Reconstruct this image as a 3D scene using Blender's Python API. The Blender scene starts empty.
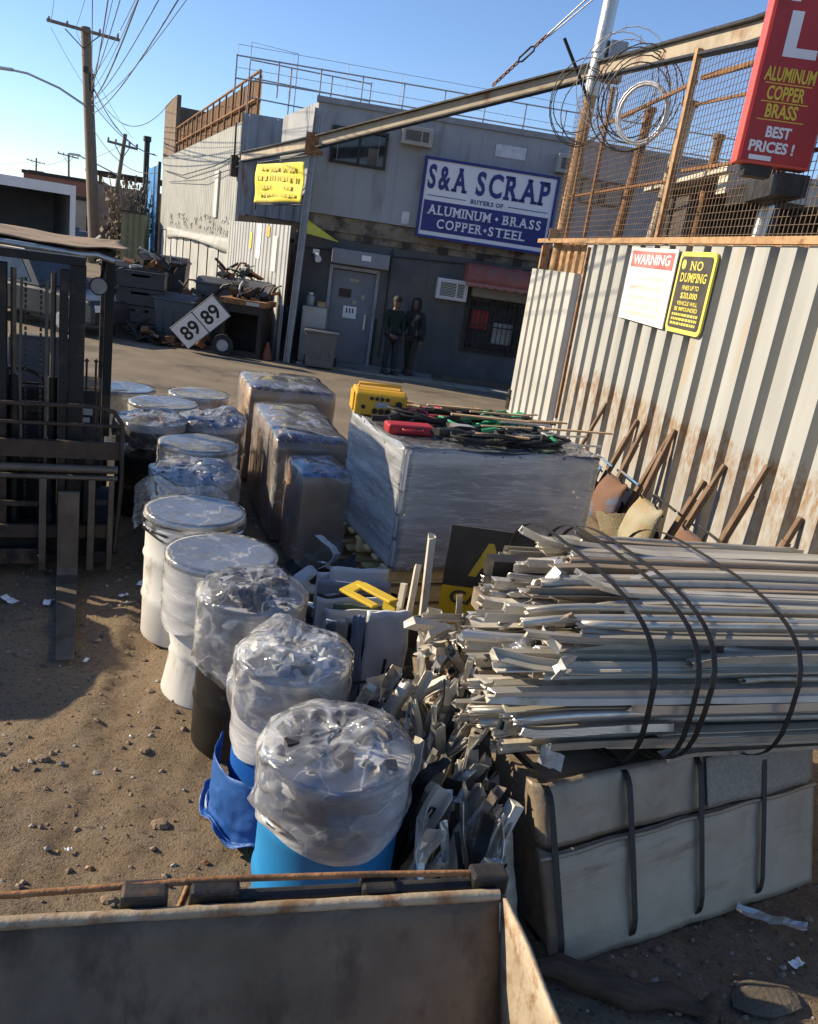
import bpy, bmesh, math, random
from mathutils import Vector, Matrix, noise, Euler
R = math.radians
random.seed(7)
scn = bpy.context.scene
col = scn.collection

# ------------------------------------------------------------------ camera
CAM_H = 2.7
PITCH, ROLL = R(17.0), R(8.5)
r0 = Vector((1, 0, 0)); u0 = Vector((0, math.sin(PITCH), math.cos(PITCH))); fw = Vector((0, math.cos(PITCH), -math.sin(PITCH)))
exv = math.cos(ROLL) * r0 + math.sin(ROLL) * u0
eyv = -math.sin(ROLL) * r0 + math.cos(ROLL) * u0
cd = bpy.data.cameras.new('camera'); cam = bpy.data.objects.new('camera', cd); col.objects.link(cam)
M = Matrix((exv, eyv, -fw)).transposed().to_4x4(); M.translation = (0, 0, CAM_H); cam.matrix_world = M
cd.sensor_fit = 'HORIZONTAL'; cd.sensor_width = 36; cd.lens = 36 * 820 / 818
cd.clip_start = 0.05; cd.clip_end = 3000
scn.camera = cam

# ------------------------------------------------------------------ light
SUN_EL, SUN_BACK = R(28), R(9)          # sun low on the left, a little behind the scene
sdir = Vector((-math.cos(SUN_BACK) * math.cos(SUN_EL), math.sin(SUN_BACK) * math.cos(SUN_EL), math.sin(SUN_EL)))
w = bpy.data.worlds.new('World'); scn.world = w; w.use_nodes = True
nt = w.node_tree
sky = nt.nodes.new('ShaderNodeTexSky'); sky.sky_type = 'NISHITA'; sky.sun_disc = False
sky.sun_elevation = SUN_EL; sky.sun_rotation = math.atan2(sdir.x, sdir.y)
sky.air_density = 1.0; sky.dust_density = 0.0; sky.ozone_density = 3.6
bg = nt.nodes['Background']; bg.inputs['Strength'].default_value = 0.10
tint = nt.nodes.new('ShaderNodeMix'); tint.data_type = 'RGBA'; tint.blend_type = 'MULTIPLY'; tint.inputs[0].default_value = 1; tint.inputs[7].default_value = (.95, .98, 1.10, 1)
nt.links.new(sky.outputs[0], tint.inputs[6]); nt.links.new(tint.outputs[2], bg.inputs['Color'])
sl = bpy.data.lights.new('sun', 'SUN'); sl.energy = 5.0; sl.angle = R(0.55); sl.color = (1.0, 0.85, 0.62)
so = bpy.data.objects.new('sun', sl); col.objects.link(so); so.rotation_euler = sdir.to_track_quat('Z', 'Y').to_euler()
so.location = (-20, 5, 20)
scn.view_settings.view_transform = 'Standard'; scn.view_settings.look = 'None'
scn.view_settings.exposure = 0.74; scn.view_settings.gamma = 1; scn.view_settings.use_curve_mapping = False
scn.cycles.max_bounces = 10; scn.cycles.transparent_max_bounces = 24

# ------------------------------------------------------------------ materials
MATS = {}
def _n(nt, t, **k):
    n = nt.nodes.new(t)
    for a, b in k.items(): setattr(n, a, b)
    return n
def pm(name, c1, c2=None, scale=6, rough=.6, metal=0, bump=.15, bscale=40, stretch=(1, 1, 1), c3=None, c3amt=.5, c3scale=3, c3stretch=(1, 1, 1), detail=6, rvar=.15, spec=.4, lo=.35, hi=.65):
    if name in MATS: return MATS[name]
    m = bpy.data.materials.new(name); m.use_nodes = True; nt = m.node_tree; L = nt.links.new
    b = nt.nodes['Principled BSDF']
    b.inputs['Metallic'].default_value = metal; b.inputs['Specular IOR Level'].default_value = spec
    tc = _n(nt, 'ShaderNodeTexCoord')
    mp = _n(nt, 'ShaderNodeMapping'); mp.inputs['Scale'].default_value = stretch; L(tc.outputs['Object'], mp.inputs[0])
    nz = _n(nt, 'ShaderNodeTexNoise'); nz.inputs['Scale'].default_value = scale; nz.inputs['Detail'].default_value = detail; L(mp.outputs[0], nz.inputs[0])
    rp = _n(nt, 'ShaderNodeMapRange'); rp.inputs[1].default_value = lo; rp.inputs[2].default_value = hi; L(nz.outputs[0], rp.inputs[0])
    mx = _n(nt, 'ShaderNodeMix', data_type='RGBA'); L(rp.outputs[0], mx.inputs[0])
    c2 = c2 or tuple(x * .75 for x in c1)
    mx.inputs[6].default_value = (*c1, 1); mx.inputs[7].default_value = (*c2, 1)
    out = mx.outputs[2]
    if c3:
        mp2 = _n(nt, 'ShaderNodeMapping'); mp2.inputs['Scale'].default_value = c3stretch; mp2.inputs['Location'].default_value = (3.1, 1.7, 5.3); L(tc.outputs['Object'], mp2.inputs[0])
        n2 = _n(nt, 'ShaderNodeTexNoise'); n2.inputs['Scale'].default_value = c3scale; n2.inputs['Detail'].default_value = 8; n2.inputs['Roughness'].default_value = .65; L(mp2.outputs[0], n2.inputs[0])
        r2 = _n(nt, 'ShaderNodeMapRange'); r2.inputs[1].default_value = 1 - c3amt - .05; r2.inputs[2].default_value = 1 - c3amt + .1; L(n2.outputs[0], r2.inputs[0])
        m2 = _n(nt, 'ShaderNodeMix', data_type='RGBA'); L(r2.outputs[0], m2.inputs[0]); L(out, m2.inputs[6]); m2.inputs[7].default_value = (*c3, 1); out = m2.outputs[2]
    L(out, b.inputs['Base Color'])
    rr = _n(nt, 'ShaderNodeMapRange'); rr.inputs[3].default_value = max(.03, rough - rvar); rr.inputs[4].default_value = min(1, rough + rvar); L(nz.outputs[0], rr.inputs[0]); L(rr.outputs[0], b.inputs['Roughness'])
    if bump:
        nb = _n(nt, 'ShaderNodeTexNoise'); nb.inputs['Scale'].default_value = bscale; nb.inputs['Detail'].default_value = 5; L(mp.outputs[0], nb.inputs[0])
        bp = _n(nt, 'ShaderNodeBump'); bp.inputs['Strength'].default_value = bump; bp.inputs['Distance'].default_value = .02; L(nb.outputs[0], bp.inputs['Height']); L(bp.outputs[0], b.inputs['Normal'])
    MATS[name] = m; return m

def plastic(name, haze=(.12, .6), scale=4, stretch=(1, 1, 1), tint=(.86, .88, .9), bump=.8, bscale=9, rough=.14):
    """clear polythene: see-through with milky creases and sharp highlights"""
    if name in MATS: return MATS[name]
    m = bpy.data.materials.new(name); m.use_nodes = True; nt = m.node_tree; L = nt.links.new
    b = nt.nodes['Principled BSDF']; o = nt.nodes['Material Output']
    tc = _n(nt, 'ShaderNodeTexCoord'); mp = _n(nt, 'ShaderNodeMapping'); mp.inputs['Scale'].default_value = stretch; L(tc.outputs['Object'], mp.inputs[0])
    def crease(sc, dist, det, sharp):
        n = _n(nt, 'ShaderNodeTexNoise'); n.inputs['Scale'].default_value = sc; n.inputs['Detail'].default_value = det; n.inputs['Roughness'].default_value = .5; n.inputs['Distortion'].default_value = dist; L(mp.outputs[0], n.inputs[0])
        a = _n(nt, 'ShaderNodeMath', operation='SUBTRACT'); L(n.outputs[0], a.inputs[0]); a.inputs[1].default_value = .5
        c = _n(nt, 'ShaderNodeMath', operation='ABSOLUTE'); L(a.outputs[0], c.inputs[0])
        r = _n(nt, 'ShaderNodeMapRange'); r.interpolation_type = 'SMOOTHSTEP'; r.inputs[1].default_value = sharp; r.inputs[2].default_value = 0; L(c.outputs[0], r.inputs[0]); return r.outputs[0]
    k1, k2 = crease(scale, .25, 3, .028), crease(scale * 2.6, .1, 2, .025)
    ks = _n(nt, 'ShaderNodeMath', operation='MULTIPLY_ADD'); L(k2, ks.inputs[0]); ks.inputs[1].default_value = .5; L(k1, ks.inputs[2])
    nzz = _n(nt, 'ShaderNodeTexNoise'); nzz.inputs['Scale'].default_value = scale * .6; nzz.inputs['Detail'].default_value = 2; L(mp.outputs[0], nzz.inputs[0])
    rp0 = _n(nt, 'ShaderNodeMapRange'); rp0.inputs[1].default_value = .35; rp0.inputs[2].default_value = .7; rp0.inputs[3].default_value = haze[0]; rp0.inputs[4].default_value = haze[1]; L(nzz.outputs[0], rp0.inputs[0])
    rp = _n(nt, 'ShaderNodeMath', operation='MULTIPLY_ADD'); L(ks.outputs[0], rp.inputs[0]); rp.inputs[1].default_value = .22; L(rp0.outputs[0], rp.inputs[2])
    lw = _n(nt, 'ShaderNodeLayerWeight'); lw.inputs[0].default_value = .35
    ad = _n(nt, 'ShaderNodeMath', operation='MULTIPLY_ADD', use_clamp=True); L(lw.outputs['Facing'], ad.inputs[0]); ad.inputs[1].default_value = .25; L(rp.outputs[0], ad.inputs[2])
    b.inputs['Base Color'].default_value = (*tint, 1); b.inputs['Roughness'].default_value = rough; b.inputs['Specular IOR Level'].default_value = .8
    bp = _n(nt, 'ShaderNodeBump'); bp.inputs['Strength'].default_value = bump; bp.inputs['Distance'].default_value = .03; L(ks.outputs[0], bp.inputs['Height']); L(bp.outputs[0], b.inputs['Normal'])
    tr = _n(nt, 'ShaderNodeBsdfTransparent'); tl = _n(nt, 'ShaderNodeBsdfTranslucent'); tl.inputs[0].default_value = (*tint, 1); L(bp.outputs[0], tl.inputs['Normal'])
    mb = _n(nt, 'ShaderNodeMixShader'); mb.inputs[0].default_value = .35; L(b.outputs[0], mb.inputs[1]); L(tl.outputs[0], mb.inputs[2])
    gl = _n(nt, 'ShaderNodeBsdfGlossy'); gl.inputs['Roughness'].default_value = rough; L(bp.outputs[0], gl.inputs['Normal'])
    fr = _n(nt, 'ShaderNodeFresnel'); fr.inputs[0].default_value = 1.5; L(bp.outputs[0], fr.inputs['Normal'])
    m1 = _n(nt, 'ShaderNodeMixShader'); L(ad.outputs[0], m1.inputs[0]); L(tr.outputs[0], m1.inputs[1]); L(mb.outputs[0], m1.inputs[2])
    m2 = _n(nt, 'ShaderNodeMixShader'); L(fr.outputs[0], m2.inputs[0]); L(m1.outputs[0], m2.inputs[1]); L(gl.outputs[0], m2.inputs[2])
    L(m2.outputs[0], o.inputs['Surface'])
    MATS[name] = m; return m

def glass(name, c=(.02, .025, .03), rough=.08):
    return pm(name, c, tuple(x * 1.6 for x in c), rough=rough, bump=0, rvar=.03, spec=.6)

# ------------------------------------------------------------------ mesh helpers
class MB:
    def __init__(s): s.v = []; s.f = []; s.m = []; s.s = []
    def add(s, vs, fs, m=0, smooth=False):
        k = len(s.v); s.v += [tuple(v) for v in vs]
        for f in fs: s.f.append(tuple(i + k for i in f)); s.m.append(m); s.s.append(smooth)
        return s
    def box(s, c, d, rot=None, m=0):
        hx, hy, hz = d[0] / 2, d[1] / 2, d[2] / 2; c = Vector(c)
        vs = [Vector((x * hx, y * hy, z * hz)) for z in (-1, 1) for y in (-1, 1) for x in (-1, 1)]
        if rot is not None: vs = [rot @ v for v in vs]
        return s.add([v + c for v in vs], [(0, 2, 3, 1), (4, 5, 7, 6), (0, 1, 5, 4), (2, 6, 7, 3), (0, 4, 6, 2), (1, 3, 7, 5)], m)
    def bb(s, x0, x1, y0, y1, z0, z1, m=0):
        return s.box(((x0 + x1) / 2, (y0 + y1) / 2, (z0 + z1) / 2), (abs(x1 - x0), abs(y1 - y0), abs(z1 - z0)), None, m)
    def beam(s, a, b, wd, ht, up=(0, 0, 1), m=0):
        a = Vector(a); b = Vector(b); d = (b - a); L = d.length; d.normalize()
        x = d.cross(Vector(up)); 
        if x.length < 1e-4: x = d.cross(Vector((0, 1, 0)))
        x.normalize(); z = x.cross(d)
        return s.box((a + b) / 2, (wd, L, ht), Matrix((x, d, z)).transposed(), m)
    def tube(s, pts, r, n=8, m=0, closed=False, smooth=True, cap=True):
        pts = [Vector(p) for p in pts]; N = len(pts)
        rs = r if isinstance(r, (list, tuple)) else [r] * N
        vs = []; prev = None
        for i, p in enumerate(pts):
            if closed: t = pts[(i + 1) % N] - pts[i - 1]
            else: t = pts[min(i + 1, N - 1)] - pts[max(i - 1, 0)]
            if t.length < 1e-9: t = Vector((0, 0, 1))
            t.normalize()
            if prev is None:
                a = Vector((0, 0, 1)) if abs(t.z) < .9 else Vector((1, 0, 0))
                x = t.cross(a).normalized()
            else:
                x = prev - t * prev.dot(t)
                if x.length < 1e-6: x = t.orthogonal()
                x.normalize()
            prev = x; y = t.cross(x)
            for k in range(n):
                a = 2 * math.pi * k / n
                vs.append(p + (x * math.cos(a) + y * math.sin(a)) * rs[i])
        fs = []
        for i in range(N if closed else N - 1):
            j = (i + 1) % N
            for k in range(n): fs.append((i * n + k, i * n + (k + 1) % n, j * n + (k + 1) % n, j * n + k))
        s.add(vs, fs, m, smooth)
        if cap and not closed:
            s.add(vs[:n], [tuple(range(n))[::-1]], m); s.add(vs[-n:], [tuple(range(n))], m)
        return s
    def lathe(s, prof, n=32, c=(0, 0, 0), m=0, smooth=True, fn=None, cap=(False, False)):
        vs = []; c = Vector(c)
        for j, (r, z) in enumerate(prof):
            for k in range(n):
                a = 2 * math.pi * k / n
                p = Vector((r * math.cos(a), r * math.sin(a), z))
                if fn: p = fn(p, a, r, z)
                vs.append(p + c)
        fs = [(j * n + k, j * n + (k + 1) % n, (j + 1) * n + (k + 1) % n, (j + 1) * n + k) for j in range(len(prof) - 1) for k in range(n)]
        if cap[0]: fs.append(tuple(range(n))[::-1])
        if cap[1]: fs.append(tuple(range((len(prof) - 1) * n, len(prof) * n)))
        return s.add(vs, fs, m, smooth)
    def prism(s, poly, axis='y', a=0, b=1, m=0):
        """poly: 2D outline (counter-clockwise); extruded along axis from a to b"""
        n = len(poly)
        def P(p, t):
            return {'y': (p[0], t, p[1]), 'x': (t, p[0], p[1]), 'z': (p[0], p[1], t)}[axis]
        vs = [P(p, a) for p in poly] + [P(p, b) for p in poly]
        fs = [tuple(range(n))[::-1], tuple(range(n, 2 * n))] + [(i, (i + 1) % n, n + (i + 1) % n, n + i) for i in range(n)]
        return s.add(vs, fs, m)
    def sheet(s, fn, nu, nv, th=.004, m=0, smooth=True):
        """curved sheet of real thickness; fn(u,v) -> point"""
        P = [[Vector(fn(i / nu, j / nv)) for j in range(nv + 1)] for i in range(nu + 1)]
        top, bot = [], []
        for i in range(nu + 1):
            for j in range(nv + 1):
                du = P[min(i + 1, nu)][j] - P[max(i - 1, 0)][j]; dv = P[i][min(j + 1, nv)] - P[i][max(j - 1, 0)]
                nn = du.cross(dv)
                nn = nn.normalized() if nn.length > 1e-9 else Vector((0, 0, 1))
                top.append(P[i][j] + nn * th / 2); bot.append(P[i][j] - nn * th / 2)
        W = nv + 1; K = (nu + 1) * W; fs = []
        for i in range(nu):
            for j in range(nv):
                a, b, c, d = i * W + j, (i + 1) * W + j, (i + 1) * W + j + 1, i * W + j + 1
                fs.append((a, b, c, d)); fs.append((K + d, K + c, K + b, K + a))
        for i in range(nu):
            fs.append((i * W, K + i * W, K + (i + 1) * W, (i + 1) * W)); e = nv
            fs.append(((i + 1) * W + e, K + (i + 1) * W + e, K + i * W + e, i * W + e))
        for j in range(nv):
            fs.append((j + 1, K + j + 1, K + j, j)); e = nu * W
            fs.append((e + j, K + e + j, K + e + j + 1, e + j + 1))
        return s.add(top + bot, fs, m, smooth)
    def mesh(s, name, mats):
        me = bpy.data.meshes.new(name); me.from_pydata(s.v, [], s.f)
        for mt in (mats if isinstance(mats, (list, tuple)) else [mats]): me.materials.append(mt)
        me.polygons.foreach_set('material_index', s.m); me.polygons.foreach_set('use_smooth', s.s)
        me.update(); return me
    def build(s, name, mats, parent=None, loc=(0, 0, 0), rz=0, bevel=0, recalc=True):
        me = s.mesh(name, mats)
        if recalc:
            bm = bmesh.new(); bm.from_mesh(me); bmesh.ops.recalc_face_normals(bm, faces=bm.faces); bm.to_mesh(me); bm.free()
        o = bpy.data.objects.new(name, me); col.objects.link(o); o.location = loc; o.rotation_euler = (0, 0, rz)
        if parent: o.parent = parent
        if bevel:
            b = o.modifiers.new('bevel', 'BEVEL'); b.width = bevel; b.segments = 2; b.limit_method = 'ANGLE'; b.angle_limit = R(40)
        return o

def tag(o, label=None, cat=None, group=None, kind=None):
    if label: o['label'] = label
    if cat: o['category'] = cat
    if group: o['group'] = group
    if kind: o['kind'] = kind
    return o
def thing(name, label, cat, loc=(0, 0, 0), rz=0, group=None):
    o = bpy.data.objects.new(name, None); o.empty_display_size = .2; col.objects.link(o)
    o.location = loc; o.rotation_euler = (0, 0, rz)
    return tag(o, label, cat, group)
def rotm(x=0, y=0, z=0): return Euler((x, y, z)).to_matrix()
def xf(mb, mat=None, off=(0, 0, 0), start=0):
    off = Vector(off)
    for i in range(start, len(mb.v)):
        p = Vector(mb.v[i]); p = (mat @ p if mat else p) + off; mb.v[i] = tuple(p)
    return mb
def nz(x, y=0, z=0, s=1): return noise.noise(Vector((x * s, y * s, z * s)))
def ridge(p): return 1 - 2 * abs(noise.noise(p))

def dup(o, parent=None):
    c = o.copy(); col.objects.link(c)
    if parent: c.parent = parent
    for ch in list(o.children): dup(ch, c)
    return c

def wall(mb, u0, u1, z0, z1, y0, y1, holes=(), m=0):
    """upright wall in the local xz plane with rectangular openings (u0,u1,z0,z1)"""
    us = sorted({u0, u1, *[h[0] for h in holes], *[h[1] for h in holes]}); zs = sorted({z0, z1, *[h[2] for h in holes], *[h[3] for h in holes]})
    us = [u for u in us if u0 <= u <= u1]; zs = [z for z in zs if z0 <= z <= z1]
    def solid(i, j):
        if i < 0 or j < 0 or i >= len(us) - 1 or j >= len(zs) - 1: return False
        cu, cz = (us[i] + us[i + 1]) / 2, (zs[j] + zs[j + 1]) / 2
        return not any(h[0] < cu < h[1] and h[2] < cz < h[3] for h in holes)
    for i in range(len(us) - 1):
        for j in range(len(zs) - 1):
            if not solid(i, j): continue
            a, b, c, d = us[i], us[i + 1], zs[j], zs[j + 1]
            mb.add([(a, y0, c), (b, y0, c), (b, y0, d), (a, y0, d)], [(0, 1, 2, 3)], m)
            mb.add([(a, y1, c), (b, y1, c), (b, y1, d), (a, y1, d)], [(3, 2, 1, 0)], m)
            for (ii, jj, q) in ((i - 1, j, [(a, y0, c), (a, y0, d), (a, y1, d), (a, y1, c)]), (i + 1, j, [(b, y0, c), (b, y1, c), (b, y1, d), (b, y0, d)]), (i, j - 1, [(a, y0, c), (a, y1, c), (b, y1, c), (b, y0, c)]), (i, j + 1, [(a, y0, d), (b, y0, d), (b, y1, d), (a, y1, d)])):
                if not solid(ii, jj): mb.add(q, [(0, 1, 2, 3)], m)
    return mb

SLAB = set('AHIMNRPBTUEFLYVK1')
def glyphs(txt, h, wd=None, bold=0.0, th=.01, serif=False, gap=None, cx=0, cz=0, shear=0):
    """lettering as an MB lying in the local xz plane facing -y, centred on (cx, cz)"""
    if not serif:
        lines = [(txt, 0.0)]
    else:
        lines = [(ch, None) for ch in txt]
    mb = MB(); pen = 0.0
    def raw(t):
        cu = bpy.data.curves.new('t', 'FONT'); cu.body = t; cu.size = 1; cu.extrude = 0; cu.offset = bold; cu.resolution_u = 3
        ob = bpy.data.objects.new('t', cu); col.objects.link(ob); bpy.context.view_layer.update()
        me = bpy.data.meshes.new_from_object(ob.evaluated_get(bpy.context.evaluated_depsgraph_get()))
        vs = [Vector((v.co.x, v.co.y, 0)) for v in me.vertices]; fs = [tuple(p.vertices) for p in me.polygons]
        bpy.data.objects.remove(ob); bpy.data.curves.remove(cu); bpy.data.meshes.remove(me)
        return vs, fs
    V, Fc = [], []
    for t, p in lines:
        if t == ' ': pen += .32; continue
        vs, fs = raw(t)
        if not vs: continue
        if serif:
            x0 = min(v.x for v in vs); x1 = max(v.x for v in vs)
            for v in vs: v.x += pen - x0
            k = len(V); V += vs; Fc += [tuple(i + k for i in f) for f in fs]
            if t in SLAB:
                for edge in (min(v.y for v in vs), max(v.y for v in vs)):
                    xs = sorted(v.x for v in vs if abs(v.y - edge) < .03)
                    runs = []
                    for x in xs:
                        if runs and x - runs[-1][1] < .2: runs[-1][1] = x
                        else: runs.append([x, x])
                    if t in 'LE' : runs = [r for r in runs]
                    for a, b in runs:
                        s = -1 if edge > .3 else 1
                        q = len(V); V += [Vector((a - .07, edge, 0)), Vector((b + .07, edge, 0)), Vector((b + .07, edge + s * .09, 0)), Vector((a - .07, edge + s * .09, 0))]; Fc.append((q, q + 1, q + 2, q + 3))
            pen += (x1 - x0) + .16
        else:
            V += vs; Fc += fs
    x0 = min(v.x for v in V); x1 = max(v.x for v in V); y0 = min(v.y for v in V); y1 = max(v.y for v in V)
    sy = h / (y1 - y0); sx = (wd / (x1 - x0)) if wd else sy
    P = [((v.x - (x0 + x1) / 2) * sx + shear * (v.y - y0) * sy + cx, 0, (v.y - (y0 + y1) / 2) * sy + cz) for v in V]
    n = len(P); fr = [(p[0], -th, p[2]) for p in P]
    mb.add(fr, Fc); mb.add(P, [f[::-1] for f in Fc])
    ed = {}
    for f in Fc:
        for a, b in zip(f, f[1:] + f[:1]):
            if (b, a) in ed: ed[(b, a)] = 0
            else: ed[(a, b)] = 1
    k = len(mb.v); mb.v += fr + P
    for (a, b), on in ed.items():
        if on: mb.f.append((k + a, k + n + a, k + n + b, k + b)); mb.m.append(0); mb.s.append(False)
    return mb
# ------------------------------------------------------------------ shared materials
m_steel = pm('dark_steel', (.022, .021, .02), (.05, .043, .036), 9, .5, .35, .15, c3=(.12, .06, .03), c3amt=.36, c3scale=7)
m_black = pm('black_rubber', (.012, .012, .012), (.025, .024, .023), 12, .7)
m_rust = pm('rusty_iron', (.17, .078, .034), (.30, .15, .065), 10, .8, .1, .4, c3=(.08, .04, .022), c3amt=.42, c3scale=9)
m_rustlt = pm('orange_rust', (.33, .19, .09), (.42, .27, .14), 8, .75, .05, .3, c3=(.2, .09, .04), c3amt=.42, c3scale=6)
m_galv = pm('galvanised_steel', (.40, .40, .39), (.52, .52, .5), 20, .42, .75, .08)
m_gray = pm('dull_grey_paint', (.25, .26, .28), (.33, .34, .35), 5, .6, 0, .1, c3=(.17, .13, .1), c3amt=.36, c3scale=2.5, c3stretch=(1, 1, .3))
m_wood = pm('raw_wood', (.33, .21, .11), (.46, .32, .18), 6, .75, 0, .3, stretch=(2, 2, 14), bscale=20)
m_ply = pm('pale_pallet_wood', (.55, .39, .17), (.66, .5, .25), 5, .7, 0, .25, stretch=(3, 14, 3))
m_card = pm('brown_cardboard', (.42, .27, .14), (.5, .33, .18), 4, .85, 0, .15, c3=(.3, .18, .09), c3amt=.4)
m_white = pm('white_paint', (.72, .71, .68), (.62, .6, .56), 4, .5, 0, .08, c3=(.34, .25, .16), c3amt=.34, c3scale=3)
m_clean = pm('white_board', (.78, .78, .78), (.72, .72, .72), 3, .45, 0, .03)

# ------------------------------------------------------------------ ground
def spread(lo, hi, step, far):
    xs = []; x = lo
    while x <= hi: xs.append(x); x += step
    g = step; a = [lo]
    while a[-1] > -far: g *= 1.1; a.append(a[-1] - g)
    g = step; b = [xs[-1]]
    while b[-1] < far: g *= 1.1; b.append(b[-1] + g)
    return a[:0:-1] + xs + b[1:]
gx = spread(-3.2, 2.4, .03, 1500); gy = spread(.6, 6.6, .03, 1500)
def gz(x, y):
    d = math.hypot(x, y - 5); f = max(0, 1 - d / 26)
    if f == 0: return 0.0
    z = .034 * nz(x, y, 0, .9) + .022 * nz(x, y, 3, 2.7) + .016 * nz(x, y, 5, 6) + .014 * nz(x, y, 8, 11) + .014 * max(0, nz(x, y, 2, 22)) + .010 * max(0, nz(x, y, 9, 38) - .1)
    for xc in (-1.35 - .10 * (y - 3) + .12 * math.sin(y * .8), -2.75 - .12 * (y - 3) + .1 * math.sin(y * .7 + 1)):   # tyre ruts
        q = (x - xc) / .13
        if abs(q) < 3: z += (-.042 * math.exp(-q * q) + .024 * math.exp(-(abs(q) - 1.5) ** 2 * 3) + (.009 * math.sin(y * 52 + abs(q) * 2) if abs(q) < .9 else 0)) * (.6 + .8 * nz(y, xc * .2, 2, .7))
    return z * f - .012 * f
mb = MB(); W = len(gx)
mb.v = [(x, y, gz(x, y)) for y in gy for x in gx]
mb.f = [(j * W + i, j * W + i + 1, (j + 1) * W + i + 1, (j + 1) * W + i) for j in range(len(gy) - 1) for i in range(W - 1)]
mb.m = [0] * len(mb.f); mb.s = [True] * len(mb.f)
m_dirt = bpy.data.materials.new('packed_dirt'); m_dirt.use_nodes = True
def dirt(m):
    nt = m.node_tree; L = nt.links.new; b = nt.nodes['Principled BSDF']; tc = _n(nt, 'ShaderNodeTexCoord')
    def noi(s, d=8, r=.6):
        n = _n(nt, 'ShaderNodeTexNoise'); n.inputs['Scale'].default_value = s; n.inputs['Detail'].default_value = d; n.inputs['Roughness'].default_value = r; L(tc.outputs['Object'], n.inputs[0]); return n.outputs[0]
    def ramp(src, a, c, lo=0, hi=1):
        r = _n(nt, 'ShaderNodeMapRange'); r.inputs[1].default_value = a; r.inputs[2].default_value = c; r.inputs[3].default_value = lo; r.inputs[4].default_value = hi; L(src, r.inputs[0]); return r.outputs[0]
    def mix(f, a, c):
        x = _n(nt, 'ShaderNodeMix', data_type='RGBA'); L(f, x.inputs[0])
        for k, q in ((6, a), (7, c)):
            if isinstance(q, tuple): x.inputs[k].default_value = (*q, 1)
            else: L(q, x.inputs[k])
        return x.outputs[2]
    c = mix(ramp(noi(.55), .38, .62), (.21, .152, .097), (.31, .228, .148))
    c = mix(ramp(noi(5.5), .42, .66), c, (.25, .195, .135))
    c = mix(ramp(noi(38, 6, .75), .52, .66), c, (.085, .06, .042))
    c = mix(ramp(noi(75, 4, .7), .62, .7), c, (.40, .35, .28))
    c = mix(ramp(noi(.28, 5), .56, .68), c, (.095, .075, .058))
    L(c, b.inputs['Base Color']); b.inputs['Roughness'].default_value = .93; b.inputs['Specular IOR Level'].default_value = .2
    ad = _n(nt, 'ShaderNodeMath', operation='MULTIPLY_ADD'); L(noi(24, 8, .7), ad.inputs[0]); ad.inputs[1].default_value = .6; L(noi(90, 4, .7), ad.inputs[2])
    bp = _n(nt, 'ShaderNodeBump'); bp.inputs['Strength'].default_value = .9; bp.inputs['Distance'].default_value = .035; L(ad.outputs[0], bp.inputs['Height']); L(bp.outputs[0], b.inputs['Normal'])
dirt(m_dirt)
tag(mb.build('ground', m_dirt, recalc=False), kind='structure')

m_asph = pm('dusty_asphalt', (.15, .124, .092), (.21, .172, .128), 1.3, .9, 0, .5, bscale=60, c3=(.085, .07, .058), c3amt=.42, c3scale=.7, spec=.2)
mb = MB(); mb.add([(-13.5, 10.8, .03), (10, 10.8, .03), (10, 19.6, .03), (-2.9, 18.9, .03), (-22, 60, .03), (-75, 170, .03), (-150, 170, .03), (-38, 40, .03)], [(0, 1, 2, 3, 4, 5, 6, 7)])
def rough_edge():
    v = []; 
    for i in range(40): 
        t = i / 39; v.append((-14 + 22 * t, 10.4 + .5 * nz(t * 9) + .25 * nz(t * 31), .03))
    return v
e = rough_edge(); k = MB(); k.add(e + [(10, 19.6, .03), (-2.9, 18.9, .03), (-22, 60, .03), (-75, 170, .03), (-150, 170, .03), (-38, 40, .03)], [tuple(range(46))])
tag(k.build('road', m_asph, recalc=False), kind='structure')
mb = MB(); mb.bb(-3.1, 8, 19.05, 20.35, 0, .07)
m_conc = pm('stained_concrete', (.22, .21, .19), (.29, .28, .25), 2, .85, 0, .3, c3=(.12, .105, .09), c3amt=.45, c3scale=1.2)
tag(mb.build('pavement', m_conc, loc=(0, 0, 0), rz=0), kind='structure')

# loose stones: nobody could count them
mb = MB(); rs = random.Random(3)
for i in range(9000):
    y = .9 + 11 * rs.random() ** 1.7; x = rs.uniform(-3.3, 3.1) * (.55 + y / 14); 
    s = (.004 + .017 * rs.random() ** 3.6) * (1 + .04 * y)
    if rs.random() < .012: s *= 2.3
    z = gz(x, y) + s * .25
    vs = []
    a0 = rs.random() * 6
    for k in range(5):
        a = a0 + k * 1.2566; q = s * rs.uniform(.7, 1.3); vs.append((x + q * math.cos(a), y + q * math.sin(a) * .8, z + s * rs.uniform(-.3, .2)))
    vs += [(x + s * rs.uniform(-.3, .3), y, z + s * rs.uniform(.5, .8)), (x, y, z - s)]
    mb.add(vs, [(k, (k + 1) % 5, 5) for k in range(5)] + [((k + 1) % 5, k, 6) for k in range(5)], rs.choice((0, 0, 0, 0, 1, 2, 2, 3, 4) if i % 6 == 0 else (0, 0, 0, 1, 2)))
tag(mb.build('loose_gravel', [pm('brown_stone', (.17, .125, .085), (.24, .18, .125), 3, .9), pm('grey_stone', (.27, .25, .22), (.34, .31, .27), 3, .85), pm('dark_stone', (.08, .065, .05), (.12, .095, .07), 3, .9), m_rust, m_galv], recalc=False), 'loose stones and grit on the brown dirt', 'gravel', kind='stuff')

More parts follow.
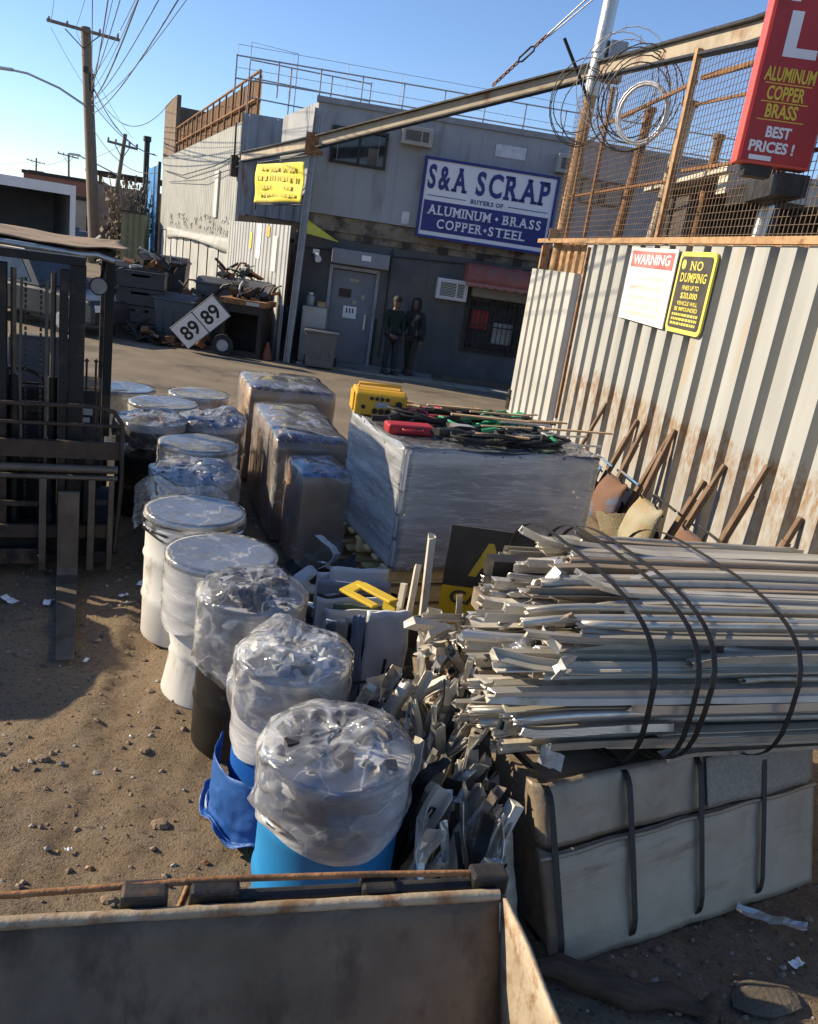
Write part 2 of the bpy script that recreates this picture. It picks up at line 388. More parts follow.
# ------------------------------------------------------------------ scrap office building (local x along the front, -y towards the yard)
RZB = math.atan(.1)
B = thing('office_building', 'two storey grey office with dark lower front and pale upper storey behind the yard', 'building', (-2.2, 20.3, 0), RZB)
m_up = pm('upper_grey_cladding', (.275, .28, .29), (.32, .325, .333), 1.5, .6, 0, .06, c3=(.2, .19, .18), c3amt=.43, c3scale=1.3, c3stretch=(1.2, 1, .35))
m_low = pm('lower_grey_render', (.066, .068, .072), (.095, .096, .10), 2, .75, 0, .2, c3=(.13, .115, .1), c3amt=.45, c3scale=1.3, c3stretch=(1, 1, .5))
m_band = pm('weathered_fascia', (.17, .14, .105), (.25, .21, .16), 3, .9, 0, .6, bscale=14, c3=(.06, .05, .04), c3amt=.48, c3scale=2.5)
mb = MB()
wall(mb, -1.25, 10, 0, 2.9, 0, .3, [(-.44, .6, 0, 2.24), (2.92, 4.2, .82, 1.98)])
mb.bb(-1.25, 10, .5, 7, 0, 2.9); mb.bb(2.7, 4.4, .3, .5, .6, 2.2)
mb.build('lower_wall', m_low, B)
mb = MB(); wall(mb, -1.15, 10, 3.4, 5.72, -.18, .02, [(-.76, .44, 4.56, 5.26)])
lx, ly = -.317 * 3.4, .946 * 3.4
mb.add([(-1.15, -.18, 3.75), (-1.15, -.18, 5.72), (-1.15 + lx, -.18 + ly, 5.72), (-1.15 + lx, -.18 + ly, 3.75), (-1.0, .02, 3.75), (-1.0, .02, 5.72), (-1.0 + lx, ly, 5.72), (-1.0 + lx, ly, 3.75)], [(0, 1, 2, 3), (4, 7, 6, 5), (1, 5, 6, 2), (0, 3, 7, 4), (2, 6, 7, 3)])
for i in range(24): mb.bb(-1.1 + i * .46, -1.088 + i * .46, -.186, -.181, 3.45, 5.6)
mb.build('upper_wall', m_up, B)
mb = MB(); mb.bb(-1.2, 10, -.24, 6.8, 5.72, 5.84); mb.build('roof', pm('roof_edge', (.22, .22, .22), (.3, .3, .3), 4, .7), B)
mb = MB(); mb.bb(-1.15, 10, .02, 6.8, 3.42, 5.7); mb.build('room_core', pm('interior_dark', (.02, .02, .02), rough=.9), B)
mb = MB(); mb.bb(-1.22, 10, -.1, .5, 3.06, 3.39); mb.bb(-1.22, 10, -.02, .5, 2.902, 3.058)
for i in range(9): mb.bb(-.7 + i * .9, -.5 + i * .9, -.085, 0, 2.905, 3.055, 1)
mb.build('fascia', [m_band, m_steel], B)
# door with its frame, notices and handle
mb = MB(); mb.bb(-.44, .6, .1, .16, .02, 2.22); d = mb.build('door', pm('door_grey', (.17, .18, .21), (.2, .215, .24), 2, .55, 0, .05, c3=(.17, .16, .15), c3amt=.38), B, bevel=.004)
mb = MB(); mb.bb(.42, .47, .02, .1, .9, 1.25); mb.build('handle', m_galv, d)
mb = MB(); mb.bb(-.1, .22, .09, .1, 1.12, 1.4); g = mb.build('notice', m_clean, d)
xf(glyphs('|||', .12, .18, .02, .003), None, (.06, .088, 1.3)).build('lettering', pm('navy_print', (.02, .03, .14), rough=.5, bump=0), g)
mb = MB(); mb.bb(-.25, .05, .085, .098, 1.6, 1.8); mb.build('plaque', m_steel, d)
mb = MB(); mb.bb(.1, .2, .09, .1, 1.46, 1.55); mb.bb(.3, .38, .09, .1, 1.6, 1.7); mb.bb(-.02, .2, .09, .1, 1.98, 2.05); mb.build('sticker', pm('sticker_tan', (.4, .36, .26), rough=.5, bump=0), d)
mb = MB()
for q in ((-.52, -.442, 0, 2.32), (.602, .68, 0, 2.32)): mb.bb(q[0], q[1], -.03, .1, q[2], q[3])
mb.bb(-.44, .6, -.03, .1, 2.242, 2.32); mb.build('door_frame', m_gray, B, bevel=.004)
mb = MB(); mb.bb(-.5, .86, -.28, -.002, 2.36, 2.7); s = mb.build('shutter_box', pm('shutter_grey', (.2, .205, .22), (.24, .245, .26), 3, .55), B, bevel=.02)
mb = MB(); mb.bb(.2, .42, -.295, -.283, 2.5, 2.62); mb.build('sticker', m_clean, s)
# upper window
mb = MB(); wall(mb, -.8, .48, 4.52, 5.3, -.23, -.17, [(-.74, -.18, 4.58, 5.24), (-.12, .42, 4.58, 5.24)]); wnd = mb.build('window', m_steel, B)
mb = MB(); mb.bb(-.76, .44, -.1, -.08, 4.57, 5.25); mb.build('pane', glass('dark_glass', (.03, .03, .032)), wnd)
mb = MB(); mb.bb(.06, .3, -.125, -.105, 4.6, 4.95); mb.build('curtain', pm('window_paper', (.16, .13, .1), rough=.8), wnd)
# lower barred window
mb = MB(); wall(mb, 2.84, 4.28, .74, 2.06, -.05, .05, [(2.94, 4.18, .84, 1.96)]); wnd = mb.build('window', m_steel, B)
mb = MB(); mb.bb(2.9, 4.2, .16, .18, .82, 1.98); mb.build('pane', glass('dim_glass', (.05, .045, .045)), wnd)
mb = MB()
for i in range(11): mb.tube([(3.0 + i * .115, -.07, .8), (3.0 + i * .115, -.07, 2.0)], .011, 6)
for z in (1.0, 1.4, 1.8): mb.beam((2.9, -.085, z), (4.22, -.085, z), .012, .03)
mb.build('security_bars', m_steel, wnd)
mb = MB(); mb.bb(3.05, 3.45, .12, .15, 1.3, 1.75); mb.bb(3.6, 4.1, .12, .15, 1.0, 1.5, 1); mb.build('window_poster', [pm('poster_red', (.35, .05, .04), rough=.6), pm('poster_pale', (.4, .38, .35), rough=.6)], wnd)
mb = MB(); mb.bb(2.9, 4.45, -.22, -.002, 2.05, 2.32); mb.build('shutter_box', pm('shutter_tan', (.22, .19, .16), (.28, .25, .2), 3, .7), B, bevel=.06)
# red awning: quarter round canopy with a scalloped hem
mb = MB()
def aw(u, v):
    a = v * math.pi / 2; return (2.68 + u * 1.95, -.03 - .62 * math.sin(a) ** .8, 2.38 + .46 * math.cos(a) ** .8 - .02 * (1 - v) + .012 * math.sin(u * 31.4))
mb.sheet(aw, 14, 9, .012)
def hem(u, v): return (2.68 + u * 1.95, -.655 - .004 * math.sin(u * 60), 2.385 - v * (.07 + .035 * abs(math.sin(u * 26))))
mb.sheet(hem, 80, 2, .008, m=1)
for x in (2.68, 4.63): mb.prism([(-.03 - .62 * math.sin(k * math.pi / 16), 2.38 + .44 * math.cos(k * math.pi / 16)) for k in range(9)] + [(-.03, 2.38)], 'x', x - .008, x + .008)
mb.build('awning', [pm('awning_red', (.26, .07, .055), (.33, .11, .085), 4, .8, 0, .2, c3=(.2, .12, .09), c3amt=.42), pm('awning_hem', (.3, .2, .18), (.36, .1, .08), 20, .8)], B)
mb = MB(); mb.bb(-.95, -.8, -.16, -.002, 2.5, 2.6); mb.tube([(-.87, -.1, 2.5), (-.8, -.3, 2.38)], [.05, .08], 10); mb.build('security_lamp', m_clean, B)
# wall conduit and patches
mb = MB(); mb.tube([(.9, -.03, 2.85), (.9, -.03, .3)], .018, 6); mb.tube([(-1.2, -.03, 2.6), (4.9, -.06, 2.86)], .014, 6); mb.tube([(.72, -.03, 1.2), (.72, -.03, .1)], .03, 8); mb.build('conduit', m_steel, B)
mb = MB(); mb.bb(2.93, 3.64, -.2, -.188, 5.2, 5.46); mb.bb(1.0, 1.18, -.2, -.188, 3.45, 3.72); mb.build('blank_plate', pm('plate_grey', (.6, .6, .62), rough=.5), B)
# small windows of the wing seen through the mesh
for (a, b) in ((5.03, 5.55), (5.6, 6.1)):
    mb = MB(); wall(mb, a, b, 4.5, 5.05, -.23, -.185, [(a + .05, b - .05, 4.55, 5.0)]); wnd = mb.build('window', m_steel, B)
    mb = MB(); mb.bb(a + .04, b - .04, -.2, -.19, 4.54, 5.01); mb.build('pane', glass('brown_glass', (.12, .09, .06)), wnd)
# roof guard rail with light mesh
mb = MB()
for i in range(14):
    x = -3.2 + i * .98; mb.tube([(x, 1.0, 5.82), (x, 1.0, 6.6)], .018, 6)
for z in (6.1, 6.58): mb.tube([(-3.2, 1.0, z), (9.6, 1.0, z)], .018, 6)
mb.build('guard_rail', m_gray, B)
mb = MB()
for i in range(11):
    x = -3.2 + i * 1.28; mb.tube([(x, 1.1, 5.82), (x, 1.1, 6.85 - .02 * i)], .007, 4)
for z in (6.35, 6.83): mb.tube([(-3.2, 1.1, z), (9.6, 1.1, z - .12)], .006, 4)
for i in range(64):
    x = -3.2 + i * .2; mb.tube([(x, 1.1, 5.84), (x, 1.1, 6.72 - .006 * i)], .0035, 3, cap=False)
mb.build('screen_wire', m_galv, B)

# signboard: a thing of its own hung on the upper wall
S = thing('shop_sign', 'large white and navy sign reading S&A SCRAP on the grey office front', 'sign', (-2.2, 20.3, 0), RZB)
m_navy = pm('sign_navy', (.022, .028, .15), (.03, .036, .18), 4, .5, 0, .03)
m_swhite = pm('sign_white', (.74, .74, .76), (.68, .68, .71), 2, .5, 0, .03, c3=(.5, .47, .44), c3amt=.3)
SU0, SU1, SZ0, SZ1 = 1.36, 4.5, 3.22, 4.96
mb = MB(); mb.bb(SU0 + .06, SU1 - .06, -.34, -.2, SZ0 + .06, SZ1 - .06); mb.build('board', m_swhite, S)
mb = MB(); wall(mb, SU0, SU1, SZ0, SZ1, -.37, -.19, [(SU0 + .06, SU1 - .06, SZ0 + .06, SZ1 - .06)]); mb.build('frame', m_navy, S)
mb = MB(); mb.bb(SU0 + .1, SU1 - .12, -.35, -.342, SZ0 + .15, SZ0 + .82); pn = mb.build('panel', m_navy, S)
T = Matrix.Identity(3)
cx = (SU0 + SU1) / 2
t = MB()
for txt, x, wd in (('S&A', SU0 + .58, .92), ('SCRAP', SU0 + 2.1, 1.72)):
    g = glyphs(txt, .53, wd, .03, .008, True); xf(g, None, (x, -.342, SZ1 - .41)); t.add(g.v, g.f)
g = glyphs('BUYERS OF', .095, .78, .02, .008, True); xf(g, None, (cx - .02, -.342, SZ0 + .925)); t.add(g.v, g.f)
t.bb(SU0 + .15, cx - .52, -.35, -.342, SZ0 + .92, SZ0 + .935); t.bb(cx + .48, SU1 - .15, -.35, -.342, SZ0 + .92, SZ0 + .935)
t.build('lettering', m_navy, S)
t = MB()
for txt, x, z, wd in (('ALUMINUM', SU0 + .95, SZ0 + .63, 1.5), ('BRASS', SU0 + 2.42, SZ0 + .63, .92), ('COPPER', SU0 + 1.0, SZ0 + .34, 1.08), ('STEEL', SU0 + 2.12, SZ0 + .34, .88)):
    g = glyphs(txt, .21, wd, .02, .006, True); xf(g, None, (x, -.352, z)); t.add(g.v, g.f)
for x, z in ((SU0 + 1.83, SZ0 + .63), (SU0 + 1.6, SZ0 + .34)):
    t.prism([(x - .045, z), (x, z - .045), (x + .045, z), (x, z + .045)], 'y', -.358, -.352)
t.build('lettering', m_swhite, pn)

# air conditioners set in the front
def aircon(label, u, z, w_, h_, y, dep, m):
    a = thing('air_conditioner', label, 'air conditioner', (-2.2, 20.3, 0), RZB, 'air conditioners on the office front')
    b = MB(); b.bb(u, u + w_, y - dep, y, z, z + h_); b.build('casing', m, a, bevel=.015)
    b = MB(); wall(b, u + .05, u + w_ - .05, z + .05, z + h_ - .05, y - dep - .012, y - dep - .001, [(u + .08, u + w_ * .62, z + .08, z + h_ - .08), (u + w_ * .66, u + w_ - .09, z + .08, z + h_ - .08)]); b.build('front_bezel', m, a)
    b = MB()
    for i in range(9): b.bb(u + .07, u + w_ - .07, y - dep - .008, y - dep - .002, z + .08 + i * (h_ - .16) / 9, z + .08 + (i + .55) * (h_ - .16) / 9)
    b.build('grille', m_steel, a)
aircon('beige air conditioner under the roof edge, left of the navy sign', .76, 5.12, .7, .38, -.18, .3, pm('ac_beige', (.36, .33, .28), (.42, .38, .32), 3, .6))
aircon('pale air conditioner low on the dark front beside the red awning', 2.05, 1.9, .74, .48, 0, .32, pm('ac_white', (.55, .54, .52), (.6, .59, .57), 3, .55))
aircon('air conditioner under the roof edge, right of the navy sign', 4.35, 5.05, .68, .4, -.18, .28, pm('ac_grey', (.3, .29, .28), (.36, .35, .33), 3, .6))

# ------------------------------------------------------------------ left warehouse and yard walls: local x from far to near, -y faces the street
RZL = math.atan2(-.911, .412)
WL = thing('warehouse_building', 'tall pale sheet clad warehouse with a rusty roof rail along the street', 'building', (-3.48, 19.1, 0), RZL)
m_clad = pm('pale_cladding', (.29, .288, .262), (.36, .358, .33), 1.2, .6, .1, .08, c3=(.36, .3, .23), c3amt=.36, c3scale=.8, c3stretch=(1, 1, .25))
m_clad2 = pm('white_sheet_fence', (.35, .35, .34), (.42, .42, .405), 1.2, .55, .05, .05, c3=(.40, .34, .27), c3amt=.36, c3scale=1, c3stretch=(2, 1, .2))
mb = MB(); mb.bb(-30, -6.7, .25, 7, 0, 5.75); mb.build('wall', m_clad2, WL)
def ribs(b, u0, u1, z0, z1, per, flat, dep, y=0, m=0, back=None, th=.003, sl=None):
    """trapezoid corrugated sheet, proud ribs towards -y"""
    pr = []; u = u0
    sl = per * .12 if sl is None else sl
    while u < u1 - 1e-3:
        for du, dy in ((0, 0), (per - flat - 2 * sl, 0), (per - flat - sl, -dep), (per - sl, -dep)):
            if u + du <= u1: pr.append((u + du, y + dy))
        u += per
    pr.append((u1, pr[-1][1])); n = len(pr)
    vs = [(p[0], p[1], z0) for p in pr] + [(p[0], p[1], z1) for p in pr] + [(p[0], p[1] + th, z0) for p in pr] + [(p[0], p[1] + th, z1) for p in pr]
    fs = []
    for i in range(n - 1):
        fs += [(i, i + 1, n + i + 1, n + i), (2 * n + i, 3 * n + i, 3 * n + i + 1, 2 * n + i + 1), (n + i, n + i + 1, 3 * n + i + 1, 3 * n + i), (i, 2 * n + i, 2 * n + i + 1, i + 1)]
    fs += [(0, n, 3 * n, 2 * n), (n - 1, 3 * n - 1, 4 * n - 1, 2 * n - 1)]
    return b.add(vs, fs, m)
mb = MB(); ribs(mb, -30, -6.6, 2.35, 5.85, .42, .24, .03, .2); 
# a loose lower hem that sags and bulges
def hemf(u, v):
    x = -26 + 19.2 * u; return (x, .13 - .03 * math.sin(u * 40) - .16 * (1 - v) * math.sin(u * 3.14) , 2.15 + .35 * v + .25 * math.sin(u * 3.1) * (1 - v) - .18 * (1 - v))
mb.sheet(hemf, 120, 3, .01)
mb.build('upper_cladding', m_clad, WL)
mb = MB(); ribs(mb, -30, -7.9, .0, 2.3, .9, .8, .02, .2)
for i in range(10): mb.bb(-29 + 2.3 * i, -28.93 + 2.3 * i, .15, .178, 0, 2.3, 1)
mb.build('lower_cladding', [m_clad2, m_steel], WL)
mb = MB()
for z, x0 in ((5.92, -26), (6.4, -26), (7.1, -26)): mb.tube([(x0, .35, z), (-6.75, .35, z)], .04, 6)
for i in range(15):
    x = -26 + i * 1.375; mb.tube([(x, .35, 5.75), (x, .35, 7.1)], .035, 6)
mb.build('guard_rail', m_rust, WL)
mb = MB(); ribs(mb, -26, -6.8, 5.8, 7.02, .2, .09, .02, .45); mb.build('screen_panel', pm('rusty_screen', (.14, .085, .05), (.22, .14, .085), 3, .85, .1, .2), WL)
mb = MB(); mb.bb(-31.5, -26.2, .3, .5, 5.7, 8.6); mb.bb(-31.5, -31.3, .5, 3, 5.7, 8.7); mb.build('upper_hoarding', pm('brown_hoarding', (.13, .09, .06), (.18, .13, .09), 2, .85), WL)
mb = MB(); mb.tube([(-28, .1, 5.2), (-20, 0, 4.7), (-12, .05, 4.75), (-6.8, .1, 4.95)], .02, 5); mb.tube([(-26, .1, 4.6), (-14, -.05, 4.35), (-6.8, .1, 4.6)], .015, 5); mb.build('cable', m_black, WL)
mb = MB(); mb.bb(-11.9, -11.2, .1, .16, 3.1, 4.6); mb.build('pale_board', pm('faded_board', (.5, .5, .48), (.44, .44, .42), 3, .6), WL)
mb = MB(); mb.bb(-8.3, -8.05, -.05, .14, 4.3, 4.9); mb.build('meter_box', m_steel, WL)
mb = MB(); mb.tube([(-8.18, .05, 4.9), (-8.1, .02, 5.8)], .03, 6); mb.build('conduit', m_steel, WL)
# paint smears (graffiti) low on the cladding
mb = MB(); rs = random.Random(5)
for i in range(34):
    x = -25 + rs.random() * 16; z = 2.6 + rs.random() * .5
    mb.tube([(x + .5 * t + .15 * math.sin(t * 5 + i), .12 , z + .12 * math.sin(t * (3 + i % 4)) ) for t in [k * .12 for k in range(9)]], .018, 4)
mb.build('graffiti', pm('grey_scrawl', (.36, .35, .32), rough=.8, bump=0), WL)
# front end of the warehouse, facing the yard, and what fills the corner below it
mb = MB(); ribs(mb, 0, 3.6, 3.25, 5.9, .4, .22, .03, 0); mb.bb(-.1, 3.6, .15, .4, 2.9, 5.95)
e = mb.build('end_wall', pm('blue_grey_sheet', (.26, .27, .29), (.33, .34, .36), 2, .7, 0, .1, c3=(.2, .12, .07), c3amt=.4, c3stretch=(1, 1, .3)), WL)
WCI = Matrix.Rotation(-RZL, 3, 'Z')
e.location = WCI @ (Vector((-6.2, 25.1, 0)) - Vector((-3.48, 19.1, 0))); e.rotation_euler = (0, 0, RZB - RZL)
mb = MB(); mb.bb(1.45, 1.75, -.1, -.04, 4.7, 5.35); mb.build('window', glass('slot_glass'), e)
mb = MB()
for z in (6.35, 6.85, 7.3): mb.tube([(0, .1, z), (3.4, .1, z - .1)], .02, 6)
for x in (0, 1.15, 2.3, 3.4): mb.tube([(x, .1, 5.9), (x, .1, 7.25)], .02, 6)
mb.tube([(0, .15, 5.9), (0, .15, 7.75), (1.3, .15, 7.65), (1.3, .15, 5.9)], .012, 5)
mb.build('guard_rail', m_gray, e)
mb = MB(); mb.bb(0, 3.4, .05, .14, 0, 3.2); rs = random.Random(2)
for i in range(14):
    x = .1 + i * .23; mb.bb(x, x + .16, -.05 - .1 * rs.random(), .04, 2.2 * rs.random(), 2.4 + .8 * rs.random())
mb.build('patched_boarding', pm('brown_boarding', (.24, .15, .09), (.32, .21, .13), 4, .85, 0, .3), e)

# white corrugated yard fence between the warehouse corner and the gate post
YF = thing('sheet_fence', 'white corrugated sheet fence with paper notices, left of the dark gate post', 'fence', (-3.48, 19.1, 0), RZL)
mb = MB(); ribs(mb, -7.8, 0, .02, 3.02, .4, .26, .05, 0); mb.build('sheeting', m_clad2, YF)
mb = MB(); mb.beam((-7.8, .1, 2.7), (0, .1, 2.7), .08, .1); mb.beam((-7.8, .1, .5), (0, .1, .5), .08, .1)
for x in (-7.6, -5, -2.5, -.2): mb.bb(x, x + .1, .14, .24, 0, 2.95)
mb.build('frame', m_steel, YF)
for (x, z, a, h, m) in ((-3.4, 2.15, .5, .85, m_clean), (-1.5, 1.95, .42, .8, pm('paper_yellowed', (.66, .63, .54), rough=.7)), (-4.3, 2.35, .28, .42, pm('paper_yellow', (.62, .56, .12), rough=.6)), (-2.3, 2.72, .35, .24, pm('paper_orange', (.6, .42, .1), rough=.6))):
    b = MB(); b.bb(x, x + a, -.07, -.056, z, z + h); b.build('notice', m, YF)

# yellow banner above that fence, with the folded yellow flap below it
YB = thing('yellow_banner', 'faded yellow banner with grey lines, hung high left of the gate post', 'banner', (-3.35, 19.3, 0), R(-50))
def ban(u, v): return (-2.25 + 2.25 * u, -.04 + .03 * math.sin(u * 9) * (1 - v) + .02 * math.sin(v * 7 + u * 4), 3.46 + .08 * u + v * (.86 - .02 * u))
mb = MB(); mb.sheet(ban, 24, 12, .008)
b_ = mb.build('cloth', pm('banner_yellow', (.66, .56, .045), (.72, .63, .08), 3, .7, 0, .15, c3=(.52, .46, .2), c3amt=.42, c3scale=3), YB)
mb = MB(); q_ = random.Random(15)
for z, a, b, h in ((4.22, -2.0, -.3, .05), (4.02, -2.1, -.2, .07), (3.82, -1.95, -.35, .05), (3.66, -2.05, -.25, .035)):   # washed-out lines of print
    x = a
    while x < b:
        w_ = q_.uniform(.05, .16); mb.bb(x, min(b, x + w_), -.075, -.068, z - h * q_.uniform(.6, 1), z + h * q_.uniform(.6, 1)); x += w_ + q_.choice((.03, .03, .1))
tag(mb.build('faded_print', pm('faded_ochre', (.50, .42, .10), (.58, .5, .1), 3, .8, 0, 0), b_), kind=None)
mb = MB(); mb.tube([(-2.27, .02, 3.3), (-2.27, .02, 4.4)], .025, 6); mb.tube([(-2.3, .02, 4.36), (.05, .02, 4.52)], .02, 6); mb.tube([(-2.3, .03, 3.42), (.05, .03, 3.5)], .02, 6); mb.build('frame', m_steel, YB)
fl = thing('yellow_flap', 'folded yellow tarpaulin flap hung from the fascia right of the gate post', 'tarpaulin', (-2.2, 20.3, 0), RZB)
mb = MB()
mb.sheet(lambda u, v: (-1.22 + .85 * u, -.30 - .12 * v + .03 * math.sin(u * 8), 3.26 - .43 * u - v * (.34 * (1 - u))), 10, 6, .01); mb.build('cloth', MATS['banner_yellow'], fl)

# gate post and sloping header girder over the yard entrance
GP = thing('gate_post', 'leaning dark steel gate post beside the white sheet fence', 'post', (-3.3, 19.05, 0))
mb = MB()
for dx in (-.06, .06): mb.beam((dx - .02, 0, 0), (dx + .14, 0, 5.45), .02, .13, (0, 1, 0))
mb.beam((-.02, 0, 0), (.14, 0, 5.45), .105, .02, (0, 1, 0)); mb.build('post', m_gray, GP)
mb = MB(); mb.bb(-.16, .26, -.08, .08, 0, .03); mb.build('base_plate', m_rust, GP)
mb = MB(); mb.bb(.1, .3, -.14, .14, 4.55, 4.62); mb.bb(-.05, .25, -.13, -.1, 4.5, 4.95); mb.build('bracket', m_rust, GP)
GR = thing('header_girder', 'long sloping rusty steel girder crossing over the yard entrance', 'girder', (0, 0, 0))
m_gird = pm('girder_tan', (.30, .25, .18), (.38, .32, .24), 3, .65, .2, .15, c3=(.2, .1, .05), c3amt=.42, c3scale=2)
mb = MB(); pts = [Vector((-6.2, 25.0, 4.75)), Vector((-3.16, 19.0, 4.77)), Vector((2.0, 15.42, 6.12)), Vector((2.86, 9.84, 5.47)), Vector((3.0, 8.9, 5.4))]
for a, b in zip(pts, pts[1:]):
    h = .115
    mb.beam(a, b, .02, h * 2 - .04, m=0); o_ = Vector((0, 0, h))
    mb.beam(a + o_, b + o_, .16, .03, m=1); mb.beam(a - o_, b - o_, .16, .03, m=1)
mb.build('girder', [m_gird, m_steel], GR)
ch = thing('tension_chain', 'rusty chain with a turnbuckle running from the girder up to the galvanised pole', 'chain', (.36, 16.6, 5.9))
a, b = Vector((0, 0, 0)), Vector((1.72, -1.1, 1.75))
mb = MB()
def links(b_, p, q, n, r=.014):
    for i in range(n):
        c = p.lerp(q, (i + .5) / n); d = (q - p).normalized(); sd = d.cross(Vector((0, 0, 1))).normalized() if i % 2 else d.cross(Vector((1, 0, .3))).normalized()
        L_ = (q - p).length / n * .66; b_.tube([c + d * (L_ * math.cos(t)) + sd * (.035 * math.sin(t)) for t in [k * math.pi / 5 for k in range(10)]], r, 5, closed=True)
links(mb, a, a.lerp(b, .22), 6); links(mb, a.lerp(b, .36), a.lerp(b, .46), 3); mb.build('links', m_rust, ch)
mb = MB(); p, q = a.lerp(b, .22), a.lerp(b, .36); sd = Vector((.03, .03, -.02)); mb.tube([p, p + sd + (q - p) * .15, q + sd - (q - p) * .15, q, q - sd - (q - p) * .15, p - sd + (q - p) * .15], .018, 6, closed=True); mb.build('turnbuckle', m_steel, ch)
mb = MB(); mb.tube([a.lerp(b, .46), b], .014, 6); mb.tube([a.lerp(b, .46) + Vector((.02, 0, -.02)), b - Vector((0, 0, .15))], .012, 6); mb.build('cable', m_galv, ch)
# ------------------------------------------------------------------ right hand yard fence: local x runs from the far end towards the camera, -y faces the yard
FD = Vector((1.39, -7.65, 0)).normalized(); RZF = math.atan2(FD.y, FD.x); FA = Vector((1.87, 15.49, 0))
FE = thing('corrugated_fence', 'tall pale corrugated metal fence with rust stained foot along the right of the yard', 'fence', FA, RZF)
def fence_mat():
    m = pm('fence_cream', (.32, .318, .297), (.385, .383, .358), 1.4, .5, .05, .05, stretch=(3, 1, .35), c3=(.42, .30, .16), c3amt=.36, c3scale=2.2, c3stretch=(2.2, 1, .22))
    nt = m.node_tree; L = nt.links.new; b = nt.nodes['Principled BSDF']
    src = b.inputs['Base Color'].links[0].from_socket
    tc = _n(nt, 'ShaderNodeTexCoord'); sp = _n(nt, 'ShaderNodeSeparateXYZ'); L(tc.outputs['Object'], sp.inputs[0])
    n = _n(nt, 'ShaderNodeTexNoise'); n.inputs['Scale'].default_value = 3.0; n.inputs['Detail'].default_value = 8; n.inputs['Roughness'].default_value = .75; L(tc.outputs['Object'], n.inputs[0])
    # splash line of rust and mud about 1.3 m up
    a = _n(nt, 'ShaderNodeMath', operation='MULTIPLY_ADD'); L(n.outputs[0], a.inputs[0]); a.inputs[1].default_value = .9; L(sp.outputs[2], a.inputs[2])
    r1 = _n(nt, 'ShaderNodeMapRange'); r1.inputs[1].default_value = 1.95; r1.inputs[2].default_value = 1.8; L(a.outputs[0], r1.inputs[0])
    r2 = _n(nt, 'ShaderNodeMapRange'); r2.inputs[1].default_value = .9; r2.inputs[2].default_value = 1.75; r2.inputs[3].default_value = .25; r2.inputs[4].default_value = 1; L(a.outputs[0], r2.inputs[0])
    mq = _n(nt, 'ShaderNodeMapping'); mq.inputs['Scale'].default_value = (1, 1, .4); L(tc.outputs['Object'], mq.inputs[0])
    n3 = _n(nt, 'ShaderNodeTexNoise'); n3.inputs['Scale'].default_value = 14; n3.inputs['Detail'].default_value = 8; n3.inputs['Roughness'].default_value = .75; L(mq.outputs[0], n3.inputs[0])
    r3 = _n(nt, 'ShaderNodeMapRange'); r3.inputs[1].default_value = .42; r3.inputs[2].default_value = .58; L(n3.outputs[0], r3.inputs[0])
    k = _n(nt, 'ShaderNodeMath', operation='MULTIPLY'); L(r1.outputs[0], k.inputs[0]); L(r2.outputs[0], k.inputs[1])
    k2 = _n(nt, 'ShaderNodeMath', operation='MULTIPLY'); L(k.outputs[0], k2.inputs[0]); L(r3.outputs[0], k2.inputs[1])
    x = _n(nt, 'ShaderNodeMix', data_type='RGBA'); L(k2.outputs[0], x.inputs[0]); L(src, x.inputs[6]); x.inputs[7].default_value = (.25, .155, .08, 1)
    L(x.outputs[2], b.inputs['Base Color']); return m
m_fence = fence_mat()
mb = MB(); ribs(mb, 2.0, 12.5, .02, 3.3, .44, .27, .15, 0, sl=.012)
mb.build('sheeting', m_fence, FE)
mb = MB(); ribs(mb, -.1, 2.0, 2.6, 3.32, .36, .16, .08, .08); mb.build('rusty_upper_sheet', m_rustlt, FE)
mb = MB(); ribs(mb, -.35, 2.28, .03, 2.85, .42, .27, .11, -.16, sl=.012); lf = mb.build('gate_leaf', pm('leaf_white', (.40, .395, .365), (.47, .462, .43), 1.4, .5, .05, .05, c3=(.42, .33, .22), c3amt=.34, c3scale=2, c3stretch=(2, 1, .2)), FE)
mb = MB(); mb.bb(-.28, -.12, -.3, -.27, .25, .62); mb.tube([(-.2, -.3, .5), (-.1, -.34, .5)], .02, 6); mb.build('latch', m_steel, lf)
mb = MB(); mb.bb(-.38, -.3, -.12, .02, .03, 3.3); mb.build('edge_post', m_rustlt, FE)
mb = MB(); mb.bb(2.29, 2.33, -.19, -.155, .6, 3.25); mb.build('rusty_strip', m_rust, FE)
mb = MB(); mb.beam((-.45, -.16, 3.345), (12.6, -.16, 3.345), .07, .07); mb.beam((-.3, .08, 3.31), (12.6, .08, 3.31), .05, .05); mb.build('top_rail', m_rustlt, FE)
for u in (4.45, 9.2):
    mb = MB(); mb.bb(u - .04, u + .04, -.09, -.02, 3.38, 5.6 - .1 * (u - 4)); mb.build('upright', m_rustlt, FE)
mb = MB()
for u in (.55, 1.5): mb.beam((u, 0, 3.34), (u, 0, 5.4 + .15 * u), .05, .05)
mb.beam((-.1, .02, 4.1), (4.4, .02, 4.1), .035, .035); mb.beam((1.2, .02, 5.1), (4.4, .02, 5.22), .04, .04); mb.beam((4.5, .04, 5.25), (9.2, .04, 5.0), .05, .05); mb.beam((4.5, .03, 4.95), (9.2, .03, 4.7), .03, .03); mb.beam((4.5, .03, 4.2), (9.2, .03, 4.15), .035, .035)
mb.build('inner_rail', m_rust, FE)
mb = MB()
u = 0.0
while u < 10.6:
    top = 5.72 if u < 2 else 5.72 - .112 * (u - 2); mb.tube([(u, -.06, 3.38), (u + .01, -.06 + .012 * nz(u * 3), top * .5 + 1.69), (u, -.06, top)], .0048, 3, cap=False); u += .078
z = 3.42
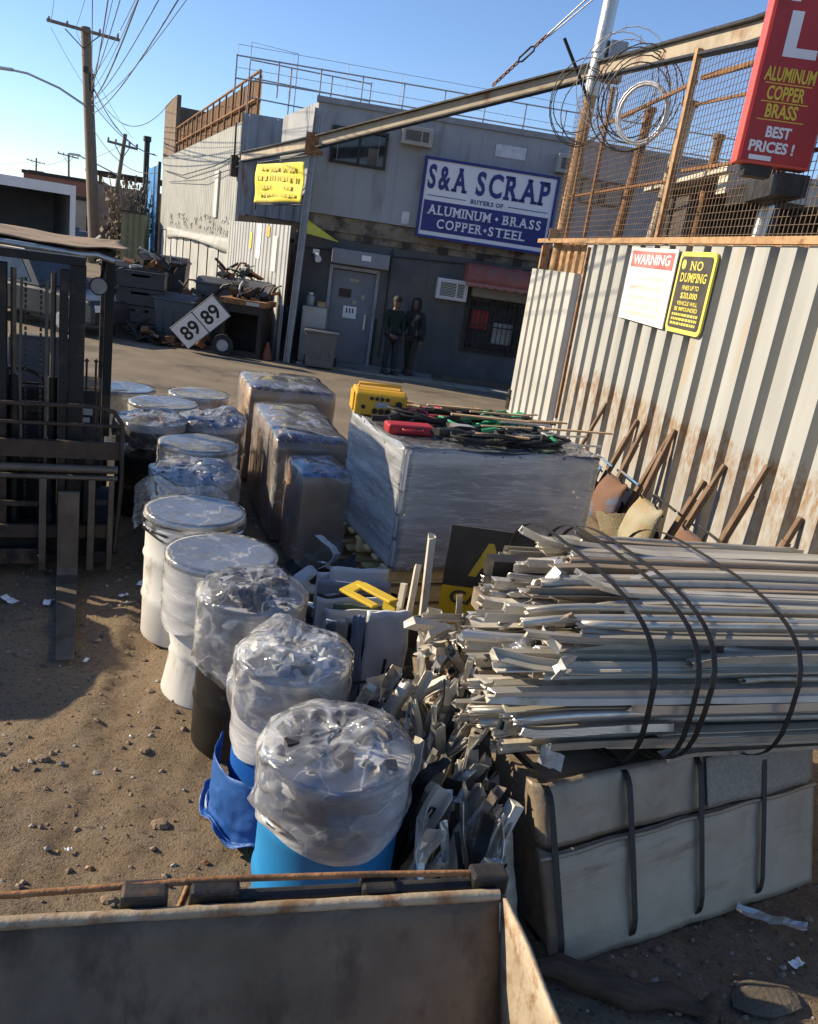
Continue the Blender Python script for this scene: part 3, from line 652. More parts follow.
while z < 5.7:
    ue = 10.6 if z < 4.75 else 2 + (5.72 - z) / .112
    mb.tube([(0, -.066, z), (min(5, ue) * .6, -.066, z + .01 * nz(z * 7)), (min(10.6, ue), -.066, z)], .0042, 3, cap=False); z += .078
mb.build('wire_mesh', pm('mesh_brown', (.16, .11, .08), (.24, .17, .12), 10, .7, .3, 0), FE)

# galvanised pole at the far end of the fence
PO = thing('steel_pole', 'tall galvanised pole, rusty on its lower half, at the far end of the corrugated fence', 'pole', (1.86, 15.3, 0))
mb = MB(); mb.tube([(0, 0, 0), (.12, 0, 5.7)], .10, 16); mb.build('lower_shaft', m_rustlt, PO)
mb = MB(); mb.tube([(.121, 0, 5.703), (.22, 0, 9.2)], .125, 16); mb.build('upper_shaft', m_galv, PO)
mb = MB()
for z in (5.95, 6.35): mb.tube([(.12 + .03 * (z - 5.7), 0, z), (.12 + .03 * (z - 5.7), 0, z + .05)], .145, 14)
mb.build('clamp', m_galv, PO)
mb = MB(); mb.bb(.26, .56, -.15, .1, 5.95, 6.55); mb.build('junction_box', m_gray, PO, bevel=.02)
mb = MB(); mb.tube([(.1, -.1, 5.6), (-.5, -.2, 6.45)], .028, 6); mb.build('stay_bar', m_black, PO)
mb = MB(); mb.bb(-.16, .12, -.12, -.09, 3.35, 3.55); mb.build('plate', m_card, PO)

# wire coils slung on the mesh
def coil(name, label, c, r, n, m, jit, rad, tilt=0, seed=1, asp=1.15, grp=None, barbs=False):
    rs = random.Random(seed); t = thing(name, label, 'wire coil', c, R(-28), grp); b = MB(); N = 22 * n
    ph = rs.random() * 6; pts = []
    for i in range(N + 1):
        a = 2 * math.pi * i / 22; q = r * (1 + jit * math.sin(a * .37 + ph) + jit * .6 * math.sin(a * 1.13 + ph * 2))
        pts.append((q * math.cos(a), -.12 + .05 * jit * 10 * math.sin(a * .21 + ph), q * asp * math.sin(a)))
    b.tube(pts, rad, 5)
    if barbs:
        for i in range(0, N, 3):
            p = Vector(pts[i]); d = Vector((rs.uniform(-1, 1), rs.uniform(-.6, .6), rs.uniform(-1, 1))).normalized() * .05
            b.tube([p - d, p + d], .004, 3)
    b.build('wire', m, t); return t
m_wirel = pm('bright_wire', (.6, .58, .55), (.7, .69, .66), 20, .4, .4, 0)
coil('wire_coil', 'thick bundle of pale wire hung as a ring on the mesh screen', Vector((2.36, 12.3, 4.98)), .325, 15, m_wirel, .05, .0085, seed=3)
coil('razor_wire', 'dark loose razor wire loops round the pale wire ring', Vector((2.3, 12.6, 5.2)), .52, 5, m_steel, .16, .009, seed=8, barbs=True)
coil('razor_wire', 'thin dark razor wire loops round the galvanised pole, left of the pale ring', Vector((1.85, 15.05, 5.45)), .5, 4, m_steel, .2, .009, seed=11, barbs=True)
coil('razor_wire', 'grey razor wire loop springing over the girder beside the pole', Vector((2.15, 13.4, 5.6)), .55, 3, m_gray, .14, .008, seed=21, barbs=True)

# signs fixed on the fence
WS = thing('warning_sign', 'faded white sign with a red WARNING heading on the corrugated fence', 'sign', FA + FD * .4, RZF)
mb = MB(); mb.add([(3.64, -0.175, 2.36), (5.04, -0.175, 2.33), (5.02, -0.175, 3.24), (3.62, -0.175, 3.26), (3.64, -0.190, 2.36), (5.04, -0.190, 2.33), (5.02, -0.190, 3.24), (3.62, -0.190, 3.26)], [(0, 1, 2, 3), (4, 7, 6, 5), (0, 4, 5, 1), (1, 5, 6, 2), (2, 6, 7, 3), (3, 7, 4, 0)]); mb.build('board', pm('sign_offwhite', (.78, .76, .72), (.72, .69, .63), 3, .5, 0, .02, c3=(.66, .45, .22), c3amt=.34, c3scale=2.2, c3stretch=(2.4, 1, .35)), WS)
mb = MB(); mb.add([(3.7, -0.195, 3.02), (4.96, -0.195, 3.0), (4.96, -0.195, 3.2), (3.7, -0.195, 3.215), (3.7, -0.191, 3.02), (4.96, -0.191, 3.0), (4.96, -0.191, 3.2), (3.7, -0.191, 3.215)], [(0, 1, 2, 3), (4, 7, 6, 5), (0, 4, 5, 1), (1, 5, 6, 2), (2, 6, 7, 3), (3, 7, 4, 0)]); hd = mb.build('heading', pm('faded_red', (.62, .12, .11), (.66, .2, .18), 3, .5, 0, .02), WS)
xf(glyphs('WARNING', .125, 1.1, .02, .004), None, (4.33, -0.196, 3.11)).build('lettering', m_clean, hd)
m_fadet = pm('faded_print', (.60, .50, .42), (.7, .6, .46), 6, .6, 0, 0)
tl = MB(); rs = random.Random(9)
for i, z in enumerate((2.88, 2.76, 2.64, 2.54, 2.44)):   # bleached lines nobody can read any more
    x = 3.82 + .1 * rs.random(); e = 4.9 - .12 * rs.random()
    while x < e:
        w_ = rs.uniform(.03, .09); tl.bb(x, min(e, x + w_), -0.194, -0.191, z - .022, z + .03); x += w_ + rs.choice((.02, .02, .06))
tl.build('faded_lines', m_fadet, WS)
ND = thing('no_dumping_sign', 'black and yellow NO DUMPING sign right of the white warning sign', 'sign', FA + FD * .4, RZF)
def rrect(x0, x1, z0, z1, r, n=5):
    out = []
    for cx, cz, a0 in ((x1 - r, z0 + r, -90), (x1 - r, z1 - r, 0), (x0 + r, z1 - r, 90), (x0 + r, z0 + r, 180)):
        for k in range(n + 1):
            a = R(a0 + 90 * k / n); out.append((cx + r * math.cos(a), cz + r * math.sin(a)))
    return out
m_yel = pm('sign_yellow', (.72, .62, .10), (.66, .56, .14), 4, .5, 0, .02)
m_sblk = pm('sign_black', (.045, .04, .032), (.075, .065, .05), 4, .5, 0, .02)
mb = MB(); mb.prism(rrect(5.12, 5.98, 2.33, 3.22, .08), 'y', -0.195, -0.170); mb.build('board', m_yel, ND)
mb = MB(); mb.prism(rrect(5.17, 5.93, 2.38, 3.17, .05), 'y', -0.200, -0.196); pn = mb.build('panel', m_sblk, ND)
tl = MB()
for txt, z, h, wd, x in (('NO', 3.07, .10, .3, 5.58), ('DUMPING', 2.94, .10, .62, 5.56)):
    g = glyphs(txt, h, wd, .01, .003, True); xf(g, None, (x, -0.201, z)); tl.add(g.v, g.f)
g = MB(); g.prism([(5.27 + .05 * math.cos(k * .6283), 3.08 + .055 * math.sin(k * .6283)) for k in range(10)], 'y', -0.204, -0.201); tl.add(g.v, g.f)
for txt, z, h, wd in (('FINES UP TO', 2.83, .05, .4), ('$20,000', 2.74, .075, .4), ('VEHICLE WILL', 2.66, .045, .5), ('BE IMPOUNDED', 2.595, .045, .56)):
    g = glyphs(txt, h, wd, .012, .003); xf(g, None, (5.55, -0.201, z)); tl.add(g.v, g.f)
rs = random.Random(4)
for z in (2.53, 2.48, 2.43):
    x = 5.24
    while x < 5.86: 
        w_ = rs.uniform(.02, .07); tl.bb(x, min(5.87, x + w_), -0.204, -0.201, z - .012, z + .016); x += w_ + .018
tl.build('lettering', m_yel, pn)

# red box sign on a bracket post behind the fence
RS = thing('red_box_sign', 'tall red box sign listing ALUMINUM COPPER BRASS, mounted above the fence at right', 'sign', (2.47, 8.2, 3.96), R(-3))
m_red = pm('sign_red', (.36, .022, .025), (.42, .035, .033), 2, .4, 0, .03, c3=(.25, .03, .03), c3amt=.33)
m_redl = pm('sign_red_side', (.55, .075, .055), (.6, .1, .07), 2, .45, 0, .03)
mb = MB(); mb.bb(0, .66, 0, .2, 0, 2.4); mb.build('cabinet', m_redl, RS, bevel=.012)
mb = MB(); mb.bb(.03, .64, -.012, -.001, .03, 2.37); fp = mb.build('face_panel', m_red, RS)
m_ylet = pm('letter_yellow', (.72, .55, .06), (.68, .5, .06), 3, .5, 0, 0)
tl = MB()
for txt, z, wd, h in (('ALUMINUM', .74, .44, .115), ('COPPER', .59, .33, .115), ('BRASS', .445, .28, .115)):
    g = glyphs(txt, h, wd, .025, .004); xf(g, None, (.29, -.014, z)); tl.add(g.v, g.f)
for z in (.665, .517, .37): tl.bb(.09, .50, -.018, -.013, z - .004, z + .004)
tl.build('lettering', m_ylet, fp)
for txt, z, wd, h, x in (('BEST', .275, .22, .095, .31), ('PRICES !', .15, .40, .095, .28), ('L', 1.06, .29, .36, .32), ('A', 1.50, .34, .38, .31)):
    g = glyphs(txt, h, wd, .035, .004); xf(g, None, (x, -.014, z)); g.build('white_lettering', m_clean, fp)
mb = MB(); mb.bb(.10, .30, -.016, -.013, .035, .075); mb.build('maker_plate', m_clean, fp)
mb = MB(); mb.bb(.1, .34, .02, .18, -.10, -.002); mb.bb(.42, .70, .03, 1.7, -.22, -.03); mb.bb(.74, .90, 1.45, 1.6, -3.9, .9); mb.build('bracket', m_steel, RS)
mb = MB(); mb.beam((.5, .2, .5), (.82, 1.5, .8), .05, .05); mb.build('stay', m_rust, RS)

# open shed and pipes behind the mesh
SH = thing('storage_shed', 'open shed with a tan metal eave behind the mesh screen', 'shed', (3.2, 10.4, 0), R(4))
mb = MB(); mb.bb(-.1, 7, 0, .3, 3.95, 4.18); mb.bb(-.15, 7, -.02, 3.2, 4.183, 4.24); mb.build('eave', pm('eave_tan', (.52, .46, .36), (.6, .55, .45), 2, .6, 0, .1, c3=(.33, .25, .17), c3amt=.4, c3scale=3), SH)
mb = MB(); mb.bb(0, 7, 2.6, 2.8, 0, 4.18); mb.bb(-.1, .02, 1.2, 2.6, 0, 4.0); mb.build('wall', pm('shed_dark', (.06, .05, .045), (.1, .085, .07), 3, .9), SH)
mb = MB()
for x in (.5, 2.2, 4, 6): mb.bb(x, x + .14, .08, .2, 0, 3.95)
mb.build('post', m_steel, SH)
PIPES = ((2.55, 13.2, 5.2, .07, .25, 'rust brown upright pipe standing behind the pale wire ring', m_rust), (2.85, 12.2, 5.15, .085, .3, 'speckled grey pipe leaning behind the mesh beside the orange upright', pm('flaked_paint', (.42, .37, .3), (.3, .2, .12), 14, .8, 0, .3)), (3.2, 11.6, 4.7, .06, .1, 'short rusty pipe standing right of the leaning grey pipe', m_rust))
for (x, y, h, r, lean, lab, m) in PIPES:
    p = thing('scrap_pipe', lab, 'pipe', (x, y, 0)); b = MB(); b.tube([(-lean, 0, 0), (lean * .2, 0, h)], r, 12); b.build('shaft', m, p)
    b = MB(); b.tube([(lean * .2, 0, h + .002), (lean * .21, 0, h + .06)], r * 1.35, 12); b.tube([(-lean + lean * 1.2 * .62, 0, h * .62), (-lean + lean * 1.2 * .64, 0, h * .64)], r * 1.3, 12); b.build('collar', m_rust, p)
GPp = thing('scrap_pipe', 'bright galvanised pipe leaning in the shade under the red sign', 'pipe', (3.0, 9.3, 0)); b = MB(); b.tube([(0, 0, 0), (.25, 0, 3.9)], .07, 12); b.build('shaft', m_galv, GPp); b = MB(); b.tube([(.16, 0, 2.6), (.17, 0, 2.7)], .09, 12); b.build('collar', m_galv, GPp)

# ------------------------------------------------------------------ street beyond the yard
m_pole = pm('pole_wood', (.16, .12, .085), (.23, .175, .125), 5, .85, 0, .4, stretch=(3, 3, .4))
def upole(label, base, top, r, arm, arm_z, armrot, extra=None):
    t = thing('utility_pole', label, 'utility pole', base, 0, None); d = Vector(top) - Vector(base)
    b = MB(); b.tube([(0, 0, 0), d * .5, d], [r, r * .9, r * .75], 10); b.build('shaft', m_pole, t)
    if arm:
        c = d * (arm_z / d.z); ax = Vector((math.cos(armrot), math.sin(armrot), 0))
        b = MB(); b.beam(c - ax * arm + Vector((0, -r, .15 * arm)), c + ax * arm + Vector((0, -r, -.15 * arm * .4)), .14, .16); b.build('crossarm', m_pole, t)
        b = MB(); b.tube([c - ax * arm * .5 + Vector((0, -r, 0)), c + Vector((0, -r, -.8))], .03, 5); b.tube([c + ax * arm * .5 + Vector((0, -r, 0)), c + Vector((0, -r, -.8))], .03, 5); b.build('brace', m_steel, t)
        b = MB()
        for k in (-.95, -.45, .45, .95):
            p = c + ax * arm * k + Vector((0, -r, .12 + .1 * arm * -k * .8)); b.tube([p, p + Vector((0, 0, .12)), p + Vector((0, 0, .22))], [.05, .09, .05], 8)
        b.build('insulator', m_gray, t)
    return t, d
P1, d1 = upole('large leaning timber utility pole with a crossarm and a street lamp arm', (-20.4, 49.5, 0), (-21.5, 50, 12.2), .34, 1.95, 11.9, R(4))
b = MB(); c = d1 * .67
b.tube([c + Vector((0, -.2, 0)), c + Vector((-1.6, -.2, .75)), c + Vector((-3.4, -.2, 1.25)), c + Vector((-4.2, -.2, 1.3))], .06, 8); b.build('lamp_arm', m_galv, P1)
b = MB(); b.box(c + Vector((-4.7, -.2, 1.32)), (1.0, .3, .16)); b.build('lamp_head', m_galv, P1, bevel=.05)
b = MB(); b.tube([d1 * .78 + Vector((.25, -.1, -.5)), d1 * .78 + Vector((.25, -.1, .4))], .16, 10); b.box(d1 * .8 + Vector((0, -.2, .3)), (.25, .2, .3)); b.build('transformer', m_steel, P1)
P2, d2 = upole('slimmer timber pole leaning right, just left of the large pole', (-23.9, 60, 0), (-22.9, 60, 8.0), .17, 1.0, 7.2, R(8))
b = MB(); c = d2 * .66; b.tube([c, c + Vector((-1.5, 0, .5)), c + Vector((-2.8, 0, .9))], .05, 6); b.box(c + Vector((-3.1, 0, .93)), (.7, .25, .14)); b.build('lamp_arm', m_galv, P2)
upole('thin distant utility pole with a double lower crossarm', (-52.0, 117, 0), (-52.2, 117, 9.6), .16, 1.4, 9.2, 0)
P4, d4 = upole('farthest utility pole, left against the pale sky', (-82.3, 170, 0), (-82.2, 170, 11.0), .2, 1.8, 10.2, 0)
b = MB(); b.beam(d4 * .78 + Vector((-1.5, 0, 0)), d4 * .78 + Vector((1.5, 0, 0)), .2, .2); b.build('crossarm', m_pole, P4)
def sag(a, b, s, n=14):
    a = Vector(a); b = Vector(b); return [a.lerp(b, k / n) - Vector((0, 0, s * 4 * (k / n) * (1 - k / n))) for k in range(n + 1)]
m_wire = pm('wire_grey', (.12, .12, .125), (.16, .16, .165), 4, .6, 0, 0)
WIRES = [((-20.9, 49.6, 9.7), (-3.7, 12, 7.2), .3, .016), ((-20.9, 49.6, 8.3), (-2.9, 12, 6.9), .5, .018), ((-20.9, 49.6, 9.1), (-3.9, 12, 6.9), .42, .014), ((-20.9, 49.6, 9.4), (-4.3, 12, 6.9), .3, .022), ((-20.9, 49.6, 9.2), (-4.7, 12, 6.7), .45, .028), ((-20.9, 49.6, 8.6), (-4.0, 12, 6.8), .55, .035), ((-20.9, 49.6, 8.5), (-3.5, 12, 6.8), .4, .022), ((-20.8, 49.6, 7.9), (-3.2, 12, 6.8), .5, .028), ((-20.9, 49.6, 9.0), (-5.1, 12, 6.6), .35, .02), ((-20.8, 49.6, 9.9), (-4.4, 12, 7.3), .2, .016), ((-23.3, 49.7, 12.1), (-8.2, 18, 8.1), .2, .014), ((-21.9, 49.7, 12.1), (-7.4, 18, 8.1), .2, .014)]
WT = thing('overhead_wires', 'bundle of overhead wires running from the large pole over the yard', 'overhead wires', (-20.9, 49.6, 9))
for a, b, s, r in WIRES:
    k = MB(); k.tube([p - Vector((-20.9, 49.6, 9)) for p in sag(a, b, s)], [r * (1 - .55 * q / 14) for q in range(15)], 4); k.build('wire', m_wire, WT)
WD = thing('overhead_wires', 'slack service wires dropping from the large pole to the buildings and poles behind', 'overhead wires', (-20.9, 49.6, 9))
for a, b, s, r in (((-20.9, 49.6, 9.3), (-17.5, 50.5, 6.3), .8, .025), ((-20.9, 49.6, 8.5), (-17.2, 50.0, 6.2), .5, .02), ((-23.3, 49.7, 11.9), (-22.9, 60, 7.8), .5, .014), ((-21.9, 49.7, 11.9), (-22.4, 60, 7.8), .5, .014), ((-22.9, 60, 7.4), (-52, 117, 9.2), .6, .02), ((-20.8, 49.6, 9.2), (-14.5, 44, 8.5), 1.6, .02), ((-52, 117, 9.3), (-82, 170, 10.4), .8, .03), ((-82, 170, 10.4), (-150, 260, 12), 1.0, .03), ((-21, 49.6, 7.4), (-16, 47, 5.2), .9, .02)):
    k = MB(); k.tube([p - Vector((-20.9, 49.6, 9)) for p in sag(a, b, s)], r, 4); k.build('wire', m_wire, WD)

# box trailer far left with an open dark rear
TR = thing('box_trailer', 'white edged box trailer with a dark open rear at the far left', 'trailer', (-14.1, 28, 0), R(29))
mb = MB(); wall(mb, -2.4, 1.72, .95, 3.42, 0, .12, [(-2.2, 1.55, 1.1, 3.1)]); mb.build('rear_frame', pm('trailer_white', (.68, .69, .70), (.74, .745, .75), 3, .5), TR)
mb = MB(); mb.bb(-2.4, -2.3, .12, 8, .95, 3.4); mb.bb(1.62, 1.72, .12, 8, .95, 3.4); mb.bb(-2.4, 1.72, .12, 8, 3.32, 3.42); mb.bb(-2.4, 1.72, .12, 8, .95, 1.08); mb.bb(-2.3, 1.62, 7.9, 8, 1.08, 3.32); mb.build('body', pm('trailer_grey', (.3, .31, .33), (.36, .37, .39), 2, .6), TR)
for x in (-1.7, 1.0):
    for y in (5.8, 7): b = MB(); b.tube([(x - .14, y, .5), (x + .14, y, .5)], .5, 18); b.build('wheel', m_black, TR)
mb = MB(); mb.bb(-2.2, 1.5, .02, .1, .7, .93); mb.build('bumper', m_steel, TR)

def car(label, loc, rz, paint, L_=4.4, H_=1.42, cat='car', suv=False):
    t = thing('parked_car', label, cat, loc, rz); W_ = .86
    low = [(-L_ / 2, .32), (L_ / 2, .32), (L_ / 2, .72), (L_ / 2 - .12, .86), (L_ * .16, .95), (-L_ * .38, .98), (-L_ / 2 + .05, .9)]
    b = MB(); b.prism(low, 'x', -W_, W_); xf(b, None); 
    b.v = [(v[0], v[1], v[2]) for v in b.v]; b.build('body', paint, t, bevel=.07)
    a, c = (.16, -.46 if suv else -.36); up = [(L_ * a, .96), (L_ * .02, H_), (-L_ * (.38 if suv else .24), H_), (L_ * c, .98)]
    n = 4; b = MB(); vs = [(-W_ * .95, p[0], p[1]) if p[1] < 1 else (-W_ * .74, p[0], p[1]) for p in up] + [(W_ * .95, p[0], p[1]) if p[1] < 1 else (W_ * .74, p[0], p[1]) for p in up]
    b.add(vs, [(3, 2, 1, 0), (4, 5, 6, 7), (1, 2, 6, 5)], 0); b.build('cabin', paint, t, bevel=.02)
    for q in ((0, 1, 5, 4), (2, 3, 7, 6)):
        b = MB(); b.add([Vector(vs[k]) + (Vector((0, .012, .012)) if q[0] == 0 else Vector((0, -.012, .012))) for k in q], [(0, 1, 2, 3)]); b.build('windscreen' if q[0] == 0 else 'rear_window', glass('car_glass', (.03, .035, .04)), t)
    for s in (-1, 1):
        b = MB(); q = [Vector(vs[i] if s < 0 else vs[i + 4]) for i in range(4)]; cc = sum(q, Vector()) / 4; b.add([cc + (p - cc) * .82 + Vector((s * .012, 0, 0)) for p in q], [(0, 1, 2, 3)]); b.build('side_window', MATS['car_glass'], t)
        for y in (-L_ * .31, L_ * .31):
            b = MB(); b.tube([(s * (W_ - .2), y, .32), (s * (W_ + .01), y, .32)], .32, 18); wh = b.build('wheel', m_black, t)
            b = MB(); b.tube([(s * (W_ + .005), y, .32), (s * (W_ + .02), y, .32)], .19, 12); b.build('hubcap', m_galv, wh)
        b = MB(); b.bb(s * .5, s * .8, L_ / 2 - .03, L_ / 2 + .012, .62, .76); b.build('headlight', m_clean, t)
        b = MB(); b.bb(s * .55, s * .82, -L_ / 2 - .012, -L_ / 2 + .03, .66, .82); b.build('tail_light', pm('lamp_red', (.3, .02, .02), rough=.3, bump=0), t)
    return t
car('silver sedan parked far down the street under the leaning pole', (-22.3, 53, 0), R(200), pm('paint_silver', (.5, .51, .53), (.56, .57, .59), 2, .3, .5, 0))
car('dark saloon parked farther down the street, left of the silver sedan', (-27.5, 62, 0), R(205), pm('paint_dark', (.05, .055, .065), (.07, .075, .085), 2, .3, .3, 0))
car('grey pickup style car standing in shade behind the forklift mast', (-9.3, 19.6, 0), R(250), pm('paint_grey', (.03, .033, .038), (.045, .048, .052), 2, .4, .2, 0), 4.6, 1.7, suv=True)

# blue gate, container and low buildings at the street end
t = thing('blue_sheet_gate', 'narrow bright blue sheet metal gate at the far end of the pale warehouse', 'gate', (-3.48, 19.1, 0), RZL)
mb = MB(); ribs(mb, -37, -30.2, .9, 5.6, .5, .3, .05, .1); mb.build('sheeting', pm('gate_blue', (.05, .22, .5), (.07, .27, .56), 2, .6, 0, .05, c3=(.3, .36, .42), c3amt=.33), t)
for x in (-30.2, -37.1):
    mb = MB(); mb.bb(x, x + .15, -.05, .1, 0, 5.7); mb.build('post', m_steel, t)
mb = MB(); ribs(mb, -37, -30.2, 0, .88, .5, .3, .03, .12); mb.build('lower_sheet', m_clad2, t)
t = thing('brown_shed', 'rough brown timber and sheet structure with a flat roof beyond the blue gate', 'shed', (-23.6, 62, 0), R(10))
mb = MB(); mb.bb(-1.9, 3.4, 0, 5, 0, 4.6); mb.build('wall', pm('shed_brown', (.22, .15, .11), (.32, .23, .17), .8, .9, 0, .5, bscale=4, c3=(.12, .08, .06), c3amt=.45, c3scale=1), t)
mb = MB(); mb.bb(-2.6, 3.8, -.4, 5.4, 5.3, 5.5); mb.build('roof', m_steel, t)
mb = MB()
for x in (-1.8, 0, 1.6, 3.2): mb.bb(x, x + .2, .1, .3, 4.6, 5.3)
mb.build('roof_post', m_rust, t)
t = thing('flue_stack', 'dark upright flue standing over the blue gate', 'flue', (-19.6, 55, 0)); mb = MB(); mb.tube([(0, 0, 0), (0, 0, 7.3)], .17, 10); mb.build('shaft', m_steel, t); mb = MB(); mb.tube([(0, 0, 7.3), (0, 0, 7.6)], .24, 10); mb.build('cap', m_steel, t)
t = thing('skip_container', 'olive green container standing before the brown shed', 'container', (-16.6, 45, 0), R(12)); mb = MB(); ribs(mb, -.6, .6, .2, 2.9, .3, .15, .05, 0); mb.bb(-.6, .6, .05, 2, .2, 2.9); mb.build('box', pm('olive', (.13, .14, .09), (.17, .18, .12), 2, .8), t, recalc=True); mb = MB(); mb.bb(-.65, .65, -.1, 2.05, 2.9, 3.0); mb.build('rim', m_steel, t)
rs = random.Random(12)
LOW = (('cream', (-31, 70), 6, 3.4, (.42, .38, .3), 'low cream street building beyond the parked cars'), ('brick', (-37, 82), 7, 5.2, (.3, .13, .09), 'small red brick building at the street end'), ('tan', (-47, 100), 14, 4.2, (.38, .32, .25), 'long tan warehouse on the far side of the street'), ('greyblock', (-28, 92), 9, 4.8, (.3, .3, .3), 'grey block building closing the end of the street'), ('palefar', (-75, 150), 20, 6, (.4, .39, .38), 'pale distant factory left of the poles'))
for nm, (x, y), w_, h_, c, lab in LOW:
    t = thing('street_building', lab, 'building', (x, y, 0), R(18)); mb = MB(); hs = [(-w_ / 2 + .6 + k * 1.8, -w_ / 2 + 1.6 + k * 1.8, 1.0, 2.2) for k in range(int(w_ / 1.8))]
    wall(mb, -w_ / 2, w_ / 2, 0, h_, 0, .3, hs); mb.bb(-w_ / 2, w_ / 2, .5, 7, 0, h_); mb.build('wall', pm('wall_' + nm, c, tuple(q * .8 for q in c), .6, .85), t)
    mb = MB(); mb.bb(-w_ / 2 - .15, w_ / 2 + .15, -.15, 7.1, h_, h_ + .3); mb.build('roof', m_steel, t)
    mb = MB()
    for h in hs: mb.bb(h[0] - .02, h[1] + .02, .12, .16, 1.0, 2.2)
    mb.build('window', glass('far_glass', (.06, .07, .09)), t)
t = thing('street_sign', 'small red street sign on a post by the far poles', 'sign', (-25.6, 62, 0)); mb = MB(); mb.tube([(0, 0, 0), (0, 0, 2.6)], .05, 6); mb.build('post', m_galv, t); mb = MB(); mb.bb(-.4, .4, -.07, -.04, 2.3, 3.6); mb.build('board', pm('street_red', (.5, .12, .07), (.6, .3, .2), 3, .6), t)
# heap of brush and rubble by the brown shed
t = thing('rubble_heap', 'brown heap of brush and rubble at the foot of the large utility pole', 'heap', (-18.6, 47.5, 0)); mb = MB()
for i in range(260):
    a = rs.random() * 6.28; q = rs.random() ** .6 * 2.1; h = max(.1, 2.9 * (1 - q / 2.3)) * rs.random(); s = rs.uniform(.12, .4)
    mb.box((q * math.cos(a) * .8, q * math.sin(a), h), (s, s * rs.uniform(.2, 1), s * rs.uniform(.2, .8)), rotm(rs.random() * 3, rs.random() * 3, rs.random() * 3), rs.choice((0, 0, 1, 2)))
mb.build('rubble', [pm('rubble_brown', (.12, .085, .06), (.18, .13, .09), 4, .9), pm('rubble_dark', (.07, .055, .045), (.1, .08, .06), 4, .9), m_conc], t)

t = thing('dry_shrub', 'tall tangle of dry brown brush between the large pole and the blue gate', 'shrub', (-18.2, 49.0, 0)); st, tw = MB(), MB()
for i in range(150):
    a = rs.random() * 6.28; p = Vector((math.cos(a) * .4, math.sin(a) * .4, 0)); h = rs.uniform(1.6, 5.0); q = p + Vector((rs.uniform(-1.1, 1.1), rs.uniform(-1, 1), h)); m_ = (p + q) / 2 + Vector((rs.uniform(-.3, .3), rs.uniform(-.3, .3), 0))
    (st if i < 12 else tw).tube([p if i < 12 else p.lerp(q, .3), m_, q], [.09, .06, .02] if i < 12 else [.035, .03, .012], 4)
    if i >= 12:
        for _ in range(5):
            e = m_.lerp(q, rs.random()); tw.box(e, (rs.uniform(.08, .3), rs.uniform(.05, .2), rs.uniform(.02, .1)), rotm(rs.random() * 3, rs.random() * 3, rs.random() * 3))
st.build('stem', m_pole, t); tw.build('twigs', pm('dry_brush', (.16, .115, .08), (.25, .19, .13), 2, .9), t)
# ------------------------------------------------------------------ dark wheeled bins and junk before the left wall
m_bin = pm('bin_dark', (.028, .028, .03), (.042, .042, .045), 4, .55, 0, .08); m_bin2 = pm('bin_grey', (.06, .063, .07), (.08, .084, .09), 4, .6, 0, .08)
def wbin(label, loc, rz, w_=.75, d_=.7, h_=1.15, m=None, lid=True, tilt=0):
    t = thing('wheeled_bin', label, 'bin', loc, rz, 'dark bins against the left wall'); m = m or m_bin
    b = MB(); v = [(-w_ * .42, -d_ * .42, .06), (w_ * .42, -d_ * .42, .06), (w_ * .42, d_ * .42, .06), (-w_ * .42, d_ * .42, .06), (-w_ / 2, -d_ / 2, h_), (w_ / 2, -d_ / 2, h_), (w_ / 2, d_ / 2, h_), (-w_ / 2, d_ / 2, h_)]
    b.add(v, [(0, 1, 5, 4), (1, 2, 6, 5), (2, 3, 7, 6), (3, 0, 4, 7), (0, 3, 2, 1)])
    for k in range(3): b.bb(-w_ * .3 + k * w_ * .25, -w_ * .3 + k * w_ * .25 + .05, -d_ / 2 + .0, -d_ / 2 + .06, .25, h_ - .15)
    b.build('body', m, t, bevel=.03)
    b = MB(); b.bb(-w_ / 2 - .03, w_ / 2 + .03, -d_ / 2 - .04, d_ / 2 + .03, h_ + .003, h_ + .06)
    if lid: b.prism([(-d_ / 2, h_ + .06), (d_ / 2, h_ + .06), (d_ * .3, h_ + .16), (-d_ * .3, h_ + .16)], 'x', -w_ / 2, w_ / 2)
    b.build('lid', m, t, bevel=.02)
    for s in (-1, 1):
        b = MB(); b.tube([(s * w_ * .43, d_ * .36, .13), (s * (w_ * .43 + .06), d_ * .36, .13)], .13, 14); b.build('wheel', m_black, t)
    b = MB(); b.tube([(-w_ * .4, d_ / 2 + .08, h_ - .02), (w_ * .4, d_ / 2 + .08, h_ - .02)], .02, 6); b.build('handle', m, t)
    return t
ST = thing('crate_stack', 'tall stack of dark ribbed plastic crates at the left of the bins', 'crate', (-6.95, 19.6, 0), R(14), None)
for k in range(4):
    b = MB(); z = .02 + k * .39; wall(b, -.52, .52, z, z + .37, -.45, -.4, [(-.2, .2, z + .24, z + .31)]); b.bb(-.52, -.47, -.4, .45, z, z + .37); b.bb(.47, .52, -.4, .45, z, z + .37); b.bb(-.47, .47, .4, .45, z, z + .37); b.bb(-.47, .47, -.4, .4, z, z + .03); b.bb(-.545, .545, -.475, .475, z + .3, z + .335) ; b.build('crate', m_bin, ST)
wbin('tall dark bin with a domed lid behind the crate stack', (-7.0, 21.2, 0), R(10), 1.2, .9, 1.75)
wbin('grey lidded bin between the crate stack and the tilted 89 sign', (-6.0, 19.6, 0), R(-6), 1.0, .9, 1.0, m_bin2)
wbin('dark bin with a ribbed grey front behind the tilted 89 sign', (-5.3, 20.3, 0), R(4), 1.0, .9, 1.45, m_bin2)
wbin('squat dark bin beside the blackened cabinet', (-4.55, 20.5, 0), R(-8), 1.1, .9, 1.5, m_bin2)
wbin('large dark bin at the left end of the junk row', (-8.1, 21.6, 0), R(12), 1.1, .9, 1.45)
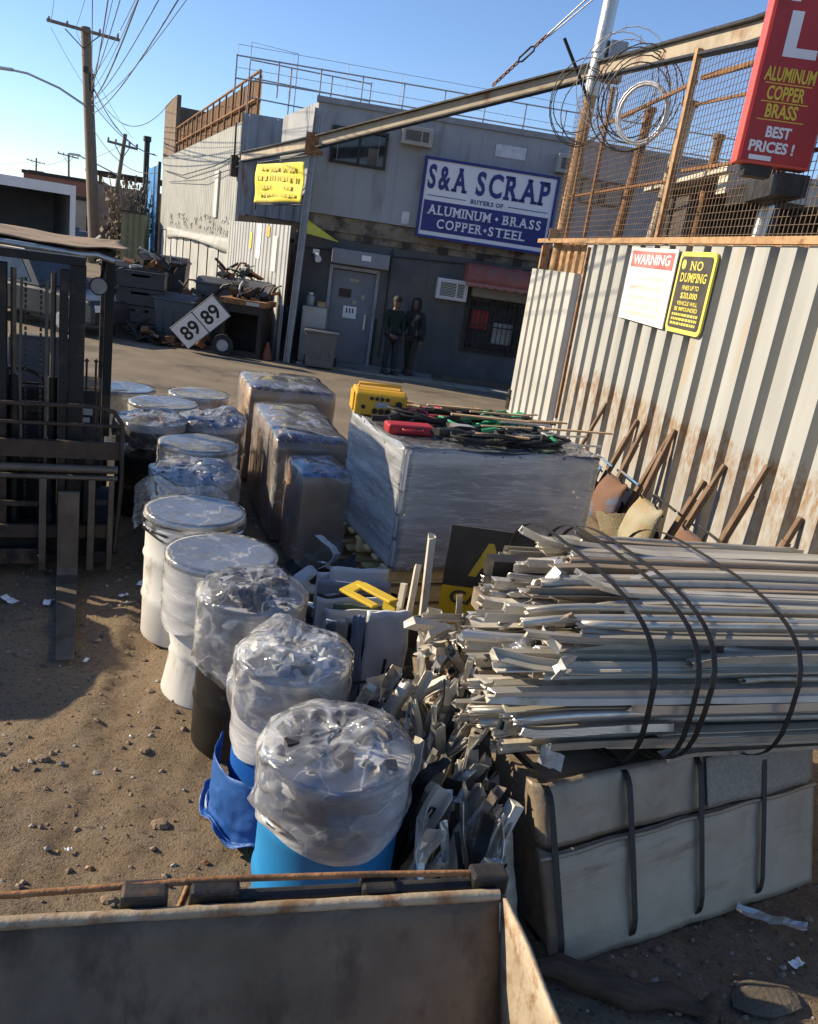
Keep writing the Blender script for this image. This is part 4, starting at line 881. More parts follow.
t = thing('burnt_cabinet', 'blackened metal cabinet with a rusty top at the right of the tilted 89 sign', 'cabinet', (-4.35, 19.2, 0), R(-5))
mb = MB(); wall(mb, -.48, .48, .02, 1.18, -.4, -.34, [(-.38, .38, .16, 1.0)]); mb.bb(-.48, -.44, -.34, .4, .02, 1.18); mb.bb(.44, .48, -.34, .4, .02, 1.18); mb.bb(-.44, .44, .36, .4, .02, 1.18); mb.bb(-.44, .44, -.34, .36, .02, .08); mb.build('body', pm('charred', (.02, .018, .016), (.035, .03, .026), 6, .8), t)
mb = MB(); mb.bb(-.53, .53, -.45, .45, 1.183, 1.3); mb.build('top', m_rust, t)
mb = MB(); mb.bb(.1, .4, -.46, -.451, 1.2, 1.27); mb.build('label_strip', m_clad2, t)
t = thing('price_board', 'tilted white board reading 89 89 leaning on the dark bins', 'board', (-5.18, 18.35, .72), R(4))
rm = rotm(R(14), R(-44), 0)
mb = MB(); mb.bb(-.62, .62, -.03, .03, -.3, .3); mb.v = [tuple(rm @ Vector(v)) for v in mb.v]; mb.build('backing', m_bin2, t)
mb = MB(); mb.bb(-.6, -.01, -.045, -.031, -.28, .28); mb.bb(.02, .6, -.045, -.031, -.28, .28); mb.v = [tuple(rm @ Vector(v)) for v in mb.v]; fc = mb.build('face', pm('board_white', (.66, .66, .66), (.6, .6, .6), 4, .6, 0, .03), t)
g = glyphs('89', .34, .42, .02, .004); xf(g, None, (-.285, -.046, 0)); g2 = glyphs('89', .34, .42, .02, .004); xf(g2, None, (.295, -.046, 0)); g.add(g2.v, g2.f); g.v = [tuple(rm @ Vector(v)) for v in g.v]; g.build('lettering', m_black, fc)
t = thing('loose_wheel', 'small dark wheel lying against the 89 board', 'wheel', (-4.72, 18.6, .26), R(10)); mb = MB(); mb.tube([(0, -.06, 0), (0, .06, 0)], .24, 20); mb.build('tyre', m_black, t); mb = MB(); mb.tube([(0, -.075, 0), (0, .075, 0)], .13, 16); mb.build('rim', m_gray, t)
t = thing('traffic_cone', 'small faded orange cone beside the blackened cabinet', 'cone', (-3.78, 19.0, 0)); mb = MB(); mb.lathe([(.14, .03), (.03, .42), (.02, .43)], 16, cap=(False, True)); mb.build('cone', pm('cone_orange', (.22, .07, .04), (.18, .08, .055), 4, .8), t); mb = MB(); mb.bb(-.18, .18, -.18, .18, 0, .03); mb.build('base', m_black, t)
t = thing('leaning_sheet', 'loose grey sheet leaning between the cabinet and the white fence', 'sheet', (-3.75, 19.6, 0), R(-50)); mb = MB(); mb.sheet(lambda u, v: (-.4 + .8 * u, .3 * v + .04 * math.sin(u * 5), 1.2 * v + .1 * u), 8, 6, .01); mb.build('sheet', m_bin2, t)
rs = random.Random(31)
for i, (x, y, z, lab) in enumerate(((-6.75, 19.7, 1.6, 'tangle of bent pipes lying on top of the crate stack'), (-5.0, 20.5, 1.62, 'bent pipe and scraps on top of the bins left of the white fence'), (-5.75, 19.0, .02, 'heap of dark scraps on the ground left of the tilted 89 board'), (-6.6, 18.85, .02, 'low dark scrap heap at the foot of the crate stack'), (-5.7, 20.0, 1.05, 'broken bars and boards on the grey lidded bin'), (-4.3, 19.3, 1.3, 'small rusty scraps on top of the blackened cabinet'))):
    t = thing('scrap_tangle', lab, 'scrap', (x, y, z)); b = MB()
    for k in range(16):
        p = Vector((rs.uniform(-.5, .5), rs.uniform(-.3, .3), rs.uniform(0, .15))); q = p + Vector((rs.uniform(-.5, .5), rs.uniform(-.3, .3), rs.uniform(-.05, .4))); (b.tube([p, (p + q) / 2 + Vector((0, 0, rs.uniform(0, .15))), q], rs.uniform(.015, .04), 6, m=rs.choice((0, 1, 1, 1, 2))) if k % 2 else b.box(p + Vector((0, 0, .08)), (rs.uniform(.15, .5), rs.uniform(.1, .3), rs.uniform(.02, .16)), rotm(rs.uniform(-.6, .6), rs.uniform(-.6, .6), rs.random() * 3), rs.choice((1, 1, 2))))
    b.build('scraps', [m_clad2, m_steel, m_rust], t)

# cabinet, tub and jars by the office door
t = thing('pale_cabinet', 'pale upright cabinet left of the office door', 'cabinet', (-2.2, 20.3, 0), RZB)
mb = MB(); mb.bb(-1.02, -.46, -.75, -.08, .07, 1.32); mb.build('body', pm('cabinet_pale', (.34, .33, .31), (.4, .39, .36), 3, .7, 0, .05), t, bevel=.01); mb = MB(); mb.bb(-.98, -.52, -.765, -.752, .2, .68); mb.bb(-.98, -.52, -.765, -.752, .72, 1.26); mb.build('door', MATS['cabinet_pale'], t)
t = thing('water_jar', 'clear jar standing on the pale cabinet', 'jar', (-2.2, 20.3, 0), RZB); mb = MB(); mb.lathe([(.09, 1.323), (.1, 1.36), (.1, 1.52), (.05, 1.58)], 14, (-.88, -.4, 0), cap=(True, True)); mb.build('body', m_gray, t); mb = MB(); mb.lathe([(.055, 1.582), (.055, 1.62)], 12, (-.88, -.4, 0), cap=(True, True)); mb.build('lid', m_clean, t)
t = thing('paper_box', 'small brown box on the pale cabinet beside the jar', 'box', (-2.2, 20.3, 0), RZB); mb = MB(); mb.bb(-.7, -.52, -.5, -.3, 1.323, 1.42); mb.build('box', m_card, t); mb = MB(); mb.bb(-.71, -.51, -.51, -.29, 1.423, 1.44); mb.build('flap', m_card, t)
t = wbin('grey rubbish tub on two wheels before the pale cabinet', (-2.55, 18.95, .0), RZB, .74, .62, .82, pm('tub_grey', (.085, .087, .09), (.105, .108, .11), 4, .6, 0, .05), lid=False); del t['group']
t = thing('timber_stack', 'low stack of dark planks on the pavement below the barred window', 'timber', (-2.2, 20.3, 0), RZB)
for k in range(5):
    mb = MB(); mb.bb(2.2 + .2 * (k % 2), 4.6 - .3 * (k % 3), -1.15 + .2 * (k // 2), -1.0 + .2 * (k // 2), .075 + .062 * (k % 2), .135 + .062 * (k % 2)); mb.build('plank', pm('dark_plank', (.06, .05, .042), (.09, .075, .06), 4, .85), t)
# ------------------------------------------------------------------ people by the office wall
def skin_mesh(J, E, name, mats, parent, sub=2, root=0, shade=True, mfn=None):
    """one continuous surface grown round a skeleton: J = [(x,y,z,r) or (x,y,z,rx,ry)]"""
    me = bpy.data.meshes.new(name); me.from_pydata([j[:3] for j in J], E, []); ob = bpy.data.objects.new(name, me); col.objects.link(ob)
    md = ob.modifiers.new('s', 'SKIN'); md.use_smooth_shade = True
    for i, j in enumerate(J):
        sv = me.skin_vertices[0].data[i]; sv.radius = (j[3], j[4] if len(j) > 4 else j[3]); sv.use_root = (i == root)
    s = ob.modifiers.new('d', 'SUBSURF'); s.levels = sub; s.render_levels = sub
    bpy.context.view_layer.update()
    m2 = bpy.data.meshes.new_from_object(ob.evaluated_get(bpy.context.evaluated_depsgraph_get()))
    bpy.data.objects.remove(ob); bpy.data.meshes.remove(me)
    m2.name = name; m2.materials.clear()
    for m in (mats if isinstance(mats, (list, tuple)) else [mats]): m2.materials.append(m)
    o = bpy.data.objects.new(name, m2); col.objects.link(o); o.parent = parent
    for p in m2.polygons: p.use_smooth = True
    return o
m_skin = pm('skin_tone', (.10, .055, .036), (.13, .075, .05), 6, .55, 0, .05)
def person(label, loc, rz, jacket, trousers, hood, stride, armL, armR, headturn):
    t = thing('person', label, 'person', loc, rz, None); f = stride
    LA, RA = armL, armR
    hip = [(-.09, f, .93), (.09, -f * .6, .93)]
    J = [(0, 0, .96, .13, .10), (0, .0, 1.15, .13, .10), (0, .01, 1.36, .15, .11), (0, 0, 1.47, .06), (0, -.02, 1.56, .06),
         (-.18, 0, 1.40, .055), *[(*p, r) for p, r in zip(LA, (.045, .036, .03))], (.18, 0, 1.40, .055), *[(*p, r) for p, r in zip(RA, (.045, .036, .03))],
         (-.09, 0, .90, .085), (-.10, f * .45 - .02, .50, .06), (-.10, f, .09, .045), (-.11, f - .15, .045, .04, .03),
         (.09, 0, .90, .085), (.10, -f * .45 - .03, .50, .06), (.11, -f, .09, .045), (.13, -f - .15, .045, .04, .03)]
    E = [(0, 1), (1, 2), (2, 3), (3, 4), (2, 5), (5, 6), (6, 7), (7, 8), (2, 9), (9, 10), (10, 11), (11, 12), (0, 13), (13, 14), (14, 15), (15, 16), (0, 17), (17, 18), (18, 19), (19, 20)]
    # fingers: five short chains from each wrist
    for wi, el in ((8, 7), (12, 11)):
        wv = Vector(J[wi][:3]); d = (wv - Vector(J[el][:3])).normalized(); sd = d.cross(Vector((0, 1, 0))).normalized()
        for k, (o_, ln) in enumerate(((-.03, .07), (-.01, .09), (.012, .095), (.032, .085))):
            q = wv + d * .07 + sd * o_; i = len(J); J.append((*q, .011)); J.append((*(q + d * ln + Vector((0, -.02, 0))), .008)); E += [(wi, i), (i, i + 1)]
        q = wv + d * .03 + sd * -.05 + Vector((0, -.02, 0)); i = len(J); J.append((*q, .012)); J.append((*(q + d * .05), .009)); E += [(wi, i), (i, i + 1)]
    body = skin_mesh(J, E, 'body', m_skin, t)
    # head: shaped from a lathe with brow, nose, chin and ears, joined into the body mesh
    hb = MB()
    prof = [(.001, 1.50), (.05, 1.51), (.064, 1.545), (.074, 1.60), (.081, 1.66), (.078, 1.71), (.06, 1.75), (.03, 1.768), (.001, 1.772)]
    def hf(p, a, r, z):
        q = Vector((p.x * .92, p.y * 1.16, p.z)); fr = max(0, -math.sin(a))
        if fr > .9 and 1.58 < z < 1.64: q.y -= .022
        if fr > .6 and 1.64 < z < 1.68 and fr < .97: q.y += .012
        if abs(math.cos(a)) > .93 and 1.58 < z < 1.68: q.x *= 1.14
        return q + Vector((0, -.02, 0))
    hb.lathe(prof, 24, fn=hf); rm_ = rotm(0, 0, headturn); hb.v = [tuple(rm_ @ Vector(v)) for v in hb.v]
    b0 = bmesh.new(); b0.from_mesh(body.data); tmp = hb.mesh('h', m_skin); b0.from_mesh(tmp); b0.to_mesh(body.data); b0.free(); bpy.data.meshes.remove(tmp)
    for p in body.data.polygons: p.use_smooth = True
    eb = MB()
    for s in (-1, 1): eb.lathe([(.001, -.01), (.009, 0), (.001, .01)], 8, tuple(rm_ @ Vector((s * .03, -.096, 1.652))))
    eb.build('eyes', m_black, t)
    # clothing
    def grow(p, g): return tuple(p[:3]) + tuple(x + g for x in p[3:])
    JJ = [(0, 0, .82, .155, .125), (0, 0, 1.0, .155, .125), (0, 0, 1.18, .16, .125), (0, .01, 1.36, .175, .135), (0, 0, 1.475, .075, .08),
          (-.185, 0, 1.40, .085), (*LA[0], .072), (*LA[1], .06), (*(Vector(LA[1]).lerp(Vector(LA[2]), .85)), .05), (.185, 0, 1.40, .085), (*RA[0], .072), (*RA[1], .06), (*(Vector(RA[1]).lerp(Vector(RA[2]), .85)), .05)]
    skin_mesh(JJ, [(0, 1), (1, 2), (2, 3), (3, 4), (3, 5), (5, 6), (6, 7), (7, 8), (3, 9), (9, 10), (10, 11), (11, 12)], 'jacket', jacket, t)
    JT = [(0, 0, .93, .145, .12), (-.09, 0, .86, .10), (-.10, f * .45 - .02, .50, .082), (-.10, f, .10, .07), (.09, 0, .86, .10), (.10, -f * .45 - .03, .50, .082), (.11, -f, .10, .07)]
    skin_mesh(JT, [(0, 1), (1, 2), (2, 3), (0, 4), (4, 5), (5, 6)], 'trousers', trousers, t)
    for (x, y) in ((-.11, f), (.12, -f)):
        b = MB(); b.sheet(lambda u, v: (x + .055 * math.sin(u * 6.2832) * (.9 + .1 * v), y - .05 + .15 * math.cos(u * 6.2832) * (1 - .35 * v), .004 + .1 * v), 14, 3, .012); b.bb(x - .05, x + .05, y - .19, y + .08, .001, .03); b.bb(x - .04, x + .04, y - .14, y + .05, .03, .09); b.build('shoe', m_black, t, bevel=.01)
    cap = MB()
    if hood: cap.lathe([(.11, 1.44), (.118, 1.52), (.118, 1.62), (.112, 1.70), (.085, 1.765), (.04, 1.795), (.001, 1.80)], 24, fn=lambda p, a, r, z: Vector((p.x, p.y * 1.15 + (.062 if (math.sin(a) < -.55 and z < 1.73) else 0), z)))
    else: cap.lathe([(.092, 1.665), (.094, 1.70), (.085, 1.75), (.05, 1.79), (.001, 1.795)], 20, fn=lambda p, a, r, z: Vector((p.x, p.y * 1.15 - .02, z)))
    cap.v = [tuple(rm_ @ Vector(v)) for v in cap.v]
    cap.build('hood' if hood else 'cap', jacket if hood else m_black, t)
    return t
m_jgreen = pm('jacket_green', (.006, .015, .011), (.010, .02, .015), 6, .85, 0, .2); m_jblack = pm('jacket_black', (.012, .013, .016), (.02, .021, .024), 6, .85, 0, .2)
m_jean = pm('dark_jeans', (.011, .014, .022), (.017, .021, .03), 8, .85, 0, .2); m_khaki = pm('dark_trousers', (.022, .02, .015), (.035, .031, .024), 8, .85, 0, .2)
person('standing person in a dark green jacket and dark cap, left of the hooded person', (-.98, 19.3, .07), R(35), m_jgreen, m_jean, False, .03, [(-.23, .03, 1.14), (-.2, -.12, .95), (-.16, -.2, .92)], [(.23, 0, 1.13), (.2, -.14, .98), (.12, -.26, .98)], R(20))
person('person in a black hooded jacket, hood up, right of the capped person', (-.53, 19.75, .07), R(-25), m_jblack, m_khaki, True, .14, [(-.25, .02, 1.12), (-.24, -.06, .93), (-.23, -.09, .86)], [(.25, .03, 1.12), (.26, .0, .88), (.25, -.03, .80)], 0)

# ------------------------------------------------------------------ forklift at left (local x to its left side as seen, -y towards the yard front)
RZK = math.atan2(.4, .92)
K = thing('forklift', 'dark rusty forklift with raised mast and overhead guard, parked in shade at the left', 'forklift', (-2.8, 5.75, 0), RZK)
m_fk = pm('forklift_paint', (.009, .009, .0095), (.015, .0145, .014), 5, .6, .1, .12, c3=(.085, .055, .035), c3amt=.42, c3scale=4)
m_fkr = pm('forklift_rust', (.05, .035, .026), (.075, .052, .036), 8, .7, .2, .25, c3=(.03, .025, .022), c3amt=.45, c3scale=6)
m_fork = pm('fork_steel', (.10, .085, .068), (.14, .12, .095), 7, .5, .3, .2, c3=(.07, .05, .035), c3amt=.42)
def part(name, m, mb, parent=K, bevel=.004): return mb.build(name, m, parent, bevel=bevel)
for s in (-1, 1):
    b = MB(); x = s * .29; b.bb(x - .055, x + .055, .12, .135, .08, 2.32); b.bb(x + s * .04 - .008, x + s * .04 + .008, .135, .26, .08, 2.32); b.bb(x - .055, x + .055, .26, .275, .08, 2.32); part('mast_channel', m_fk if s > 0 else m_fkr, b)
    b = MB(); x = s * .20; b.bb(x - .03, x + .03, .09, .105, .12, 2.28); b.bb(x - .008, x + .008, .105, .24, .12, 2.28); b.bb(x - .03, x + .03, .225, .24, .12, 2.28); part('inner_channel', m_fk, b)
    b = MB(); b.tube([(s * .13, .19, .1), (s * .13, .19, 1.5)], .035, 12); cy = part('lift_cylinder', m_fk, b, bevel=0); b = MB(); b.tube([(s * .13, .19, 1.5), (s * .13, .19, 2.25)], .02, 10); b.build('piston_rod', m_fork, cy)
b = MB(); b.bb(-.34, .34, .1, .27, 2.32, 2.38); b.bb(-.34, .34, .285, .33, 1.2, 1.28); b.bb(-.34, .34, .285, .33, .2, .3); part('cross_member', m_fk, b)
b = MB()
for k in range(2):
    for i in range(44): b.box((-.05 + .1 * k, .15, .55 + i * .038), (.016, .012, .026), None)
part('lift_chain', m_steel, b, bevel=0)
b = MB(); b.tube([(.09, .06, .2), (.09, .06, 2.2)], .013, 6); b.tube([(-.07, .06, .9), (-.08, .05, 1.6), (-.07, .06, 2.2)], .011, 6); part('hydraulic_hose', pm('hose_grey', (.05, .048, .042), (.08, .075, .065), 10, .5), b, bevel=0)
# carriage with two fork bars and the load backrest
b = MB(); b.bb(-.62, .62, .0, .05, .93, 1.06); b.bb(-.62, .62, .0, .05, .30, .40)
for x in (-.4, -.2, .2, .4): b.bb(x - .03, x + .03, .052, .088, .3, 1.06)
b.prism([(-.44, .931), (-.36, .931), (-.36, .80), (-.40, .74), (-.44, .80)], 'y', -.012, -.002)
part('carriage', m_fkr, b)
b = MB(); b.tube([(-.62, -.02, .86), (.60, -.02, .86)], .03, 10); b.tube([(-.62, -.01, .79), (.60, -.01, .79)], .02, 10); part('side_shift_rod', m_fork, b, bevel=0)
b = MB(); b.tube([(-.63, -.02, 1.32), (.40, -.02, 1.34), (.56, -.02, 1.31), (.62, -.02, 1.22), (.63, -.02, .75), (.6, -.02, .2)], .017, 8); b.tube([(-.63, -.02, 1.19), (.62, -.02, 1.2)], .014, 8)
part('load_backrest', m_fkr, b, bevel=0)
for (x, z0, z1, wd) in ((-.46, .02, .78, .05), (.08, .02, .78, .05), (.42, .02, .78, .05), (.56, .02, .78, .04)):
    b = MB(); b.bb(x - wd / 2, x + wd / 2, -.04, -.005, z0 + .03, z1); part('upright_bar', m_fork, b)
for (x0, x1, z0, z1) in ((-.43, .05, .56, .60), (.45, .535, .58, .62), (-.43, .05, .1, .22), (.45, .535, .1, .2)):
    b = MB(); b.bb(x0, x1, -.035, -.01, z0, z1); part('cross_bar', m_fk, b)
b = MB(); b.bb(-.62, .62, .1, .45, .12, .3); b.tube([(-.6, .5, .3), (.6, .5, .3)], .06, 10); part('axle', m_fk, b)
def fork(x):
    b = MB(); w_ = .075
    pr = [(-.055, .70), (-.10, .70), (-.10, .085), (-.14, .05), (-1.42, .034), (-1.44, .028), (-1.42, .022), (-.10, .006), (-.075, .01), (-.055, .05)]
    vs = [(x - w_ * (1 if p[0] > -1.2 else .7), p[0], p[1]) for p in pr] + [(x + w_ * (1 if p[0] > -1.2 else .7), p[0], p[1]) for p in pr]; n = len(pr)
    b.add(vs, [tuple(range(n)), tuple(range(2 * n - 1, n - 1, -1))] + [(i, n + i, n + (i + 1) % n, (i + 1) % n) for i in range(n)]); return b
for x in (.26, -.5): part('fork', m_fork, fork(x), bevel=.006)
# chassis
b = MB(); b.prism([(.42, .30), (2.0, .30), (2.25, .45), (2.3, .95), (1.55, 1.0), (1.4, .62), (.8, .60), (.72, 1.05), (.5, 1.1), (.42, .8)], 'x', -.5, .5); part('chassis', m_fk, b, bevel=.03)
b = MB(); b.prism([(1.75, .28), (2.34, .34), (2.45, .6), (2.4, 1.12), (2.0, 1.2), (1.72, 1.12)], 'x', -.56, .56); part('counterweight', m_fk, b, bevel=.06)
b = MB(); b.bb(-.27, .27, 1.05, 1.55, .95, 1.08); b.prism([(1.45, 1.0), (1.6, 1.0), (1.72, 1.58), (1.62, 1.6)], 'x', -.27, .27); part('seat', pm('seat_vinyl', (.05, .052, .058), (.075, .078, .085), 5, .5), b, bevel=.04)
b = MB(); b.prism([(.5, 1.08), (.72, 1.03), (.62, 1.33), (.5, 1.36)], 'x', -.45, .45); db = part('dashboard', m_fk, b, bevel=.02)
b = MB(); b.bb(.25, .42, .49, .498, 1.16, 1.24); b.bb(.28, .4, .489, .4975, 1.1, 1.14); b.build('data_plate', m_clad2, db)
b = MB(); rmx = rotm(R(-48)); cc = Vector((-.13, .82, 1.32)); b.tube([rmx @ Vector((.19 * math.cos(k * .3142), .19 * math.sin(k * .3142), 0)) + cc for k in range(20)], .016, 8, closed=True)
for a in (0, 2.1, 4.2): b.tube([cc, rmx @ Vector((.18 * math.cos(a), .18 * math.sin(a), 0)) + cc], .011, 6)
b.tube([cc, cc + Vector((0, -.2, -.25))], .03, 8); part('steering_wheel', m_black, b, bevel=0)
for (x, y) in ((-.47, .9), (.47, .9), (-.47, 2.1), (.47, 2.1)):
    b = MB(); b.tube([(x - .36 * .3, y - .78 + .3 if y < 1 else y - .25, .0 + .29), (x + .36 * .3, y - .78 + .3 if y < 1 else y - .25, .29)], .29, 24); wh = part('wheel', m_black, b, bevel=.03)
    b = MB(); sx = 1 if x > 0 else -1; yy = y - .48 if y < 1 else y - .25; b.tube([(x + sx * .105, yy, .29), (x + sx * .122, yy, .29)], .15, 16); b.build('rim', m_fkr, wh)
for (x, y0, y1, m) in ((.53, .72, .62, m_fk), (-.53, .72, .62, m_fk), (.53, 1.95, 1.85, m_fk), (-.53, 1.95, 1.85, m_fk)):
    b = MB(); b.beam((x, y0 + .18, .9), (x, y1 + .2, 2.36), .07, .06, (0, 1, 0)); part('guard_pillar', m, b)
b = MB(); b.tube([(-.53, .78, 2.40), (.53, .78, 2.40)], .035, 8); b.tube([(-.53, 2.1, 2.40), (.53, 2.1, 2.40)], .035, 8)
for s in (-.53, .53): b.tube([(s, .78, 2.40), (s, 2.1, 2.40)], .035, 8)
for k in range(6): b.bb(-.5, .5, .95 + .2 * k, .99 + .2 * k, 2.385, 2.41)
part('overhead_guard', m_fk, b, bevel=0)
b = MB(); b.tube([(.44, .66, 2.16), (.44, .56, 2.16)], [.06, .07], 16); hl = part('headlight', m_fk, b, bevel=0); b = MB(); b.tube([(.44, .558, 2.16), (.44, .55, 2.16)], .06, 16); b.build('lens', pm('lamp_glass', (.2, .2, .195), (.26, .26, .25), 10, .15, 0, .05), hl)
b = MB(); b.beam((.46, .62, 2.2), (.5, .8, 2.38), .03, .03); part('lamp_bracket', m_fk, b)
b = MB()
for x in (.3, .37, .44): b.tube([(x, .7, 1.3), (x, .66, 1.55)], .01, 6); b.lathe([(.001, -.02), (.02, 0), (.001, .02)], 8, (x, .66, 1.565))
part('control_lever', m_steel, b, bevel=0)
t = thing('cardboard_sheet', 'sagging brown cardboard sheet lying on the forklift overhead guard', 'cardboard', (-2.8, 5.75, 0), RZK)
b = MB(); b.sheet(lambda u, v: (-1.2 + 1.85 * u + .02 * math.sin(v * 9), .55 + 1.75 * v + .03 * math.sin(u * 14), 2.462 + .03 * math.sin(u * 5 + 1) + .018 * nz(u * 6, v * 4, 1) + .02 * v), 30, 24, .008); b.build('sheet', pm('dirty_cardboard', (.23, .16, .10), (.30, .215, .14), 5, .9, 0, .2, c3=(.12, .09, .06), c3amt=.45, c3scale=4), t)
t = thing('metal_tube', 'bright bent metal tube lying along the front of the forklift roof', 'tube', (-2.8, 5.75, 0), RZK)
b = MB(); b.tube([(-1.1, .55, 2.41), (-.2, .54, 2.40), (.3, .55, 2.38), (.42, .56, 2.39), (.55, .56, 2.36)], .022, 8); b.build('tube', m_galv, t)

# ------------------------------------------------------------------ front hopper
RZH = math.atan2(.268, .964)
H = thing('steel_hopper', 'open worn steel hopper with a hinge bar along its rim in the foreground', 'hopper', (.42, 1.95, 0), RZH)
m_hop = pm('hopper_steel', (.125, .092, .06), (.19, .142, .095), 7, .75, 0, .35, bscale=45, spec=.25, c3=(.08, .055, .038), c3amt=.45, c3scale=5, c3stretch=(1, 1, .35), lo=.3, hi=.7)
m_hopl = pm('hopper_plate', (.30, .235, .155), (.4, .33, .235), 4, .6, .15, .2, c3=(.20, .11, .055), c3amt=.47, c3scale=9)
def backf(u, v): return (-2.6 + 2.6 * u, -.62 * (1 - v) ** 1.2 + .010 * nz(u * 9, v * 3) + .012 * max(0, nz(u * 16, v * 5, 4)), .12 + .88 * v + .006 * nz(u * 9, 3, v * 3) * v)
b = MB(); b.sheet(backf, 50, 14, .014); b.build('back_plate', m_hop, H)
b = MB(); b.tube([(-2.6 + 2.6 * k / 30, .004, 1.002 + .006 * nz(k * .6, 3)) for k in range(31)], .017, 8); b.build('rim_bead', m_hopl, H)
b = MB(); b.sheet(lambda u, v: (.012 + .012 * nz(u * 5, v * 5), -1.5 + 1.5 * u - .62 * (1 - v) ** 1.2 * u ** 3, .12 + .885 * v), 24, 10, .014); b.build('side_plate', m_hopl, H)
b = MB(); b.sheet(lambda u, v: (-2.61, -1.5 + 1.5 * u - .62 * (1 - v) ** 1.2 * u ** 3, .12 + .885 * v), 12, 8, .014); b.build('side_plate', m_hopl, H)
b = MB(); b.bb(-2.6, .01, -1.52, -.6, .10, .118); b.build('floor_plate', m_hop, H)
b = MB(); b.bb(-2.6, .01, -1.53, -1.515, .12, .7); b.build('front_plate', m_hop, H)
for x in (-2.2, -.4):
    b = MB(); b.bb(x - .06, x + .06, -1.4, -.1, 0, .098); b.build('skid', m_steel, H)
b = MB(); b.bb(-.86, .035, .03, .075, .955, 1.01); b.bb(-2.6, -.88, .03, .06, .93, .965)
for x, w_ in ((-.80, .13), (-.02, .11), (-.98, .12)): b.bb(x - w_ / 2, x + w_ / 2, .022, .088, .95, 1.045)
b.bb(-.40, -.30, .02, .085, .97, 1.03); hb = b.build('hinge_bar', m_steel, H, bevel=.01)
b = MB(); b.tube([(-2.6, .07, 1.0), (-1.7, .075, 1.01), (-.78, .07, 1.045), (-.36, .065, 1.04), (-.02, .06, 1.03)], .009, 8); b.build('hinge_rod', m_rust, hb)
b = MB(); b.tube([(-.86, .08, 1.05), (-.88, .1, .95), (-.90, .09, .90)], .01, 6); b.build('pin', m_rustlt, hb)

# ------------------------------------------------------------------ drums
m_film = plastic('stretch_film', (.5, .8), 2.2, (1, 1, 9), (.93, .93, .93), .10, 7, .22)
m_bag = plastic('clear_bag', (.05, .11), 3.0, (1, 1, 1), (.90, .90, .90), .14, 6, .08)
m_bagw = plastic('milky_bag', (.07, .14), 2.6, (1, 1, 1.2), (.90, .90, .90), .14, 6, .08)
m_dwhite = pm('drum_white', (.70, .69, .65), (.62, .60, .55), 3, .45, 0, .06, c3=(.34, .25, .15), c3amt=.42, c3scale=4, c3stretch=(1, 1, .6))
m_dblue = pm('drum_blue', (.015, .19, .46), (.02, .23, .52), 3, .4, 0, .06, c3=(.12, .2, .28), c3amt=.3, c3scale=5)
m_dblue2 = pm('drum_deep_blue', (.012, .085, .33), (.02, .11, .39), 3, .4, 0, .06)
m_dblk = pm('drum_black', (.009, .009, .0095), (.015, .0145, .014), 4, .4, 0, .06, c3=(.13, .1, .07), c3amt=.34)
m_dsteel = pm('drum_grey', (.24, .25, .26), (.3, .31, .31), 4, .5, .2, .06, c3=(.15, .1, .07), c3amt=.38)
def drum_prof(r, h, rec=.02):
    p = [(r * .97, 0), (r, .012)]
    for zz in (.33, .66):
        p += [(r, h * zz - .03), (r * 1.035, h * zz), (r, h * zz + .03)]
    return p + [(r, h - .03), (r * 1.03, h - .022), (r * 1.03, h - .002), (r * .985, h), (r * .97, h - rec), (.001, h - rec)]
def crumple(seed, amp, sc=3.2):
    o = Vector((seed * 3.7, seed * 1.3, seed * 2.1))
    def f(q): return amp * (ridge(q * sc + o) * .7 + ridge(q * sc * 2.3 + o) * .38 + .13 * ridge(q * sc * 5.1 + o))
    return f
